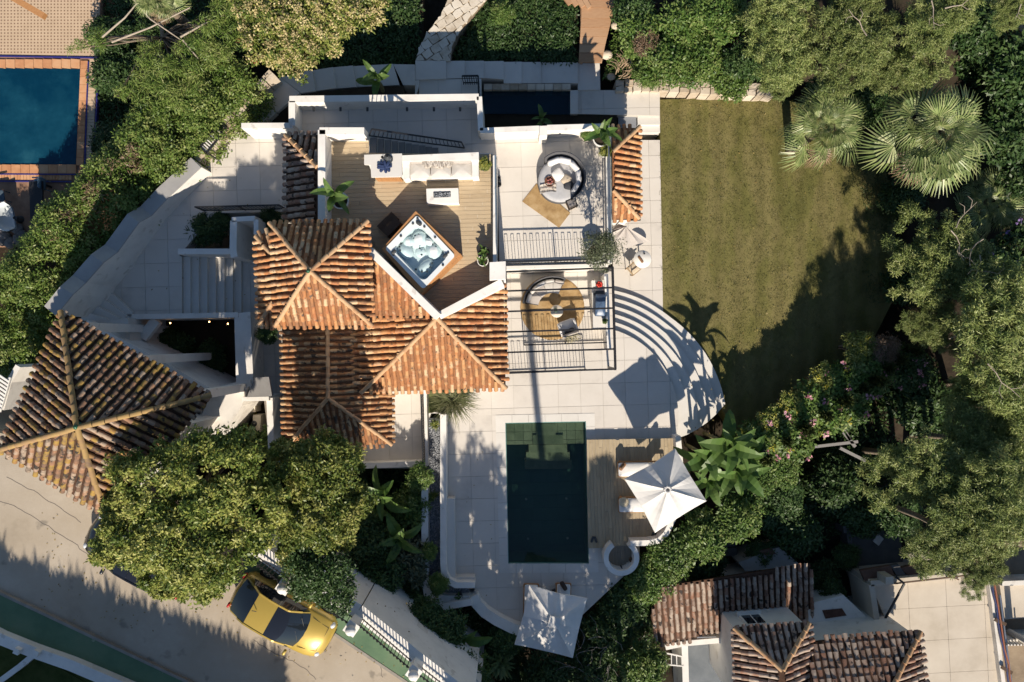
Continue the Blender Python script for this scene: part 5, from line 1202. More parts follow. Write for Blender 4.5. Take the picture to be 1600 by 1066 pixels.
# boardwalk
bwk = thing('boardwalk', 'timber boardwalk of cross planks coming down from the top edge', 'boardwalk', tuple(P(925, 50, -.6)))
ys = [-14, 0, 12.5, 29.5, 43.5, 57.5, 69, 83, 98]
for i in range(8):
    y0, y1 = ys[i], ys[i + 1] - .8; L_ = lambda y: 909 - (y - 12) * .055; R_ = lambda y: 960 - max(0, y - 12) * .245
    z = .25 - .02 * i
    solid('plank', [(L_(y0), y0), (R_(y0), y0), (R_(y1), y1), (L_(y1), y1)], z, z - .1, PLANKW, bwk)
for i in range(4):
    x0 = 872 + i * 10; solid('plank', [(x0, -14), (x0 + 9, -14), (x0 + 22, 4 + i * 2), (x0 + 16, 8 + i * 2)], .3, .2, PLANKW, bwk)
for (a, b) in (((908, 100), (910, -10)), ((938, 98), (958, -10))): MB().bar(P(*a, .0), P(*b, .12), .12, .14).build('joist', PLANKW, bwk)
# ================================================================== cars, fence, street walls
def car(label, paint, dark):
    r = thing('parked_car', label, 'car', (0, 0, 0))
    st = [(-2.10, .56, .60, .34), (-2.03, .70, .74, .28), (-1.85, .80, .88, .22), (-1.45, .88, .93, .2), (-.8, .90, .93, .2), (0, .90, .93, .2), (.6, .90, .93, .2), (1.0, .90, .91, .2), (1.45, .88, .86, .2), (1.8, .82, .78, .22), (2.0, .72, .70, .28), (2.10, .58, .58, .34)]
    mb = MB(); vs = []; m = 11
    for x, hw, zb, z0 in st:
        prof = [(-.90, z0), (-1.0, z0 + .16), (-1.0, zb * .72), (-.96, zb * .9), (-.86, zb), (0, zb + .045), (.86, zb), (.96, zb * .9), (1.0, zb * .72), (1.0, z0 + .16), (.90, z0)]
        for y, z in prof: vs.append((x - (abs(y) ** 3) * .06 * (1 if x > 1.5 else (-1 if x < -1.7 else 0)), y * hw, z))
    fs = [[i * m + j, i * m + j + 1, (i + 1) * m + j + 1, (i + 1) * m + j] for i in range(len(st) - 1) for j in range(m - 1)] + [list(range(m))[::-1], [(len(st) - 1) * m + j for j in range(m)]]
    fs += [[i * m + m - 1, i * m, (i + 1) * m, (i + 1) * m + m - 1] for i in range(len(st) - 1)]
    mb.add(vs, fs, 0, True); mb.build('body', paint, r)
    # greenhouse
    gx = [(-1.92, .72, .93), (-1.50, .68, 1.20), (-1.08, .63, 1.41), (-.65, .62, 1.465), (-.22, .62, 1.475), (.16, .62, 1.465), (.42, .63, 1.43), (.80, .69, 1.17), (1.10, .75, .93)]
    def pt(i, v):
        x, hw, z = gx[i]; bow = .16 if i >= 6 else (-.10 if i <= 1 else 0); return (x - bow * v * v, v * hw, z - .045 * v * v)
    V = [-1, -.8, -.5, -.2, .2, .5, .8, 1]
    def panel(i0, i1, name, mat, lift=.0, v=V):
        k = MB(); vs = [(pt(i, a)[0], pt(i, a)[1], pt(i, a)[2] + lift) for i in range(i0, i1 + 1) for a in v]; n = len(v)
        k.add(vs, [[i * n + j, (i) * n + j + 1, (i + 1) * n + j + 1, (i + 1) * n + j] for i in range(i1 - i0) for j in range(n - 1)][::1], 0, True)
        k.f = [f[::-1] for f in k.f]; return k.build(name, mat, r)
    panel(0, 2, 'rear_window', GLASS, .012, [-.92, -.6, -.2, .2, .6, .92]); panel(0, 2, 'tailgate', paint)
    panel(2, 4, 'roof', paint); panel(4, 6, 'glass_roof', dark, .012); panel(6, 8, 'windscreen', GLASS, .012, [-.93, -.6, -.2, .2, .6, .93]); panel(6, 8, 'pillar', paint)
    for s in (-1, 1):
        k = MB(); top = [Vector(pt(i, s)) for i in range(1, 8)]; bot = [Vector((t.x if 0 < i < 6 else t.x + (-.2 if i == 0 else .12), s * .82, .935)) for i, t in enumerate(top)]
        n = 7; vs = top + bot; k.add(vs, [[i, i + 1, n + i + 1, n + i] if s < 0 else [i, n + i, n + i + 1, i + 1] for i in range(n - 1)]); k.build('side_window', GLASS, r)
        pl = MB()
        for i in range(n - 1): pl.bar(top[i], top[i + 1], .055, .05)
        pl.build('roof_rail', paint, r)
        pl = MB(); pl.bar(top[3] + Vector((0, s * .012, 0)), bot[3] + Vector((0, s * .012, 0)), .07, .03); pl.build('door_pillar', dark, r)
        sm = MB(); sm.rbox((.78, s * 1.0, .98), (.12, .22, .13), .04); sm.build('wing_mirror', paint, r)
        h = MB(); h.ball((1.86, s * .60, .66), .15, 12, 7, 0, (.8, .9, .8)); h.build('headlight', M('lamp_glass', (.6, .62, .64), .1, spec=.7) if 'lamp_glass' not in bpy.data.materials else bpy.data.materials['lamp_glass'], r)
        h = MB(); h.rbox((-2.0, s * .62, .68), (.10, .2, .22), .03); h.build('tail_light', M('tail_red', (.35, .02, .02), .2) if 'tail_red' not in bpy.data.materials else bpy.data.materials['tail_red'], r)
        dl = MB(); dl.bar((-.35, s * .905, .78), (-.16, s * .905, .78), .03, .03); dl.build('door_handle', CHROME, r)
        for x in (-1.32, 1.36):
            wv = MB(); wv.cyl((x, s * .74, .31), (x, s * .90, .31), .31, n=20); wh = wv.build('wheel', M('tyre', (.015, .015, .016), .8) if 'tyre' not in bpy.data.materials else bpy.data.materials['tyre'], r)
            rm = MB(); rm.cyl((x, s * .88, .31), (x, s * .915, .31), .19, n=14); rm.build('rim', CHROME, wh)
    bn = MB(); bn.bar((1.08, -.62, .935), (1.78, -.50, .80), .012, .01); bn.bar((1.08, .62, .935), (1.78, .50, .80), .012, .01); bn.build('bonnet_line', dark, r)
    wp = MB(); wp.bar((1.02, .1, .97), (.74, .52, 1.20), .018, .014); wp.bar((1.02, -.45, .97), (.76, -.02, 1.20), .018, .014); wp.build('wipers', BLACK, r)
    for s in (-1, 1):
        sl = MB(); sl.bar((.62, s * .905, .5), (.62, s * .872, .92), .014, .012); sl.bar((-.52, s * .905, .5), (-.52, s * .872, .92), .014, .012); sl.build('door_line', BLACK, r)
    bl2 = MB(); bl2.bar((1.80, -.5, .80), (1.80, .5, .80), .012, .02); bl2.build('bonnet_edge', BLACK, r)
    gr = MB(); gr.rbox((2.07, 0, .48), (.06, .9, .18), .02); gr.build('grille', BLACK, r)
    an = MB(); an.bar((-.85, .05, 1.47), (-1.0, .05, 1.58), .02); an.build('aerial', BLACK, r)
    return r
YEL = M('yellow_paint', (.48, .335, .065), .34, metal=.25, spec=.45, coat=.6)
BLKR = M('black_glass_roof', (.012, .013, .017), .08, spec=.6, coat=.5)
DIR = Vector((math.cos(R(-29.5)), math.sin(R(-29.5)), 0))
c = car('shiny yellow hatchback with a black glass roof parked under the trees', YEL, BLKR)
q = P(404, 961, ZS + 1.46); c.location = (q.x + DIR.x * .65, q.y + DIR.y * .65, ZS); c.rotation_euler = (0, 0, R(-29.5)); c.scale = (.915, .94, .97)
c2_ = car('black car mostly hidden under the big tree below the gatehouse', M('black_paint', (.01, .01, .012), .25, spec=.5, coat=.8), BLKR)
q = P(230, 860, ZS); c2_.scale = (.95, .95, .95); c2_.location = (q.x, q.y, ZS); c2_.rotation_euler = (0, 0, R(151))
# ---- iron fence on a white wall below the villa
FZ = ZS + .95
fp = [(402, 864), (451, 902), (462, 911), (526, 944), (548, 957), (560, 961), (640, 1027), (656, 1040), (730, 1092)]
wt_ = thing('street_wall', 'broad white wall top along the street under the iron fence', 'wall', tuple(P(560, 970, ZS)))
mb = MB()
for a, b in zip([(398, 856), (455, 898), (560, 955), (650, 1028)], [(455, 898), (560, 955), (650, 1028), (735, 1094)]): wallmb(mb, [a, b], .50, FZ - .25, -2)
mb.build('wall_top', WHITE, wt_)
mb = MB(); wallmb(mb, [(470, 880), (545, 922), (600, 952), (650, 988), (700, 1030), (745, 1075)], .45, 2.6, -2); mb.build('stepped_ledge', OLDWHITE, wt_)
def fence(a, b, label, grp='black iron fence panels along the street wall'):
    A, B = P(*a, FZ - .2), P(*b, FZ - .2); r = thing('iron_fence', label, 'fence', (A.x, A.y, A.z), group=grp); d = B - A; n = int(d.length / .145)
    for h in (.08, .62): MB().bar(A + Vector((0, 0, h)), B + Vector((0, 0, h)), .035).build('rail', BLACK, r)
    m = MB(); m.bar((0, 0, 0), (0, 0, .72), .024); me = m.mesh('bar', (0, 0, 0), [BLACK]); tri = MB(); tri.bar((-.06, 0, .0), (0, 0, .13), .018); tri.bar((.06, 0, 0), (0, 0, .13), .018); me2 = tri.mesh('scroll', (0, 0, 0), [BLACK])
    ang = math.atan2(d.y, d.x)
    for i in range(n): p = A.lerp(B, (i + .5) / n) - A; obj('bar', me, r, p, (0, 0, ang)); obj('scroll', me2, r, (p.x, p.y, .62), (0, 0, ang))
    return r
fence((405, 870), (452, 904), 'iron fence panel half hidden under the big tree')
fence((520, 944), (551, 963), 'short iron fence panel right of the yellow car')
fence((567, 966), (643, 1031), 'long middle iron fence panel between two ball topped pillars')
fence((658, 1041), (726, 1094), 'iron fence panel running off the bottom edge')
for i, (x, y, l) in enumerate(((453, 907, 'white ball topped pillar just behind the yellow car roof'), (556, 970, 'white ball topped pillar beside the short fence panel'), (651, 1038, 'lowest white ball topped pillar near the bottom edge'))):
    r = thing('gate_pillar', l, 'pillar', tuple(P(x, y, ZS)), group='white pillars of the iron fence'); p = P(x, y, FZ - .2)
    MB().box((p.x, p.y, ZS + .65), (.36, .36, 1.5), R(-35)).build('shaft', WHITE, r); MB().box((p.x, p.y, ZS + 1.43), (.44, .44, .07), R(-35)).build('cap', WHITE, r)
    MB().ball((p.x, p.y, ZS + 1.62), .18, 14, 8).build('ball', WHITE, r)
# ---- white garden wall in the bottom left corner
wl = MB(); wallmb(wl, [(-60, 968), (0, 999), (50, 1019), (110, 1040), (190, 1074), (260, 1104)], .40, ZS + .4, -2); wallmb(wl, [(54, 1022), (30, 1042), (0, 1064), (-20, 1078)], .20, ZS + .35, -2)
wl.build('garden_wall', WHITE, None, 'white wall enclosing the small dark lawns in the bottom left corner', 'wall')
for i, (x, y, l) in enumerate(((26, 1018, 'small white post at the left plot of grass'), (56, 1021, 'small white post where the two low walls meet'))):
    p = P(x, y, ZS + .55); MB().box((p.x, p.y, ZS + .28), (.2, .2, .6), R(-25)).build('wall_post', WHITE, None, l, 'post')
# street lamp like pillar whose shadow falls on the road
# ================================================================== planting
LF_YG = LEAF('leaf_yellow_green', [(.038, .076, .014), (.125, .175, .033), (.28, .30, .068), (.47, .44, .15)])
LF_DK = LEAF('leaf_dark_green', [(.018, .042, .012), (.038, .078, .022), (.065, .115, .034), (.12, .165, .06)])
LF_MD = LEAF('leaf_mid_green', [(.038, .088, .018), (.085, .155, .03), (.15, .22, .054), (.25, .28, .10)])
LF_HG = LEAF('leaf_hedge', [(.048, .10, .02), (.12, .195, .036), (.215, .28, .068), (.36, .365, .14)])
LF_PN = LEAF('needle_grey_green', [(.066, .098, .028), (.15, .20, .055), (.25, .29, .09), (.38, .385, .165)], .2)
LF_OL = LEAF('leaf_olive', [(.06, .075, .04), (.11, .13, .07), (.18, .20, .12)], .15)
LF_BA = LEAF('leaf_banana', [(.07, .14, .03), (.11, .19, .045), (.16, .24, .07)], .35, .42, .35)
LF_PL = LEAF('leaf_fan_palm', [(.075, .12, .035), (.16, .215, .07), (.27, .31, .12), (.42, .42, .22)], .15, .4, .4)
LF_CY = LEAF('leaf_cypress', [(.018, .032, .012), (.04, .058, .018), (.085, .095, .025)], .1)
LF_GR = LEAF('grass_blade', [(.06, .08, .03), (.14, .15, .07), (.28, .26, .15)], .25)
LF_DRY = LEAF('dry_stem_leaf', [(.12, .075, .045), (.24, .16, .10), (.36, .26, .18)], .1)
FL_CR = LEAF('cream_blossom', [(.30, .25, .10), (.46, .38, .18), (.56, .46, .24)], .2)
FL_PK = LEAF('pink_blossom', [(.40, .10, .16), (.62, .28, .34), (.72, .48, .52)], .2)
FL_YE = LEAF('yellow_blossom', [(.22, .22, .03), (.42, .36, .03), (.50, .42, .06)], .2)
FL_WH = LEAF('white_blossom', [(.55, .52, .50), (.75, .72, .7)], .2)
FL_RD = LEAF('red_blossom', [(.45, .06, .05), (.60, .14, .12)], .2)
FL_VI = LEAF('violet_blossom', [(.20, .12, .34), (.34, .24, .50)], .2)
BARK = M('bark', [(.10, .075, .055), (.20, .16, .12), (.26, .22, .18)], .95, 6, 6, bump=.4, bscale=20, spec=.1)
PALEBARK = M('pale_dead_branch', [(.26, .21, .16), (.40, .34, .27)], .9, 6)
BANSTEM = M('banana_stem', [(.10, .10, .04), (.20, .17, .08)], .8, 5)
POTW = M('white_pot', (.70, .68, .64), .5); POTD = M('dark_pot', (.04, .042, .045), .5)
def unit(v): return v / np.maximum(np.linalg.norm(v, axis=1, keepdims=True), 1e-6)
class Leaves:
    """many small leaf faces of one crown"""
    def __init__(s, seed): s.r = np.random.default_rng(seed); s.V = []; s.T = []
    def clumps(s, cen, rad, per, l, w_, flat=.75, up=.5, droop=0., tint=None, jl=.35):
        r = s.r; cen = np.asarray(cen, float); n = len(cen); rad = np.broadcast_to(np.asarray(rad, float), (n,))
        k = np.repeat(np.arange(n), per); m = len(k)
        d = unit(r.normal(size=(m, 3))); rr = r.random((m, 1)) ** .45
        off = d * rr * rad[k][:, None]; off[:, 2] *= flat
        p = cen[k] + off
        nrm = unit(d * .55 + r.normal(size=(m, 3)) * .45 + np.array([0, 0, up]))
        t = r.normal(size=(m, 3)) + d * .9; t = t - nrm * (t * nrm).sum(1, keepdims=True); t = unit(t); t[:, 2] -= droop; t = unit(t)
        b = np.cross(nrm, t); L_ = (l * (1 - jl + 2 * jl * r.random((m, 1)))); W_ = w_ * (.75 + .5 * r.random((m, 1)))
        q = np.stack([p, p + t * L_ * .5 + b * W_ * .5 + nrm * L_ * .06, p + t * L_, p + t * L_ * .5 - b * W_ * .5 + nrm * L_ * .06], 1)
        tc = r.random(n) if tint is None else np.clip(np.broadcast_to(tint, (n,)) + r.normal(0, .12, n), 0, 1)
        s.V.append(q); s.T.append(np.repeat(tc[k], 4)); return s
    def mesh(s, name, mat, org=(0, 0, 0)):
        V = np.concatenate(s.V).reshape(-1, 3) - np.asarray(org, float); T = np.concatenate(s.T); n = len(V) // 4
        me = bpy.data.meshes.new(name); me.vertices.add(len(V)); me.vertices.foreach_set('co', V.astype(np.float32).ravel())
        me.loops.add(4 * n); me.loops.foreach_set('vertex_index', np.arange(4 * n, dtype=np.int32))
        me.polygons.add(n); me.polygons.foreach_set('loop_start', np.arange(0, 4 * n, 4, dtype=np.int32))
        a = me.attributes.new('tint', 'FLOAT', 'POINT'); a.data.foreach_set('value', T.astype(np.float32))
        me.materials.append(mat); me.update(calc_edges=True); return me
def lobe_clumps(r, c, rad, n, squash=.7, low=-.25, inner=.55):
    """clump centres spread through an uneven ellipsoid lobe"""
    d = unit(r.normal(size=(n * 2, 3))); d = d[d[:, 2] > low][:n]
    th = np.arctan2(d[:, 1], d[:, 0]); ph = r.random(3) * 6.28
    k = 1 + .13 * np.sin(3 * th + ph[0]) + .10 * np.sin(5 * th + ph[1]) + .08 * np.sin(7 * d[:, 2] * 3 + ph[2])
    rr = (inner + (1 - inner) * r.random(len(d)) ** .6) * k
    return np.asarray(c) + d * rr[:, None] * rad * np.array([1, 1, squash])
def px_lobes(lobes): 
    o = []
    for x, y, rp, z in lobes: o.append((np.array(P(x, y, z)), rp * (CAMH - z) / FPX))
    return o
def branches(mb, base, tips, r0, rg, bend=.25, mi=0):
    for t in tips:
        t = Vector(t); b = Vector(base); m = b.lerp(t, .5) + Vector((rg.uniform(-bend, bend), rg.uniform(-bend, bend), rg.uniform(0, bend)))
        mb.tube([b, b.lerp(m, .6) + Vector((0, 0, bend * .3)), m, t], r0, 5, mi, r0 * .25)
def tree(name, label, lobes, base, zb, mat, seed, nclump, per, l, w_, trunk=.22, cat='tree', group=None, crad=.30, squash=.65, up=.5, flowers=None, parts=('trunk', 'crown'), barkm=None, tint=None, low=-.25, flat=.75, droop=0):
    rg = random.Random(seed); lb = px_lobes(lobes); bw_ = P(base[0], base[1], zb)
    r = thing(name, label, cat, tuple(bw_), 0, group)
    lv = Leaves(seed); cl = []; tot = sum(q[1] ** 2 for q in lb)
    for c, rad in lb:
        n = max(4, int(nclump * rad * rad / tot)); cc = lobe_clumps(lv.r, c, rad * .9, n, squash, low, .6); cl.append(cc)
        lv.clumps(cc, rad * crad * (.7 + .6 * lv.r.random(len(cc))), per, l, w_, flat, up, droop, tint)
    me = lv.mesh(parts[1], mat, tuple(bw_)); obj(parts[1], me, r)
    allc = np.concatenate(cl)
    mb = MB(); fork = Vector(bw_) * .55 + Vector(np.mean([q[0] for q in lb], 0)) * .45
    mb.tube([Vector(bw_), Vector(bw_).lerp(fork, .5) + Vector((rg.uniform(-.1, .1), rg.uniform(-.1, .1), 0)), fork], trunk, 8, 0, trunk * .7)
    tips = []
    for c, rad in lb: tips += [tuple(c + np.array([rg.uniform(-.4, .4) * rad, rg.uniform(-.4, .4) * rad, rg.uniform(-.1, .3) * rad])) for _ in range(3)]
    branches(mb, fork, tips, trunk * .5, rg); mb.build(parts[0], barkm or BARK, r)
    for fname, fm, n, per_f, sz, rr in (flowers or []):
        k = lv.r.choice(len(allc), min(n, len(allc)), replace=False); f = Leaves(seed + 50)
        cc = allc[k] + np.array([0, 0, 1]) * 0.12 + unit(lv.r.normal(size=(len(k), 3))) * .12
        f.clumps(cc, rr, per_f, sz, sz * .8, .6, .8); obj(fname, f.mesh(fname, fm, tuple(bw_)), r)
    return r
# ---- the two broad yellow green trees above the street
tree('broadleaf_tree', 'big yellow green tree overhanging the street and the gatehouse', [(240, 755, 72, 7.2), (335, 740, 80, 7.6), (300, 845, 90, 7.4), (388, 800, 70, 7.2), (205, 838, 58, 6.6), (318, 896, 48, 6.6), (262, 898, 42, 6.4), (412, 735, 34, 6.6), (190, 800, 36, 6.4), (172, 850, 34, 6.2)], (310, 790), 1.0, LF_YG, 1, 820, 88, .12, .058, .26, crad=.15, low=-.15)
tree('broadleaf_tree', 'rounder yellow green tree between the lower tile roof and the street', [(500, 735, 66, 6.0), (492, 805, 60, 6.0), (545, 785, 40, 5.4), (452, 712, 32, 5.4), (470, 850, 42, 5.4), (540, 722, 30, 5.2), (525, 835, 30, 5.2)], (500, 770), .5, LF_YG, 2, 460, 88, .12, .058, .2, crad=.17, low=-.15)
tree('small_tree', 'dark glossy small tree with white blossoms touching the yellow car', [(498, 885, 50, 5.6), (522, 922, 34, 5.4), (478, 915, 24, 5.3), (475, 880, 30, 5.4)], (505, 885), 1.5, LF_DK, 3, 180, 80, .11, .055, .1, flowers=[('blossom', FL_WH, 22, 3, .07, .06)])
# ---- flowering tree at the top edge
tree('flowering_tree', 'tree crowded with cream blossom at the top edge', [(430, 45, 62, 4.6), (500, 20, 66, 4.8), (560, 10, 46, 4.4), (455, 85, 42, 4.0), (410, -10, 60, 4.6), (500, 60, 34, 4.0)], (480, 10), -1.5, LF_YG, 4, 420, 64, .13, .06, .2, crad=.21, flowers=[('blossom', FL_CR, 420, 40, .07, .19)])
# ---- feathery tree in the top left with bare pale limbs
ft_ = tree('feathery_tree', 'feathery tree of separate spiky tufts with long bare limbs in the top left', [(236, 92, 20, 3.0), (262, 108, 18, 3.2), (246, 132, 20, 3.0), (270, 148, 22, 3.0), (204, 148, 15, 2.6), (186, 150, 10, 2.4), (226, 165, 17, 2.6), (248, 176, 16, 2.6), (312, 62, 20, 3.2), (338, 84, 20, 3.2), (330, 36, 18, 3.4), (352, 14, 20, 3.4), (150, 62, 14, 2.8), (124, 76, 11, 2.8), (296, 104, 20, 3.0), (304, 138, 18, 2.8), (222, 122, 14, 2.8), (290, 78, 14, 3.2), (362, 52, 16, 3.2), (234, 70, 13, 3.0)], (250, 30), -1.0, LF_HG, 5, 230, 60, .19, .022, .10, droop=.15, crad=.55)
mb = MB(); rg = random.Random(3)
for q in ([(205, -6, 3.6), (235, 30, 3.6), (282, 62, 3.4)], [(160, 58, 3.2), (195, 28, 3.5), (215, 4, 3.6)], [(175, 66, 3.0), (235, 43, 3.4), (297, 12, 3.6)], [(282, 58, 3.4), (318, 38, 3.5), (350, 24, 3.4)], [(245, 0, 3.7), (249, 30, 3.5)], [(285, 62, 3.4), (310, 92, 3.2)]):
    mb.tube([P(*a) for a in q], .04, 6, 0, .022)
mb.build('bare_limb', PALEBARK, ft_)
# ---- long hedge beside the plaza
def hedge_clumps(r, line, wid, ztop, n):
    w3 = [np.array(P(a, b, ztop)) for a, b in line]; seg = r.integers(0, len(w3) - 1, n); t = r.random(n)
    c = np.stack([w3[i] * (1 - u) + w3[i + 1] * u for i, u in zip(seg, t)]); d = np.stack([unit((w3[i + 1] - w3[i])[None])[0] for i in seg]); nn = np.stack([-d[:, 1], d[:, 0], 0 * t], 1)
    s = r.uniform(-1, 1, n); c = c + nn * (s * wid / 2)[:, None]; c[:, 2] = ztop - .9 * np.abs(s) ** 2.5 * 1.6 - r.random(n) * .75 + .4 * np.sin(c[:, 0] * 2.1) * np.sin(c[:, 1] * 1.7)
    return c
HL = [(-40, 535), (18, 456), (84, 364), (158, 290), (232, 212), (303, 150), (362, 90)]
hr = thing('hedge', 'long thick leafy hedge running diagonally between the two properties', 'hedge', tuple(P(190, 330, -1.5)))
lv = Leaves(21); cc = hedge_clumps(lv.r, HL, 3.2, 2.9, 1200); lv.clumps(cc, .27, 70, .115, .055, .8, .6); obj('foliage', lv.mesh('foliage', LF_HG, tuple(hr.location)), hr)
lv = Leaves(22); cc = hedge_clumps(lv.r, [(-30, 590), (30, 520), (60, 490)], 2.4, 1.8, 110); lv.clumps(cc, .30, 60, .12, .06, .8, .6); obj('foliage', lv.mesh('foliage', LF_HG, tuple(hr.location)), hr)
lv = Leaves(23); cc = hedge_clumps(lv.r, [(60, 372), (110, 322), (150, 285), (185, 245), (205, 225)], .9, 3.3, 60); lv.clumps(cc, .24, 46, .14, .022, .8, .3); obj('dry_stems', lv.mesh('dry_stems', LF_DRY, tuple(hr.location)), hr)
lv = Leaves(25); lv.clumps(np.array([P(x, y, 2.6) for x, y in ((377, 25), (392, 70), (398, 97), (384, 12), (372, 62))]), .12, 22, .07, .05, .8, .6); obj('red_blossom', lv.mesh('red_blossom', FL_RD, tuple(hr.location)), hr)
# ---- pines and fine leaved trees, one kind shared by copies
def proto_pine(seed, per=60, n=330):
    lv = Leaves(seed); cl = []
    for k in range(7):
        a = lv.r.random() * 6.28; d = lv.r.random() * .62; c = np.array([math.cos(a) * d, math.sin(a) * d, lv.r.uniform(-.05, .35)]); cc = lobe_clumps(lv.r, c, lv.r.uniform(.38, .55), n // 7, .55, -.2, .5); cl.append(cc)
        lv.clumps(cc, .085 * (.7 + .6 * lv.r.random(len(cc))), per, .062, .011, .8, .35)
        lv.clumps(cc, .075, per, .042, .012, .8, .5)
    return lv.mesh('crown', LF_PN), np.concatenate(cl)
PM = [proto_pine(s) for s in (31, 32, 33)]
def pine(px, py, rp, z, label, k, seed, dead=0, name='pine_tree', zb=-1.8, mesh=None, grp='grey green pines and feathery trees on the right'):
    c = P(px, py, z); rad = rp * (CAMH - z) / FPX; rg = random.Random(seed)
    b = Vector((c.x * 1.06 + rg.uniform(-.2, .2), c.y * 1.06 + rg.uniform(-.2, .2), .5 if py < 180 else (-.7 if py < 660 and px > 1440 else zb))); r = thing(name, label, 'tree', tuple(b), 0, grp)
    me, cl = (mesh or PM[k]); o = obj('crown', me, r, c - b, (0, 0, rg.uniform(0, 6.28))); o.scale = (rad * 1.08, rad * 1.08, rad * .9)
    mb = MB(); mb.tube([b, b.lerp(c, .6) + Vector((.1, .05, 0)), c], .15, 7, 0, .06)
    rot = Matrix.Rotation(o.rotation_euler.z, 3, 'Z')
    for i in rg.sample(range(len(cl)), 12):
        t = rot @ Vector(cl[i] * np.array([rad, rad, rad * .9])) + c; m = b.lerp(c, .75); mb.tube([m, m.lerp(t, .55) + Vector((rg.uniform(-.2, .2), rg.uniform(-.2, .2), .15)), t], .05, 5, 0, .012)
    mb.build('trunk', BARK, r)
    if dead:
        db_ = MB()
        for i in range(dead):
            a = rg.uniform(0, 6.28); q = c + Vector((rg.uniform(-.4, .4) * rad, rg.uniform(-.4, .4) * rad, rad * .52)); pts = [q]
            for s in range(4):
                a += rg.uniform(-.7, .7); q = q + Vector((math.cos(a) * rad * .14, math.sin(a) * rad * .14, rg.uniform(-.06, .10))); pts.append(q)
                if s in (1, 2):
                    a2 = a + rg.choice((-1, 1)) * rg.uniform(.6, 1.1); db_.tube([q, q + Vector((math.cos(a2) * rad * .12, math.sin(a2) * rad * .12, .06)), q + Vector((math.cos(a2 + .4) * rad * .2, math.sin(a2 + .4) * rad * .2, .05))], .014, 4, 0, .006)
            db_.tube(pts, .024, 5, 0, .008)
        db_.build('dead_branch', PALEBARK, r)
    return r
PN = [(1336, 84, 86, 4.0, 'broad grey green pine behind the smaller fan palm', 0, 1), (1200, 60, 92, 3.8, 'grey green pine at the top edge right of the boardwalk shrubs', 1, 0), (1455, 40, 80, 4.2, 'pine in the top right with a brownish patch', 2, 2), (1222, 105, 50, 3.2, 'lower pine bough drooping over the stone retaining wall', 2, 1),
      (1398, 100, 60, 3.6, 'darker pine wedged above the largest fan palm', 1, 1), (1330, 10, 70, 4.0, 'pine running off the top edge above the fan palms', 2, 0), 
      (1478, 392, 92, 2.4, 'feathery tree with bleached bare twigs right of the lawn', 0, 5), (1535, 540, 118, 3.6, 'large pale pine at the right edge level with the lawn end', 1, 1), (1588, 645, 88, 3.4, 'pine at the right edge below the large pale one', 2, 0), (1452, 520, 52, 2.0, 'low pine bough beside the pink flowering shrub', 0, 1), (1510, 600, 60, 2.6, 'pine bough in the gap above the broad lower pine', 1, 0),
      (1458, 748, 100, 3.6, 'broad sunlit pine above the shaded concrete shed', 2, 0), (1545, 806, 98, 4.6, 'pine overhanging the corner of the flat concrete roof', 0, 0), (1482, 832, 84, 4.4, 'lower lobe of pine close above the brown sheets', 1, 0), (1412, 715, 46, 2.8, 'small pine shoot left of the broad sunlit pine', 1, 0), (1532, 896, 40, 4.6, 'small green bough reaching over the flat concrete roof edge', 2, 0), (1585, 20, 44, 3.0, 'scrubby tree in the top right corner', 0, 1), (1505, 690, 72, 3.2, 'pine crown between the broad sunlit pine and the right edge', 0, 0), (1575, 460, 60, 2.6, 'pine at the right edge just above the large pale one', 2, 1)]
for i, (x, y, r_, z, l, k, d) in enumerate(PN): pine(x, y, r_, z, l, k, 100 + i, d)
# ---- leafy shrubs, one kind shared by copies
def proto_shrub(seed, mat, n=95, per=60, l=.155, w_=.068, flowers=None, squash=.7, up=.5):
    lv = Leaves(seed); cc = lobe_clumps(lv.r, (0, 0, .15), .80, n, squash, -.3, .45); lv.clumps(cc, .26 * (.7 + .6 * lv.r.random(len(cc))), per, l, w_, .8, up)
    out = [('foliage', lv.mesh('foliage', mat))]
    for nm, fm, k, pf, sz in (flowers or []):
        f = Leaves(seed + 9); top = cc[cc[:, 2] > .2]; ii = f.r.choice(len(top), min(k, len(top)), replace=False); f.clumps(top[ii] + unit(top[ii]) * .22, .10, pf, sz, sz * .8, .7, .8); out.append((nm, f.mesh(nm, fm)))
    return out
SHR = {'dark': proto_shrub(61, LF_DK), 'mid': proto_shrub(62, LF_MD), 'pale': proto_shrub(63, LF_OL, l=.22, w_=.07), 'small': proto_shrub(64, LF_MD, 110, 60, .11, .06),
       'boug': proto_shrub(65, LF_MD, 80, 52, .14, .08, [('blossom', FL_PK, 9, 9, .11), ('yellow_tips', FL_YE, 3, 10, .08)]), 'pink': proto_shrub(66, LF_DK, 80, 50, .14, .08, [('blossom', FL_PK, 14, 10, .11)]),
       'red': proto_shrub(67, LF_DRY, 60, 40, .2, .03), 'violet': proto_shrub(68, LF_DK, 70, 50, .15, .08, [('blossom', FL_VI, 12, 8, .13)]), 'yellow': proto_shrub(69, LF_YG, 80, 54, .13, .07, [('yellow_tips', FL_YE, 10, 12, .08)])}
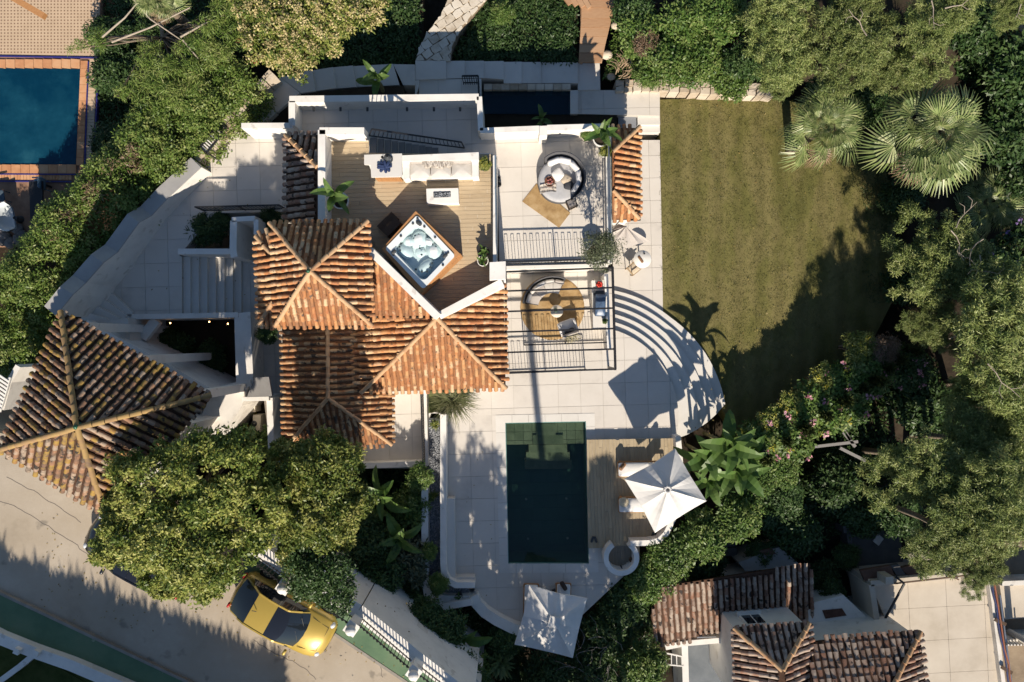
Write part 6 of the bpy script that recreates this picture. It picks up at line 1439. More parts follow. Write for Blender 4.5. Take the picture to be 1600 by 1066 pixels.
def shrub(kind, px, py, rp, z, label, seed, zb=-1.8, group=None, hs=.85):
    c = P(px, py, z); rad = rp * (CAMH - z) / FPX; rg = random.Random(seed); b = Vector((c.x, c.y, zb))
    r = thing('shrub', label, 'shrub', tuple(b), 0, group)
    a = rg.uniform(0, 6.28)
    for nm, me in SHR[kind]:
        o = obj(nm, me, r, (0, 0, c.z - b.z), (0, 0, a)); o.scale = (rad, rad, max(rad * hs, .3))
        if nm != 'foliage': o['kind'] = 'stuff'
    mb = MB()
    for k in range(4): mb.tube([b, b.lerp(c, .6) + Vector((rg.uniform(-.2, .2) * rad, rg.uniform(-.2, .2) * rad, 0)), c + Vector((rg.uniform(-.5, .5) * rad, rg.uniform(-.5, .5) * rad, .1))], .04, 5, 0, .012)
    mb.build('stem', BARK, r); return r
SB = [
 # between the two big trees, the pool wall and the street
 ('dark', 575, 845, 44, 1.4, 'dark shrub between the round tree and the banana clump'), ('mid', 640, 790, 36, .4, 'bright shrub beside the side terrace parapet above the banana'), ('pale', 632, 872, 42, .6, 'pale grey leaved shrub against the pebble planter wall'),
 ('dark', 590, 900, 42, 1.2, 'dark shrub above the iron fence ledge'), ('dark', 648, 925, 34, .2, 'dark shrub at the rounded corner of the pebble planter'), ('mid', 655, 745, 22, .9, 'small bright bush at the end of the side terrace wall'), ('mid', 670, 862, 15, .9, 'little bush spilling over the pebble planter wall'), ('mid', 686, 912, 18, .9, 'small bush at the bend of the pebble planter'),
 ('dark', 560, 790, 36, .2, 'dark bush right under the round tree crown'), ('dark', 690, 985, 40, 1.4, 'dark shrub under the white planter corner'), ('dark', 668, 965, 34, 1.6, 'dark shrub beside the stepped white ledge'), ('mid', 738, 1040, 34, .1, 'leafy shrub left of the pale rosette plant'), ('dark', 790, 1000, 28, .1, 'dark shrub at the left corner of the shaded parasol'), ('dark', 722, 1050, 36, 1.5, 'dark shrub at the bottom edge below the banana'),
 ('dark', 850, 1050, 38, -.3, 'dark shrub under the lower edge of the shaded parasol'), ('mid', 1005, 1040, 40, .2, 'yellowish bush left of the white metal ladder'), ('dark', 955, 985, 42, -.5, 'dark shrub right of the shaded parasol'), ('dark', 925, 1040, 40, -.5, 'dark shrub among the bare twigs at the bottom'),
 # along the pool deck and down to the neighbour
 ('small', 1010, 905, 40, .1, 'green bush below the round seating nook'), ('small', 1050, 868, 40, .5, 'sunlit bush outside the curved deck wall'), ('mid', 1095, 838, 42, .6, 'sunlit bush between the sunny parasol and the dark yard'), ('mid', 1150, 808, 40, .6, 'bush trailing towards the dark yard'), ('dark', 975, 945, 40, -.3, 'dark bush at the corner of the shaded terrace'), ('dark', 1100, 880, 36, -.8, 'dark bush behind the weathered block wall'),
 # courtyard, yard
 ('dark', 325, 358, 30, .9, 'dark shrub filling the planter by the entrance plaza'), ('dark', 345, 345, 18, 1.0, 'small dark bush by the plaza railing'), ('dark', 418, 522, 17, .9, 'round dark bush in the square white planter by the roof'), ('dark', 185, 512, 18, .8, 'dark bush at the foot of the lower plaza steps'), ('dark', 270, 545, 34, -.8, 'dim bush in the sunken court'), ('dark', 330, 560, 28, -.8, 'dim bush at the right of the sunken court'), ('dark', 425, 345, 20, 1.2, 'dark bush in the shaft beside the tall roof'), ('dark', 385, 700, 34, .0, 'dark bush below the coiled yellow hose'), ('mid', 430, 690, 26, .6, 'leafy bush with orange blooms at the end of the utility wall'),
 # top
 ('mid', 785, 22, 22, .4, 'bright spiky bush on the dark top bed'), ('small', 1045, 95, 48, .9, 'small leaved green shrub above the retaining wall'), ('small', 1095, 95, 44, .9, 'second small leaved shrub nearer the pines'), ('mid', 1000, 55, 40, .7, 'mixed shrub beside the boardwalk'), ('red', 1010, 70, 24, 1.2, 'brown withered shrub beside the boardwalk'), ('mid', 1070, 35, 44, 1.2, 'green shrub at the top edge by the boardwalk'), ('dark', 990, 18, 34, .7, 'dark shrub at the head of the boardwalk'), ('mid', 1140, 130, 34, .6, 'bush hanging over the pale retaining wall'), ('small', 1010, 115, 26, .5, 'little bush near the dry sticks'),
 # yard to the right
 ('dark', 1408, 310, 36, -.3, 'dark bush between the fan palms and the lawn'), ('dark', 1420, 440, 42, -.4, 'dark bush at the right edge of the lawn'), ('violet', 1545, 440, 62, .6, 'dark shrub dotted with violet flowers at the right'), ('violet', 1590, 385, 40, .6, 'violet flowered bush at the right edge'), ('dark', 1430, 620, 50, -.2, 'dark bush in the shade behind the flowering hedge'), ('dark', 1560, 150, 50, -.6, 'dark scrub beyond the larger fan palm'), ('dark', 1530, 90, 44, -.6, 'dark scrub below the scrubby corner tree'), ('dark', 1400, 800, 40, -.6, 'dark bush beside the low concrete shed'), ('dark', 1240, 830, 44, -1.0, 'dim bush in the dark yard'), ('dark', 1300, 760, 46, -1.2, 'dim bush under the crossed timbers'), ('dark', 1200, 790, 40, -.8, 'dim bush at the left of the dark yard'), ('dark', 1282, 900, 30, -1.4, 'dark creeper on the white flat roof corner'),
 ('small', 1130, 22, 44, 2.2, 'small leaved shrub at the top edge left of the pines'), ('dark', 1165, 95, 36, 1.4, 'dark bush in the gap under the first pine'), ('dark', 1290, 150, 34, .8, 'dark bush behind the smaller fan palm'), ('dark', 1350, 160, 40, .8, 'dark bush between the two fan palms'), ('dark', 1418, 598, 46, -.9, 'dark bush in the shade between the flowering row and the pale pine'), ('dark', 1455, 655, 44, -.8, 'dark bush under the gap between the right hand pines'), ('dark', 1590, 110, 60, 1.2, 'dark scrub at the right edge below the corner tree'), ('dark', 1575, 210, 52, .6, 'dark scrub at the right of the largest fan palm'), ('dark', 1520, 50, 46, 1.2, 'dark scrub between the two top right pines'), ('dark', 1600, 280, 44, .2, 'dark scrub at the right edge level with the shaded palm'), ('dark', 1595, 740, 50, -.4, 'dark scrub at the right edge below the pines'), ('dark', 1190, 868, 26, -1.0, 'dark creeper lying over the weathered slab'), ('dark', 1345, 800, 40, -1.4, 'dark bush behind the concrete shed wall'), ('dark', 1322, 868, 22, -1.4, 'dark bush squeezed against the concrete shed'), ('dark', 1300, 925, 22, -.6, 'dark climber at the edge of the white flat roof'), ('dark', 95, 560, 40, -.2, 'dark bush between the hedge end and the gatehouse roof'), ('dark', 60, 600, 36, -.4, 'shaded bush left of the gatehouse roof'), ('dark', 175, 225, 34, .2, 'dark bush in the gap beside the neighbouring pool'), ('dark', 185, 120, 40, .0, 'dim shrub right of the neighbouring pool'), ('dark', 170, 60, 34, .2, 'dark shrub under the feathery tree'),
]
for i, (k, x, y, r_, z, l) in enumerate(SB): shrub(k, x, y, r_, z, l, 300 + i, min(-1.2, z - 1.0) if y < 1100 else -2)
BG = [('boug', 1190, 690, 42, .6, 'flowering hedge shrub nearest the banana clump'), ('boug', 1235, 668, 44, .8, 'pink and yellow flowering shrub beside the lawn tip'), ('boug', 1278, 632, 46, .9, 'pink flowering shrub above the crossed timbers'), ('pink', 1310, 640, 36, .8, 'deep pink shrub leaning over the crossed timbers'), ('boug', 1325, 600, 44, 1.0, 'flowering hedge shrub in the middle of the diagonal row'), ('yellow', 1290, 590, 26, 1.1, 'yellow tipped shrub on the lawn side of the row'), ('boug', 1365, 572, 40, 1.0, 'flowering shrub below the rusty red bush'), ('red', 1382, 542, 24, 1.5, 'rusty red twiggy bush at the top of the flowering row'), ('yellow', 1345, 540, 26, 1.3, 'yellow tipped shrub beside the rusty red bush'), ('pink', 1415, 575, 34, .9, 'pink shrub at the upper end of the flowering row'), ('yellow', 1240, 628, 24, 1.0, 'small yellow tipped shrub by the lawn shadow'), ('yellow', 1205, 652, 22, .9, 'low yellow tipped shrub at the lawn tip'), ('small', 1215, 722, 36, .4, 'green shrub under the lower side of the flowering row'), ('small', 1175, 742, 36, .5, 'green shrub between the bananas and the dark yard'), ('dark', 1225, 770, 30, .0, 'dark drooping shrub below the flowering row')]
for i, (k, x, y, r_, z, l) in enumerate(BG): shrub(k, x, y + 4, r_ * 1.08, z - .3, l, 400 + i, -1.9, 'shrubs of the diagonal flowering row', .7)
# ---- slender cypresses along the lawn's lower edge
def proto_cyp(seed, n=46, per=46):
    lv = Leaves(seed); t = np.linspace(.02, 1, n); r = lv.r; rad = .15 * np.sin(np.clip(t * 1.05 + .12, 0, 1) * math.pi) ** .7 * (1 - t * .55) + .01
    c = np.stack([r.normal(0, .3, n) * rad, r.normal(0, .3, n) * rad, t * .98], 1); lv.clumps(c, np.maximum(rad, .03), per, .10, .022, 1.2, .2, -.9); return lv.mesh('foliage', LF_CY)
ORD = 'first second third fourth fifth sixth seventh eighth ninth tenth eleventh twelfth thirteenth fourteenth fifteenth sixteenth seventeenth eighteenth nineteenth twentieth twenty-first twenty-second twenty-third twenty-fourth twenty-fifth twenty-sixth twenty-seventh twenty-eighth twenty-ninth'.split()
CY = proto_cyp(71); CY2 = proto_cyp(72)
def cypress(loc, h, label, group, k=0, wid=1.0):
    r = thing('cypress', label, 'tree', tuple(loc), 0, group); o = obj('foliage', (CY, CY2)[k % 2], r, (0, 0, .05), (0, 0, k * 1.7)); o.scale = (h * wid, h * wid, h)
    mb = MB(); mb.cyl(Vector(loc), Vector(loc) + Vector((0, 0, h * .5)), .05, .02, 6); mb.build('trunk', BARK, r)
for i, (x, y, h) in enumerate(((1163, 702, 3.0), (1196, 678, 2.7), (1222, 660, 3.0), (1250, 640, 2.9), (1275, 618, 3.1), (1303, 600, 2.8), (1320, 590, 3.3), (1340, 572, 2.9), (1358, 560, 2.8), (1385, 548, 2.6))):
    cypress(P(x, y, -1.2), h * .97, 'slender dark cypress beside the lawn, %s from the banana clump' % ORD[i], 'slender cypresses along the lawn edge', i, .8)
# trees standing just south of the frame: only their shade is seen
for i in range(29):
    x = -90 + i * 18.5; y = 868 + x * .375; h = 6.1 + 1.0 * math.sin(i * 1.9) + .9 * math.sin(i * 4.1)
    tip = P(x, y, ZS); b = Vector((tip.x + .085 * 1.455 * h, tip.y - 1.455 * h, ZS - .3)); cypress(b, h, 'tall cypress south of the street, %s from the left end' % ORD[i], 'tall cypresses south of the street', i, .72)
def shade_tree(x, y, ztop, rad, seed, label, n=120, per=60):
    r = thing('shade_tree', label, 'tree', (x, y, -2.2), 0, 'tall garden trees south of the pool'); lv = Leaves(seed)
    for k in range(5 if ztop < 12 else 8):
        zc = ztop - rad * .8 - k * rad * .75; c = np.array([x + lv.r.normal(0, .25) * rad, y + lv.r.normal(0, .3) * rad, zc]); cc = lobe_clumps(lv.r, c, rad * (.75 + .12 * k), n // 4, .9, -.9); lv.clumps(cc, .34, per, .20, .10, .8, .4)
    obj('crown', lv.mesh('crown', LF_DK, (x, y, -2.2)), r); mb = MB(); mb.tube([(x, y, -2.2), (x + .1, y, ztop * .5), (x, y, ztop - rad)], .18, 7, 0, .06); mb.build('trunk', BARK, r)
for i, (x, y, zt, rd) in enumerate(((-.5, -17.0, 9.0, 1.15), (1.2, -17.2, 8.0, 1.5), (3.0, -17.3, 7.6, 1.5), (4.7, -17.0, 8.9, .9), (-2.6, -16.6, 5.4, 1.0))): shade_tree(x, y, zt, rd, 500 + i, 'tall dense garden tree south of the pool, %s from the street side' % ORD[(1, 2, 3, 4, 0)[i]])
cypress(Vector((-1.55, -16.8, -2)), 10.7, 'unseen slim cypress added south of the pebble planter for its narrow shadow', None, 1, .35)  # added out of view in place of a chimney, to cast its narrow shadow
# tall thin palm whose shadow crosses the pergola
tpm = thing('tall_palm', 'very tall thin palm standing south of the pool', 'palm', (2.55, -18.6, -2)); mb = MB()
mb.tube([(2.55, -18.6, -2), (2.5, -18.6, 6), (2.35, -18.6, 12), (2.3, -18.6, 16.2)], .17, 8, 0, .13); mb.build('trunk', BARK, tpm)
# ---- fan palms
def fan_leaf(seed, n=30, rad=.60, pet=.62):
    rg = random.Random(seed); V = []; T = []
    mbp = MB(); mbp.tube([(0, 0, 0), (0, pet * .5, .06), (0, pet, .02)], .018, 4, 0, .012)
    lv = Leaves(seed)
    q = []
    for i in range(n):
        a = R(-105 + 210 * (i + .5) / n); l = rad * (.70 + .30 * math.cos(a * .7)) * rg.uniform(.93, 1.05); d = np.array([math.sin(a), math.cos(a), 0.]); s = np.array([math.cos(a), -math.sin(a), 0.]); o = np.array([0, pet, .02])
        w1 = .017
        fold = .026 * (1 if i % 2 else -1)
        p1 = o + d * l * .55 + np.array([0, 0, .05 + fold - .05 * abs(math.sin(a))]); p2 = o + d * l + np.array([0, 0, -.10 - .12 * rg.random()])
        q.append([o - s * .004, p1 - s * w1, p1 + s * w1, o + s * .004]); q.append([p1 - s * w1, p2 - s * .003, p2 + s * .003, p1 + s * w1])
    lv.V.append(np.array(q)); lv.T.append(np.repeat(lv.r.random(len(q)), 4)); return lv.mesh('frond', LF_PL), mbp
FAN = [fan_leaf(81), fan_leaf(82), fan_leaf(83)]
DRYFAN = FAN[0][0].copy(); DRYFAN.name = 'dry_frond'; DRYFAN.materials.clear(); DRYFAN.materials.append(LF_DRY)
def fan_palm(px, py, z, rp, nfr, label, seed, zb=-1.5):
    c = P(px, py, z); S = rp * (CAMH - z) / FPX / 1.25; rg = random.Random(seed); b = Vector((c.x, c.y, zb)); r = thing('fan_palm', label, 'palm', tuple(b))
    mb = MB(); mb.tube([b, b.lerp(c, .5), c], .2, 9, 0, .16); mb.build('trunk', BARK, r)
    for i in range(nfr):
        t = i / nfr; a = i * 2.39996 + rg.uniform(-.2, .2); el = R(56 - 70 * t ** .9 + rg.uniform(-14, 14)); k = S * (.52 + .56 * t) * rg.uniform(.85, 1.12)
        m = Matrix.Translation(c - b + Vector((0, 0, .1 * (1 - t)))) @ Matrix.Rotation(a, 4, 'Z') @ Matrix.Rotation(el, 4, 'X') @ Matrix.Rotation(rg.uniform(-.75, .75), 4, 'Y') @ Matrix.Scale(k, 4)
        o = obj('frond', FAN[i % 3][0], r, mtx=m)
    for i in range(5):
        m = Matrix.Translation(c - b + Vector((0, 0, -.12))) @ Matrix.Rotation(rg.uniform(0, 6.28), 4, 'Z') @ Matrix.Rotation(R(rg.uniform(-42, -20)), 4, 'X') @ Matrix.Rotation(rg.uniform(-.8, .8), 4, 'Y') @ Matrix.Scale(S * rg.uniform(.8, 1.05), 4); obj('dry_frond', DRYFAN, r, mtx=m)
    for i in range(6):
        a = i * 1.05; m = Matrix.Translation(c - b + Vector((0, 0, .22))) @ Matrix.Rotation(a, 4, 'Z') @ Matrix.Translation((0, -.10 * S, 0)) @ Matrix.Rotation(R(rg.uniform(20, 45)), 4, 'X') @ Matrix.Rotation(rg.uniform(-.6, .6), 4, 'Y') @ Matrix.Scale(S * rg.uniform(.26, .36), 4); obj('frond', FAN[i % 3][0], r, mtx=m)
    for i in range(nfr // 2):
        a = i * 2.39996 + .7; m = Matrix.Translation(c - b + Vector((0, 0, .15))) @ Matrix.Rotation(a, 4, 'Z') @ Matrix.Rotation(R(rg.uniform(18, 55)), 4, 'X') @ Matrix.Rotation(rg.uniform(-.8, .8), 4, 'Y') @ Matrix.Scale(S * rg.uniform(.38, .62), 4); obj('frond', FAN[i % 3][0], r, mtx=m)
    pm = MB()
    for i in range(nfr):
        t = i / nfr; a = i * 2.39996; d = Vector((-math.sin(a), math.cos(a), .5 - t)).normalized(); pm.tube([c, c + d * .25 * S], .02, 4)
    pm.build('leaf_stalks', M('palm_stalk', (.22, .20, .09), .7) if 'palm_stalk' not in bpy.data.materials else bpy.data.materials['palm_stalk'], r)
    return r
fan_palm(1284, 202, 2.3, 74, 24, 'smaller silvery fan palm at the top right corner of the lawn', 1)
fan_palm(1458, 213, 3.2, 106, 30, 'largest fan palm spreading beyond the lawn', 2)
fan_palm(1542, 318, -.3, 70, 22, 'shaded dark fan palm below the largest one', 3)
fan_palm(246, -6, 3.6, 46, 30, 'pale fan palm cut by the top edge near the timber beam', 5)
# ---- banana plants
def ban_leaf(seed, l=1.0, w_=.30):
    rg = random.Random(seed); q = []; n = 9; prev = None; V = []
    rows = []
    for i in range(n + 1):
        t = i / n; y = l * t; z = .30 * l * math.sin(t * 2.0) - .42 * l * t * t; hw = w_ / 2 * (math.sin(math.pi * min(1, t * .90 + .08)) ** .55) * (1 if i < n else .12) * rg.uniform(.93, 1.05)
        if t < .14: hw = .012
        rows.append(((-hw, y, z + hw * .35), (0, y, z), (hw, y, z + hw * .35)))
    for i in range(n):
        a, b = rows[i], rows[i + 1]; q.append([a[0], a[1], b[1], b[0]]); q.append([a[1], a[2], b[2], b[1]])
    lv = Leaves(seed); lv.V.append(np.array(q)); lv.T.append(np.full(len(q) * 4, rg.random())); me = lv.mesh('leaf', LF_BA); return me
BL = [ban_leaf(91), ban_leaf(92, 1, .34), ban_leaf(93, 1, .27), ban_leaf(94, 1, .38)]
def banana(px, py, z, leng, n, label, seed, zb=-1.5, stem=True, spread=(70, 5), pot=None, name='banana_plant', cat='plant', group=None):
    c = P(px, py, z); rg = random.Random(seed); b = Vector((c.x, c.y, zb)); r = thing(name, label, cat, tuple(b), 0, group)
    if stem: mb = MB(); mb.tube([b, b.lerp(c, .5) + Vector((.03, .02, 0)), c], .09, 7, 0, .06); mb.build('stem', BANSTEM, r)
    for i in range(n):
        t = i / max(1, n - 1); a = i * 2.39996 + seed; el = R(spread[0] + (spread[1] - spread[0]) * t + rg.uniform(-8, 8)); k = leng * rg.uniform(.8, 1.1)
        m = Matrix.Translation(c - b) @ Matrix.Rotation(a, 4, 'Z') @ Matrix.Rotation(el, 4, 'X') @ Matrix.Rotation(rg.uniform(-.5, .5), 4, 'Y') @ Matrix.Scale(k, 4); obj('leaf', BL[i % 4], r, mtx=m)
    return r
for i, (x, y, z, l, n, lab) in enumerate(((1100, 712, 1.4, 1.35, 10, 'banana plant nearest the corner of the sunny parasol'), (1135, 694, 1.8, 1.45, 10, 'tallest banana plant beside the curved steps'), (1150, 736, 1.0, 1.3, 9, 'banana plant at the lower right of the banana clump'), (1108, 752, .8, 1.0, 8, 'low banana plant tucked beside the sunny parasol'), (1172, 708, .9, 1.0, 8, 'banana plant next to the flowering row'))): banana(x, y, z, l, n, lab, i + 1, group='banana clump beside the pool deck')
for i, (x, y, z, l, n, lab) in enumerate(((598, 772, 1.3, 1.2, 7, 'banana plant below the side terrace parapet'), (625, 836, 1.3, 1.3, 7, 'banana plant in the middle of the lower garden'), (720, 992, .6, 1.25, 9, 'banana plant under the white planter corner'), (688, 960, .0, .7, 7, 'small broad leaved plant left of the lowest banana'), (590, 800, .8, .8, 6, 'young banana plant beside the round tree'))): banana(x, y, z, l, n, lab, i + 11)
banana(590, 126, 1.9, 1.0, 6, 'dim banana plant standing in the shaded wedge bed', 21, .7); banana(846, 188, .3, .6, 6, 'dim broad leaved plant below the terrace wall', 22, -.5)
# rosette plant and tufts
def tussock(px, py, z, rp, n, label, seed, mat, zb, wid=.014, name='grass_clump', cat='plant', parent=None, dl=(0, 0), arch=1.0):
    c = P(px, py, z); rad = rp * (CAMH - z) / FPX; lv = Leaves(seed); r = lv.r; q = []
    a = r.random(n) * 6.283; el = r.uniform(.25, 1.35, n); l = rad * r.uniform(.7, 1.25, n)
    for i in range(n):
        d = np.array([math.cos(a[i]) * math.cos(el[i]), math.sin(a[i]) * math.cos(el[i]), math.sin(el[i])]); s = np.array([-math.sin(a[i]), math.cos(a[i]), 0]) * wid; o = np.array([c.x + r.normal(0, .10 * rad) + dl[0], c.y + r.normal(0, .10 * rad) + dl[1], zb]); m = o + d * l[i] * .6; t = o + d * l[i] + np.array([math.cos(a[i]) * .2 * l[i], math.sin(a[i]) * .2 * l[i], -.30 * l[i] * math.cos(el[i]) * arch])
        q.append([o - s, m - s, m + s, o + s]); q.append([m - s, t - s * .2, t + s * .2, m + s])
    lv.V.append(np.array(q)); lv.T.append(np.repeat(r.random(len(q)), 4)); me = lv.mesh('blades', mat, (c.x, c.y, zb))
    if parent is not None: return obj('blades', me, parent, Vector((c.x, c.y, zb)) - wloc(parent))
    o = bpy.data.objects.new(name, me); COL.objects.link(o); o.location = (c.x, c.y, zb); return tag(o, label, cat)
tussock(706, 626, .7, 36, 420, 'arching ornamental grass spilling out under the orange roof', 1, LF_GR, .1)
tussock(712, 606, .9, 30, 260, 'darker tuft of grass at the eave of the orange roof', 2, LF_OL, .1, .02)
tussock(781, 1043, .4, 24, 60, 'pale green rosette plant at the bottom edge', 3, LEAF('rosette_leaf', [(.10, .16, .05), (.20, .27, .10), (.30, .34, .16)]), -.1, .07, 'rosette_plant', arch=.3)
for i, (x, y, l) in enumerate(((680, 664, 'topmost grassy tuft in the pebble bed'), (678, 775, 'upper middle tuft in the pebble bed'), (678, 860, 'lower middle tuft in the pebble bed'))): tussock(x, y, .2, 9, 70, l, 20 + i, LF_YG, .06, .012, 'grass_tuft')
tussock(640, 870, .9, 26, 70, 'pale succulent rosette in the lower garden', 31, LF_OL, .5, .05, 'succulent', arch=.2)
tussock(337, 328, 1.4, 12, 26, 'spiky stems leaning over the plaza railing', 32, LF_MD, 1.0, .02, 'spiky_plant'); tussock(295, 360, 1.4, 16, 40, 'wispy spiky plant at the corner of the plaza planter', 33, LF_DK, 1.0, .02, 'spiky_plant')
# ---- potted plants
def pot(px, py, z, r_, h, mat, label, name='potted_plant'):
    t = thing(name, label, 'potted plant', tuple(P(px, py, z))); p = t.location
    MB().lathe((p.x, p.y, z), [(.001, 0), (r_ * .72, 0), (r_, h * .9), (r_ * 1.04, h), (r_ * .88, h), (r_ * .86, h * .86)], 20).build('pot', mat, t); MB().disc((p.x, p.y, z + h * .88), r_ * .87, 18).build('earth', SOIL, t); return t
def addleaf(t, z, k, n, seed, spread=(75, 15)):
    rg = random.Random(seed)
    for i in range(n):
        a = i * 2.39996 + seed; el = R(spread[0] + (spread[1] - spread[0]) * i / max(1, n - 1) + rg.uniform(-8, 8)); m = Matrix.Translation((0, 0, z)) @ Matrix.Rotation(a, 4, 'Z') @ Matrix.Rotation(el, 4, 'X') @ Matrix.Rotation(rg.uniform(-.5, .5), 4, 'Y') @ Matrix.Scale(k * rg.uniform(.8, 1.1), 4); obj('leaf', BL[i % 4], t, mtx=m)
def addball(t, z, rad, kind, mi=1.0):
    for nm, me in SHR[kind]: o = obj(nm, me, t, (0, 0, z)); o.scale = (rad, rad, rad * mi)
t = pot(537, 318, ZD, .30, .55, POTW, 'banana plant in a white pot at the west end of the roof deck'); addleaf(t, 1.1, .95, 7, 2); mb = MB(); p = t.location; mb.cyl((p.x, p.y, ZD + .4), (p.x - .05, p.y + .05, ZD + 1.15), .06, .04, 7); mb.build('stem', BANSTEM, t)
t = pot(758, 262, ZD, .20, .36, POTD, 'small round bush in a dark pot beside the built-in sofa'); addball(t, .52, .26, 'yellow')
t = pot(757, 396, ZD, .20, .34, POTD, 'leafy plant in a dark pot by the glass balustrade'); addleaf(t, .36, .36, 8, 5, (80, 30))
t = pot(755, 409, ZD, .20, .34, POTW, 'leafy plant in a white pot beside the white pillar'); addleaf(t, .36, .34, 8, 8, (80, 30))
t = pot(937, 222, ZU, .34, .62, POTW, 'bird of paradise plant in the big white pot on the upper terrace'); addleaf(t, .9, .85, 9, 4, (80, 25))
t = pot(915, 216, ZU, .22, .40, CREAM, 'round green bush in the pot left of the bird of paradise'); addball(t, .5, .25, 'small')
t = pot(943, 241, ZU, .22, .40, POTW, 'round green bush in the pot below the bird of paradise'); addball(t, .5, .25, 'yellow')
t = pot(944, 502, .94, .08, .12, POTW, 'little green herb pot on the end of the outdoor kitchen'); addball(t, .18, .12, 'mid')
t = pot(718, 929, .08, .16, .34, POTD, 'small cactus like plant in a dark pot in the corner pebble bed'); addleaf(t, .3, .28, 6, 3, (60, 10))
t = pot(927, 399, ZU, .36, .60, POTW, 'wispy olive tree in a large white pot at the terrace railing', 'potted_olive'); p = t.location
lv = Leaves(95); r0 = lv.r
for c, rad, n in (((0.05, .0, 2.05), .62, 40), ((.28, .1, 2.6), .45, 24), ((-.25, .05, 2.5), .42, 22), ((.1, -.15, 1.7), .6, 34), ((.05, .1, 2.95), .32, 12)):
    cc = lobe_clumps(r0, c, rad, n, .9, -.8); lv.clumps(cc, .17, 26, .12, .028, .8, .3)
obj('crown', lv.mesh('crown', LF_OL), t); mb = MB(); q = Vector(p); mb.tube([q + Vector((0, 0, .5)), q + Vector((.05, 0, 1.2)), q + Vector((0, 0, 1.6))], .06, 6, 0, .04)
branches(mb, q + Vector((0, 0, 1.5)), [tuple(q + Vector(v)) for v in ((.3, .1, 2.6), (-.3, .05, 2.5), (.1, -.2, 2.1), (.05, .1, 3.0), (.4, -.1, 2.0), (-.4, .1, 1.9))], .03, random.Random(2), .1); mb.build('trunk', BARK, t)
# ---- dead twigs, dry fronds
tw = thing('dry_twigs', 'tangle of bare grey twigs in the dark garden beside the shaded parasol', 'twigs', tuple(P(925, 1030, -1.5))); mb = MB(); rg = random.Random(14)
for i in range(46):
    q = P(rg.uniform(895, 975), rg.uniform(985, 1070), rg.uniform(-.4, .5)); pts = [q]; a = rg.uniform(0, 6.28)
    for s in range(4): a += rg.uniform(-.6, .6); q = q + Vector((math.cos(a) * .22, math.sin(a) * .22, rg.uniform(-.08, .10))); pts.append(q)
    mb.tube(pts, .016, 4, 0, .006)
mb.build('twigs', M('grey_twig', [(.14, .125, .11), (.26, .235, .21)], .9, 6), tw, kind='stuff')
df = thing('dry_fronds', 'heap of dry curled palm fronds beside the boardwalk foot', 'fronds', tuple(P(975, 112, -.8))); mb = MB()
for i in range(26):
    q = P(rg.uniform(962, 988), rg.uniform(95, 128), .0); a = rg.uniform(-.6, 1.2); pts = [q + Vector((math.cos(a + s * .3) * .14 * s, math.sin(a + s * .3) * .14 * s, .05 * math.sin(s))) for s in range(5)]; mb.tube(pts, .022, 4, 0, .008)
mb.build('frond', M('dry_frond', [(.30, .20, .12), (.46, .34, .22)], .9, 6), df)
bl_ = MB()
for x, y, s in ((948, 86, .26), (962, 40, .22), (976, 20, .2), (955, 120, .2), (984, 8, .18)): p = P(x, y, -.3); bl_.ball((p.x, p.y, p.z), s, 8, 6, 0, (1, .8, .6))
bl_.build('boulders', STONE, None, 'pale boulders lying along the right side of the boardwalk', 'stones', kind='stuff')
# ---- low ground cover that nobody could count
def cover(px, z, n, l, w_, mat, label, seed, name='ground_cover'):
    pw = [(p.x, p.y) for p in PZ(px, z)]; lv = Leaves(seed); r = lv.r; x0 = min(a for a, b in pw); x1 = max(a for a, b in pw); y0 = min(b for a, b in pw); y1 = max(b for a, b in pw); c = []
    while len(c) < n:
        q = (r.uniform(x0, x1), r.uniform(y0, y1))
        if inside(pw, q): c.append((q[0], q[1], z + .18 * math.sin(q[0] * 1.7) * math.sin(q[1] * 1.3) + r.uniform(-.08, .08)))
    lv.clumps(np.array(c), .22, 16, l, w_, .5, .7); me = lv.mesh(name, mat); o = bpy.data.objects.new(name, me); COL.objects.link(o); return tag(o, label, None, None, 'stuff')
solid('north_bed', [(420, -30), (660, -30), (662, 60), (650, 99), (560, 102), (470, 112), (425, 100)], -.3, -2.4, SOIL, kind='structure', label='dark planted bank between the flowering tree and the crazy path')
solid('north_bed', [(708, 94), (720, 55), (745, 20), (772, -30), (905, -30), (905, 97), (760, 95)], -.4, -2.4, SOIL, kind='structure', label='dark planted bank between the crazy path and the boardwalk')
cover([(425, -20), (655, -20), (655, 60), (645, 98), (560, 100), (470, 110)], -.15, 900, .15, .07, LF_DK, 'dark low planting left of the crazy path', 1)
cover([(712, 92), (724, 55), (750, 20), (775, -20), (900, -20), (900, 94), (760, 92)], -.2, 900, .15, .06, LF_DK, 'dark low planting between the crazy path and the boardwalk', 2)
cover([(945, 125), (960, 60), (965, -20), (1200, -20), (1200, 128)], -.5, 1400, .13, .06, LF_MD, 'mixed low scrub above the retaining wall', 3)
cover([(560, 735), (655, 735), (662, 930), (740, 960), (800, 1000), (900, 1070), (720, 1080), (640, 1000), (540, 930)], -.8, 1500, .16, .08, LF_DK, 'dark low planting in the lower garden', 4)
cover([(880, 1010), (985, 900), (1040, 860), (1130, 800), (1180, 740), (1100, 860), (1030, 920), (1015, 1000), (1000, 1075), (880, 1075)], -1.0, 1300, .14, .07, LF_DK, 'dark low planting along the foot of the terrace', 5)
cover([(1140, 720), (1300, 650), (1420, 600), (1440, 680), (1380, 780), (1320, 830), (1250, 870), (1160, 850)], -2.0, 900, .16, .08, LF_DK, 'dim weeds on the floor of the dark yard', 6)
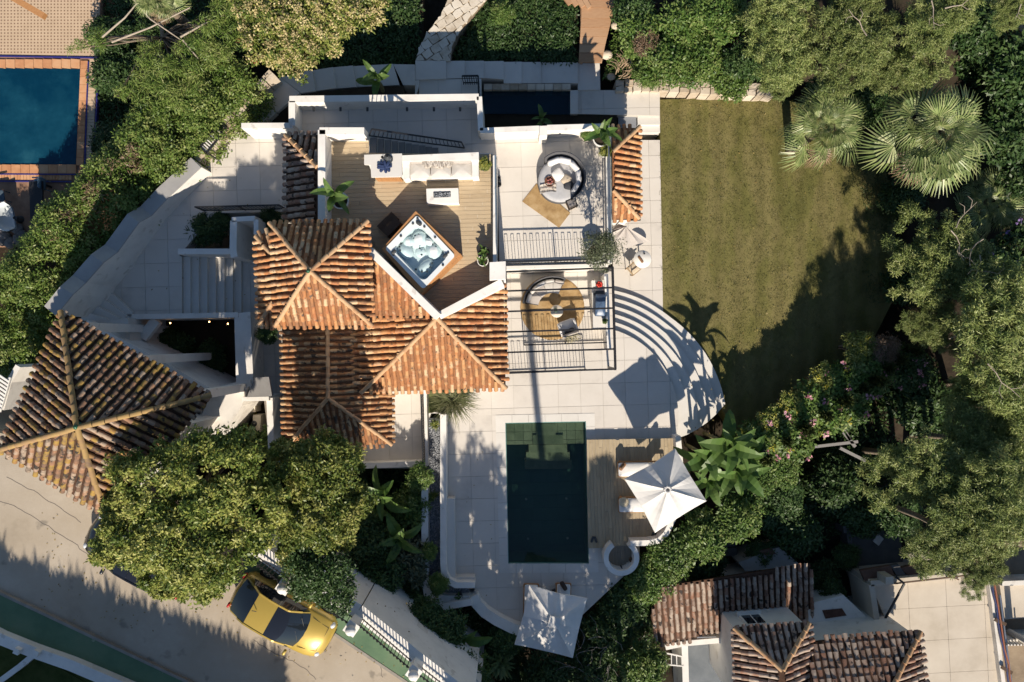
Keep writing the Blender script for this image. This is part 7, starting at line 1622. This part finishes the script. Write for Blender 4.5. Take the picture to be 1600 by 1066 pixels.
cover([(1390, 250), (1480, 300), (1600, 330), (1640, 500), (1600, 720), (1450, 640), (1400, 560), (1410, 400)], -1.6, 1600, .16, .08, LF_DK, 'dim undergrowth beneath the trees on the right', 7)
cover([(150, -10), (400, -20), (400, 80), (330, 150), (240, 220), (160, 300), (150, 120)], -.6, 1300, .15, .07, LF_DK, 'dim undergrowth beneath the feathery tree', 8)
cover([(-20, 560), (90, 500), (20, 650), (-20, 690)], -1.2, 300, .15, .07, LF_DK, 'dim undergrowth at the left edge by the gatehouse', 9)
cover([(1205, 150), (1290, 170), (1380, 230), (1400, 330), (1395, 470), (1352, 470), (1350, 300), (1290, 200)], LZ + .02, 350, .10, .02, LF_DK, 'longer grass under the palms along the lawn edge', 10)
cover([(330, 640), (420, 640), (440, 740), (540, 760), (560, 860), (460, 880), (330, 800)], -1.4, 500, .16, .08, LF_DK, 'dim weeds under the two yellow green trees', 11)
lv = Leaves(97); r0 = lv.r; pw = [(p.x, p.y) for p in PZ(lawn_px, LZ)]; c = []
while len(c) < 11000:
    q = (r0.uniform(5.9, 16), r0.uniform(-4.6, 10.4))
    if inside(pw, q): c.append((q[0], q[1], LZ + .01))
lv.clumps(np.array(c), .12, 6, .055, .013, .12, .9, -.2); o = bpy.data.objects.new('grass', lv.mesh('grass', LEAF('lawn_blade', [(.08, .086, .026), (.12, .118, .038), (.175, .155, .062)], .3))); COL.objects.link(o); tag(o, 'short olive grass blades of the lawn', None, None, 'stuff')
# fallen leaves under the trees and along the beds
lv = Leaves(98); r0 = lv.r; c = []
for (x0, x1, y0, y1, n, z) in ((60, 420, 780, 990, 240, ZS + .012), (420, 640, 940, 1066, 60, ZS + .15), (640, 770, 700, 960, 26, .012), (970, 1120, 560, 690, 22, -.3), (1050, 1330, 160, 620, 150, LZ + .05), (205, 440, 215, 480, 40, ZP + .012)):
    for _ in range(n): p = P(r0.uniform(x0, x1), r0.uniform(y0, y1), z); c.append((p.x, p.y, p.z))
lv.clumps(np.array(c), .03, 1, .075, .04, .1, 2.5); o = bpy.data.objects.new('fallen_leaves', lv.mesh('fallen_leaves', LEAF('dry_leaf', [(.14, .09, .03), (.28, .20, .06), (.38, .32, .12)], .1))); COL.objects.link(o); tag(o, 'dry leaves scattered on the street, terraces and lawn', None, None, 'stuff')
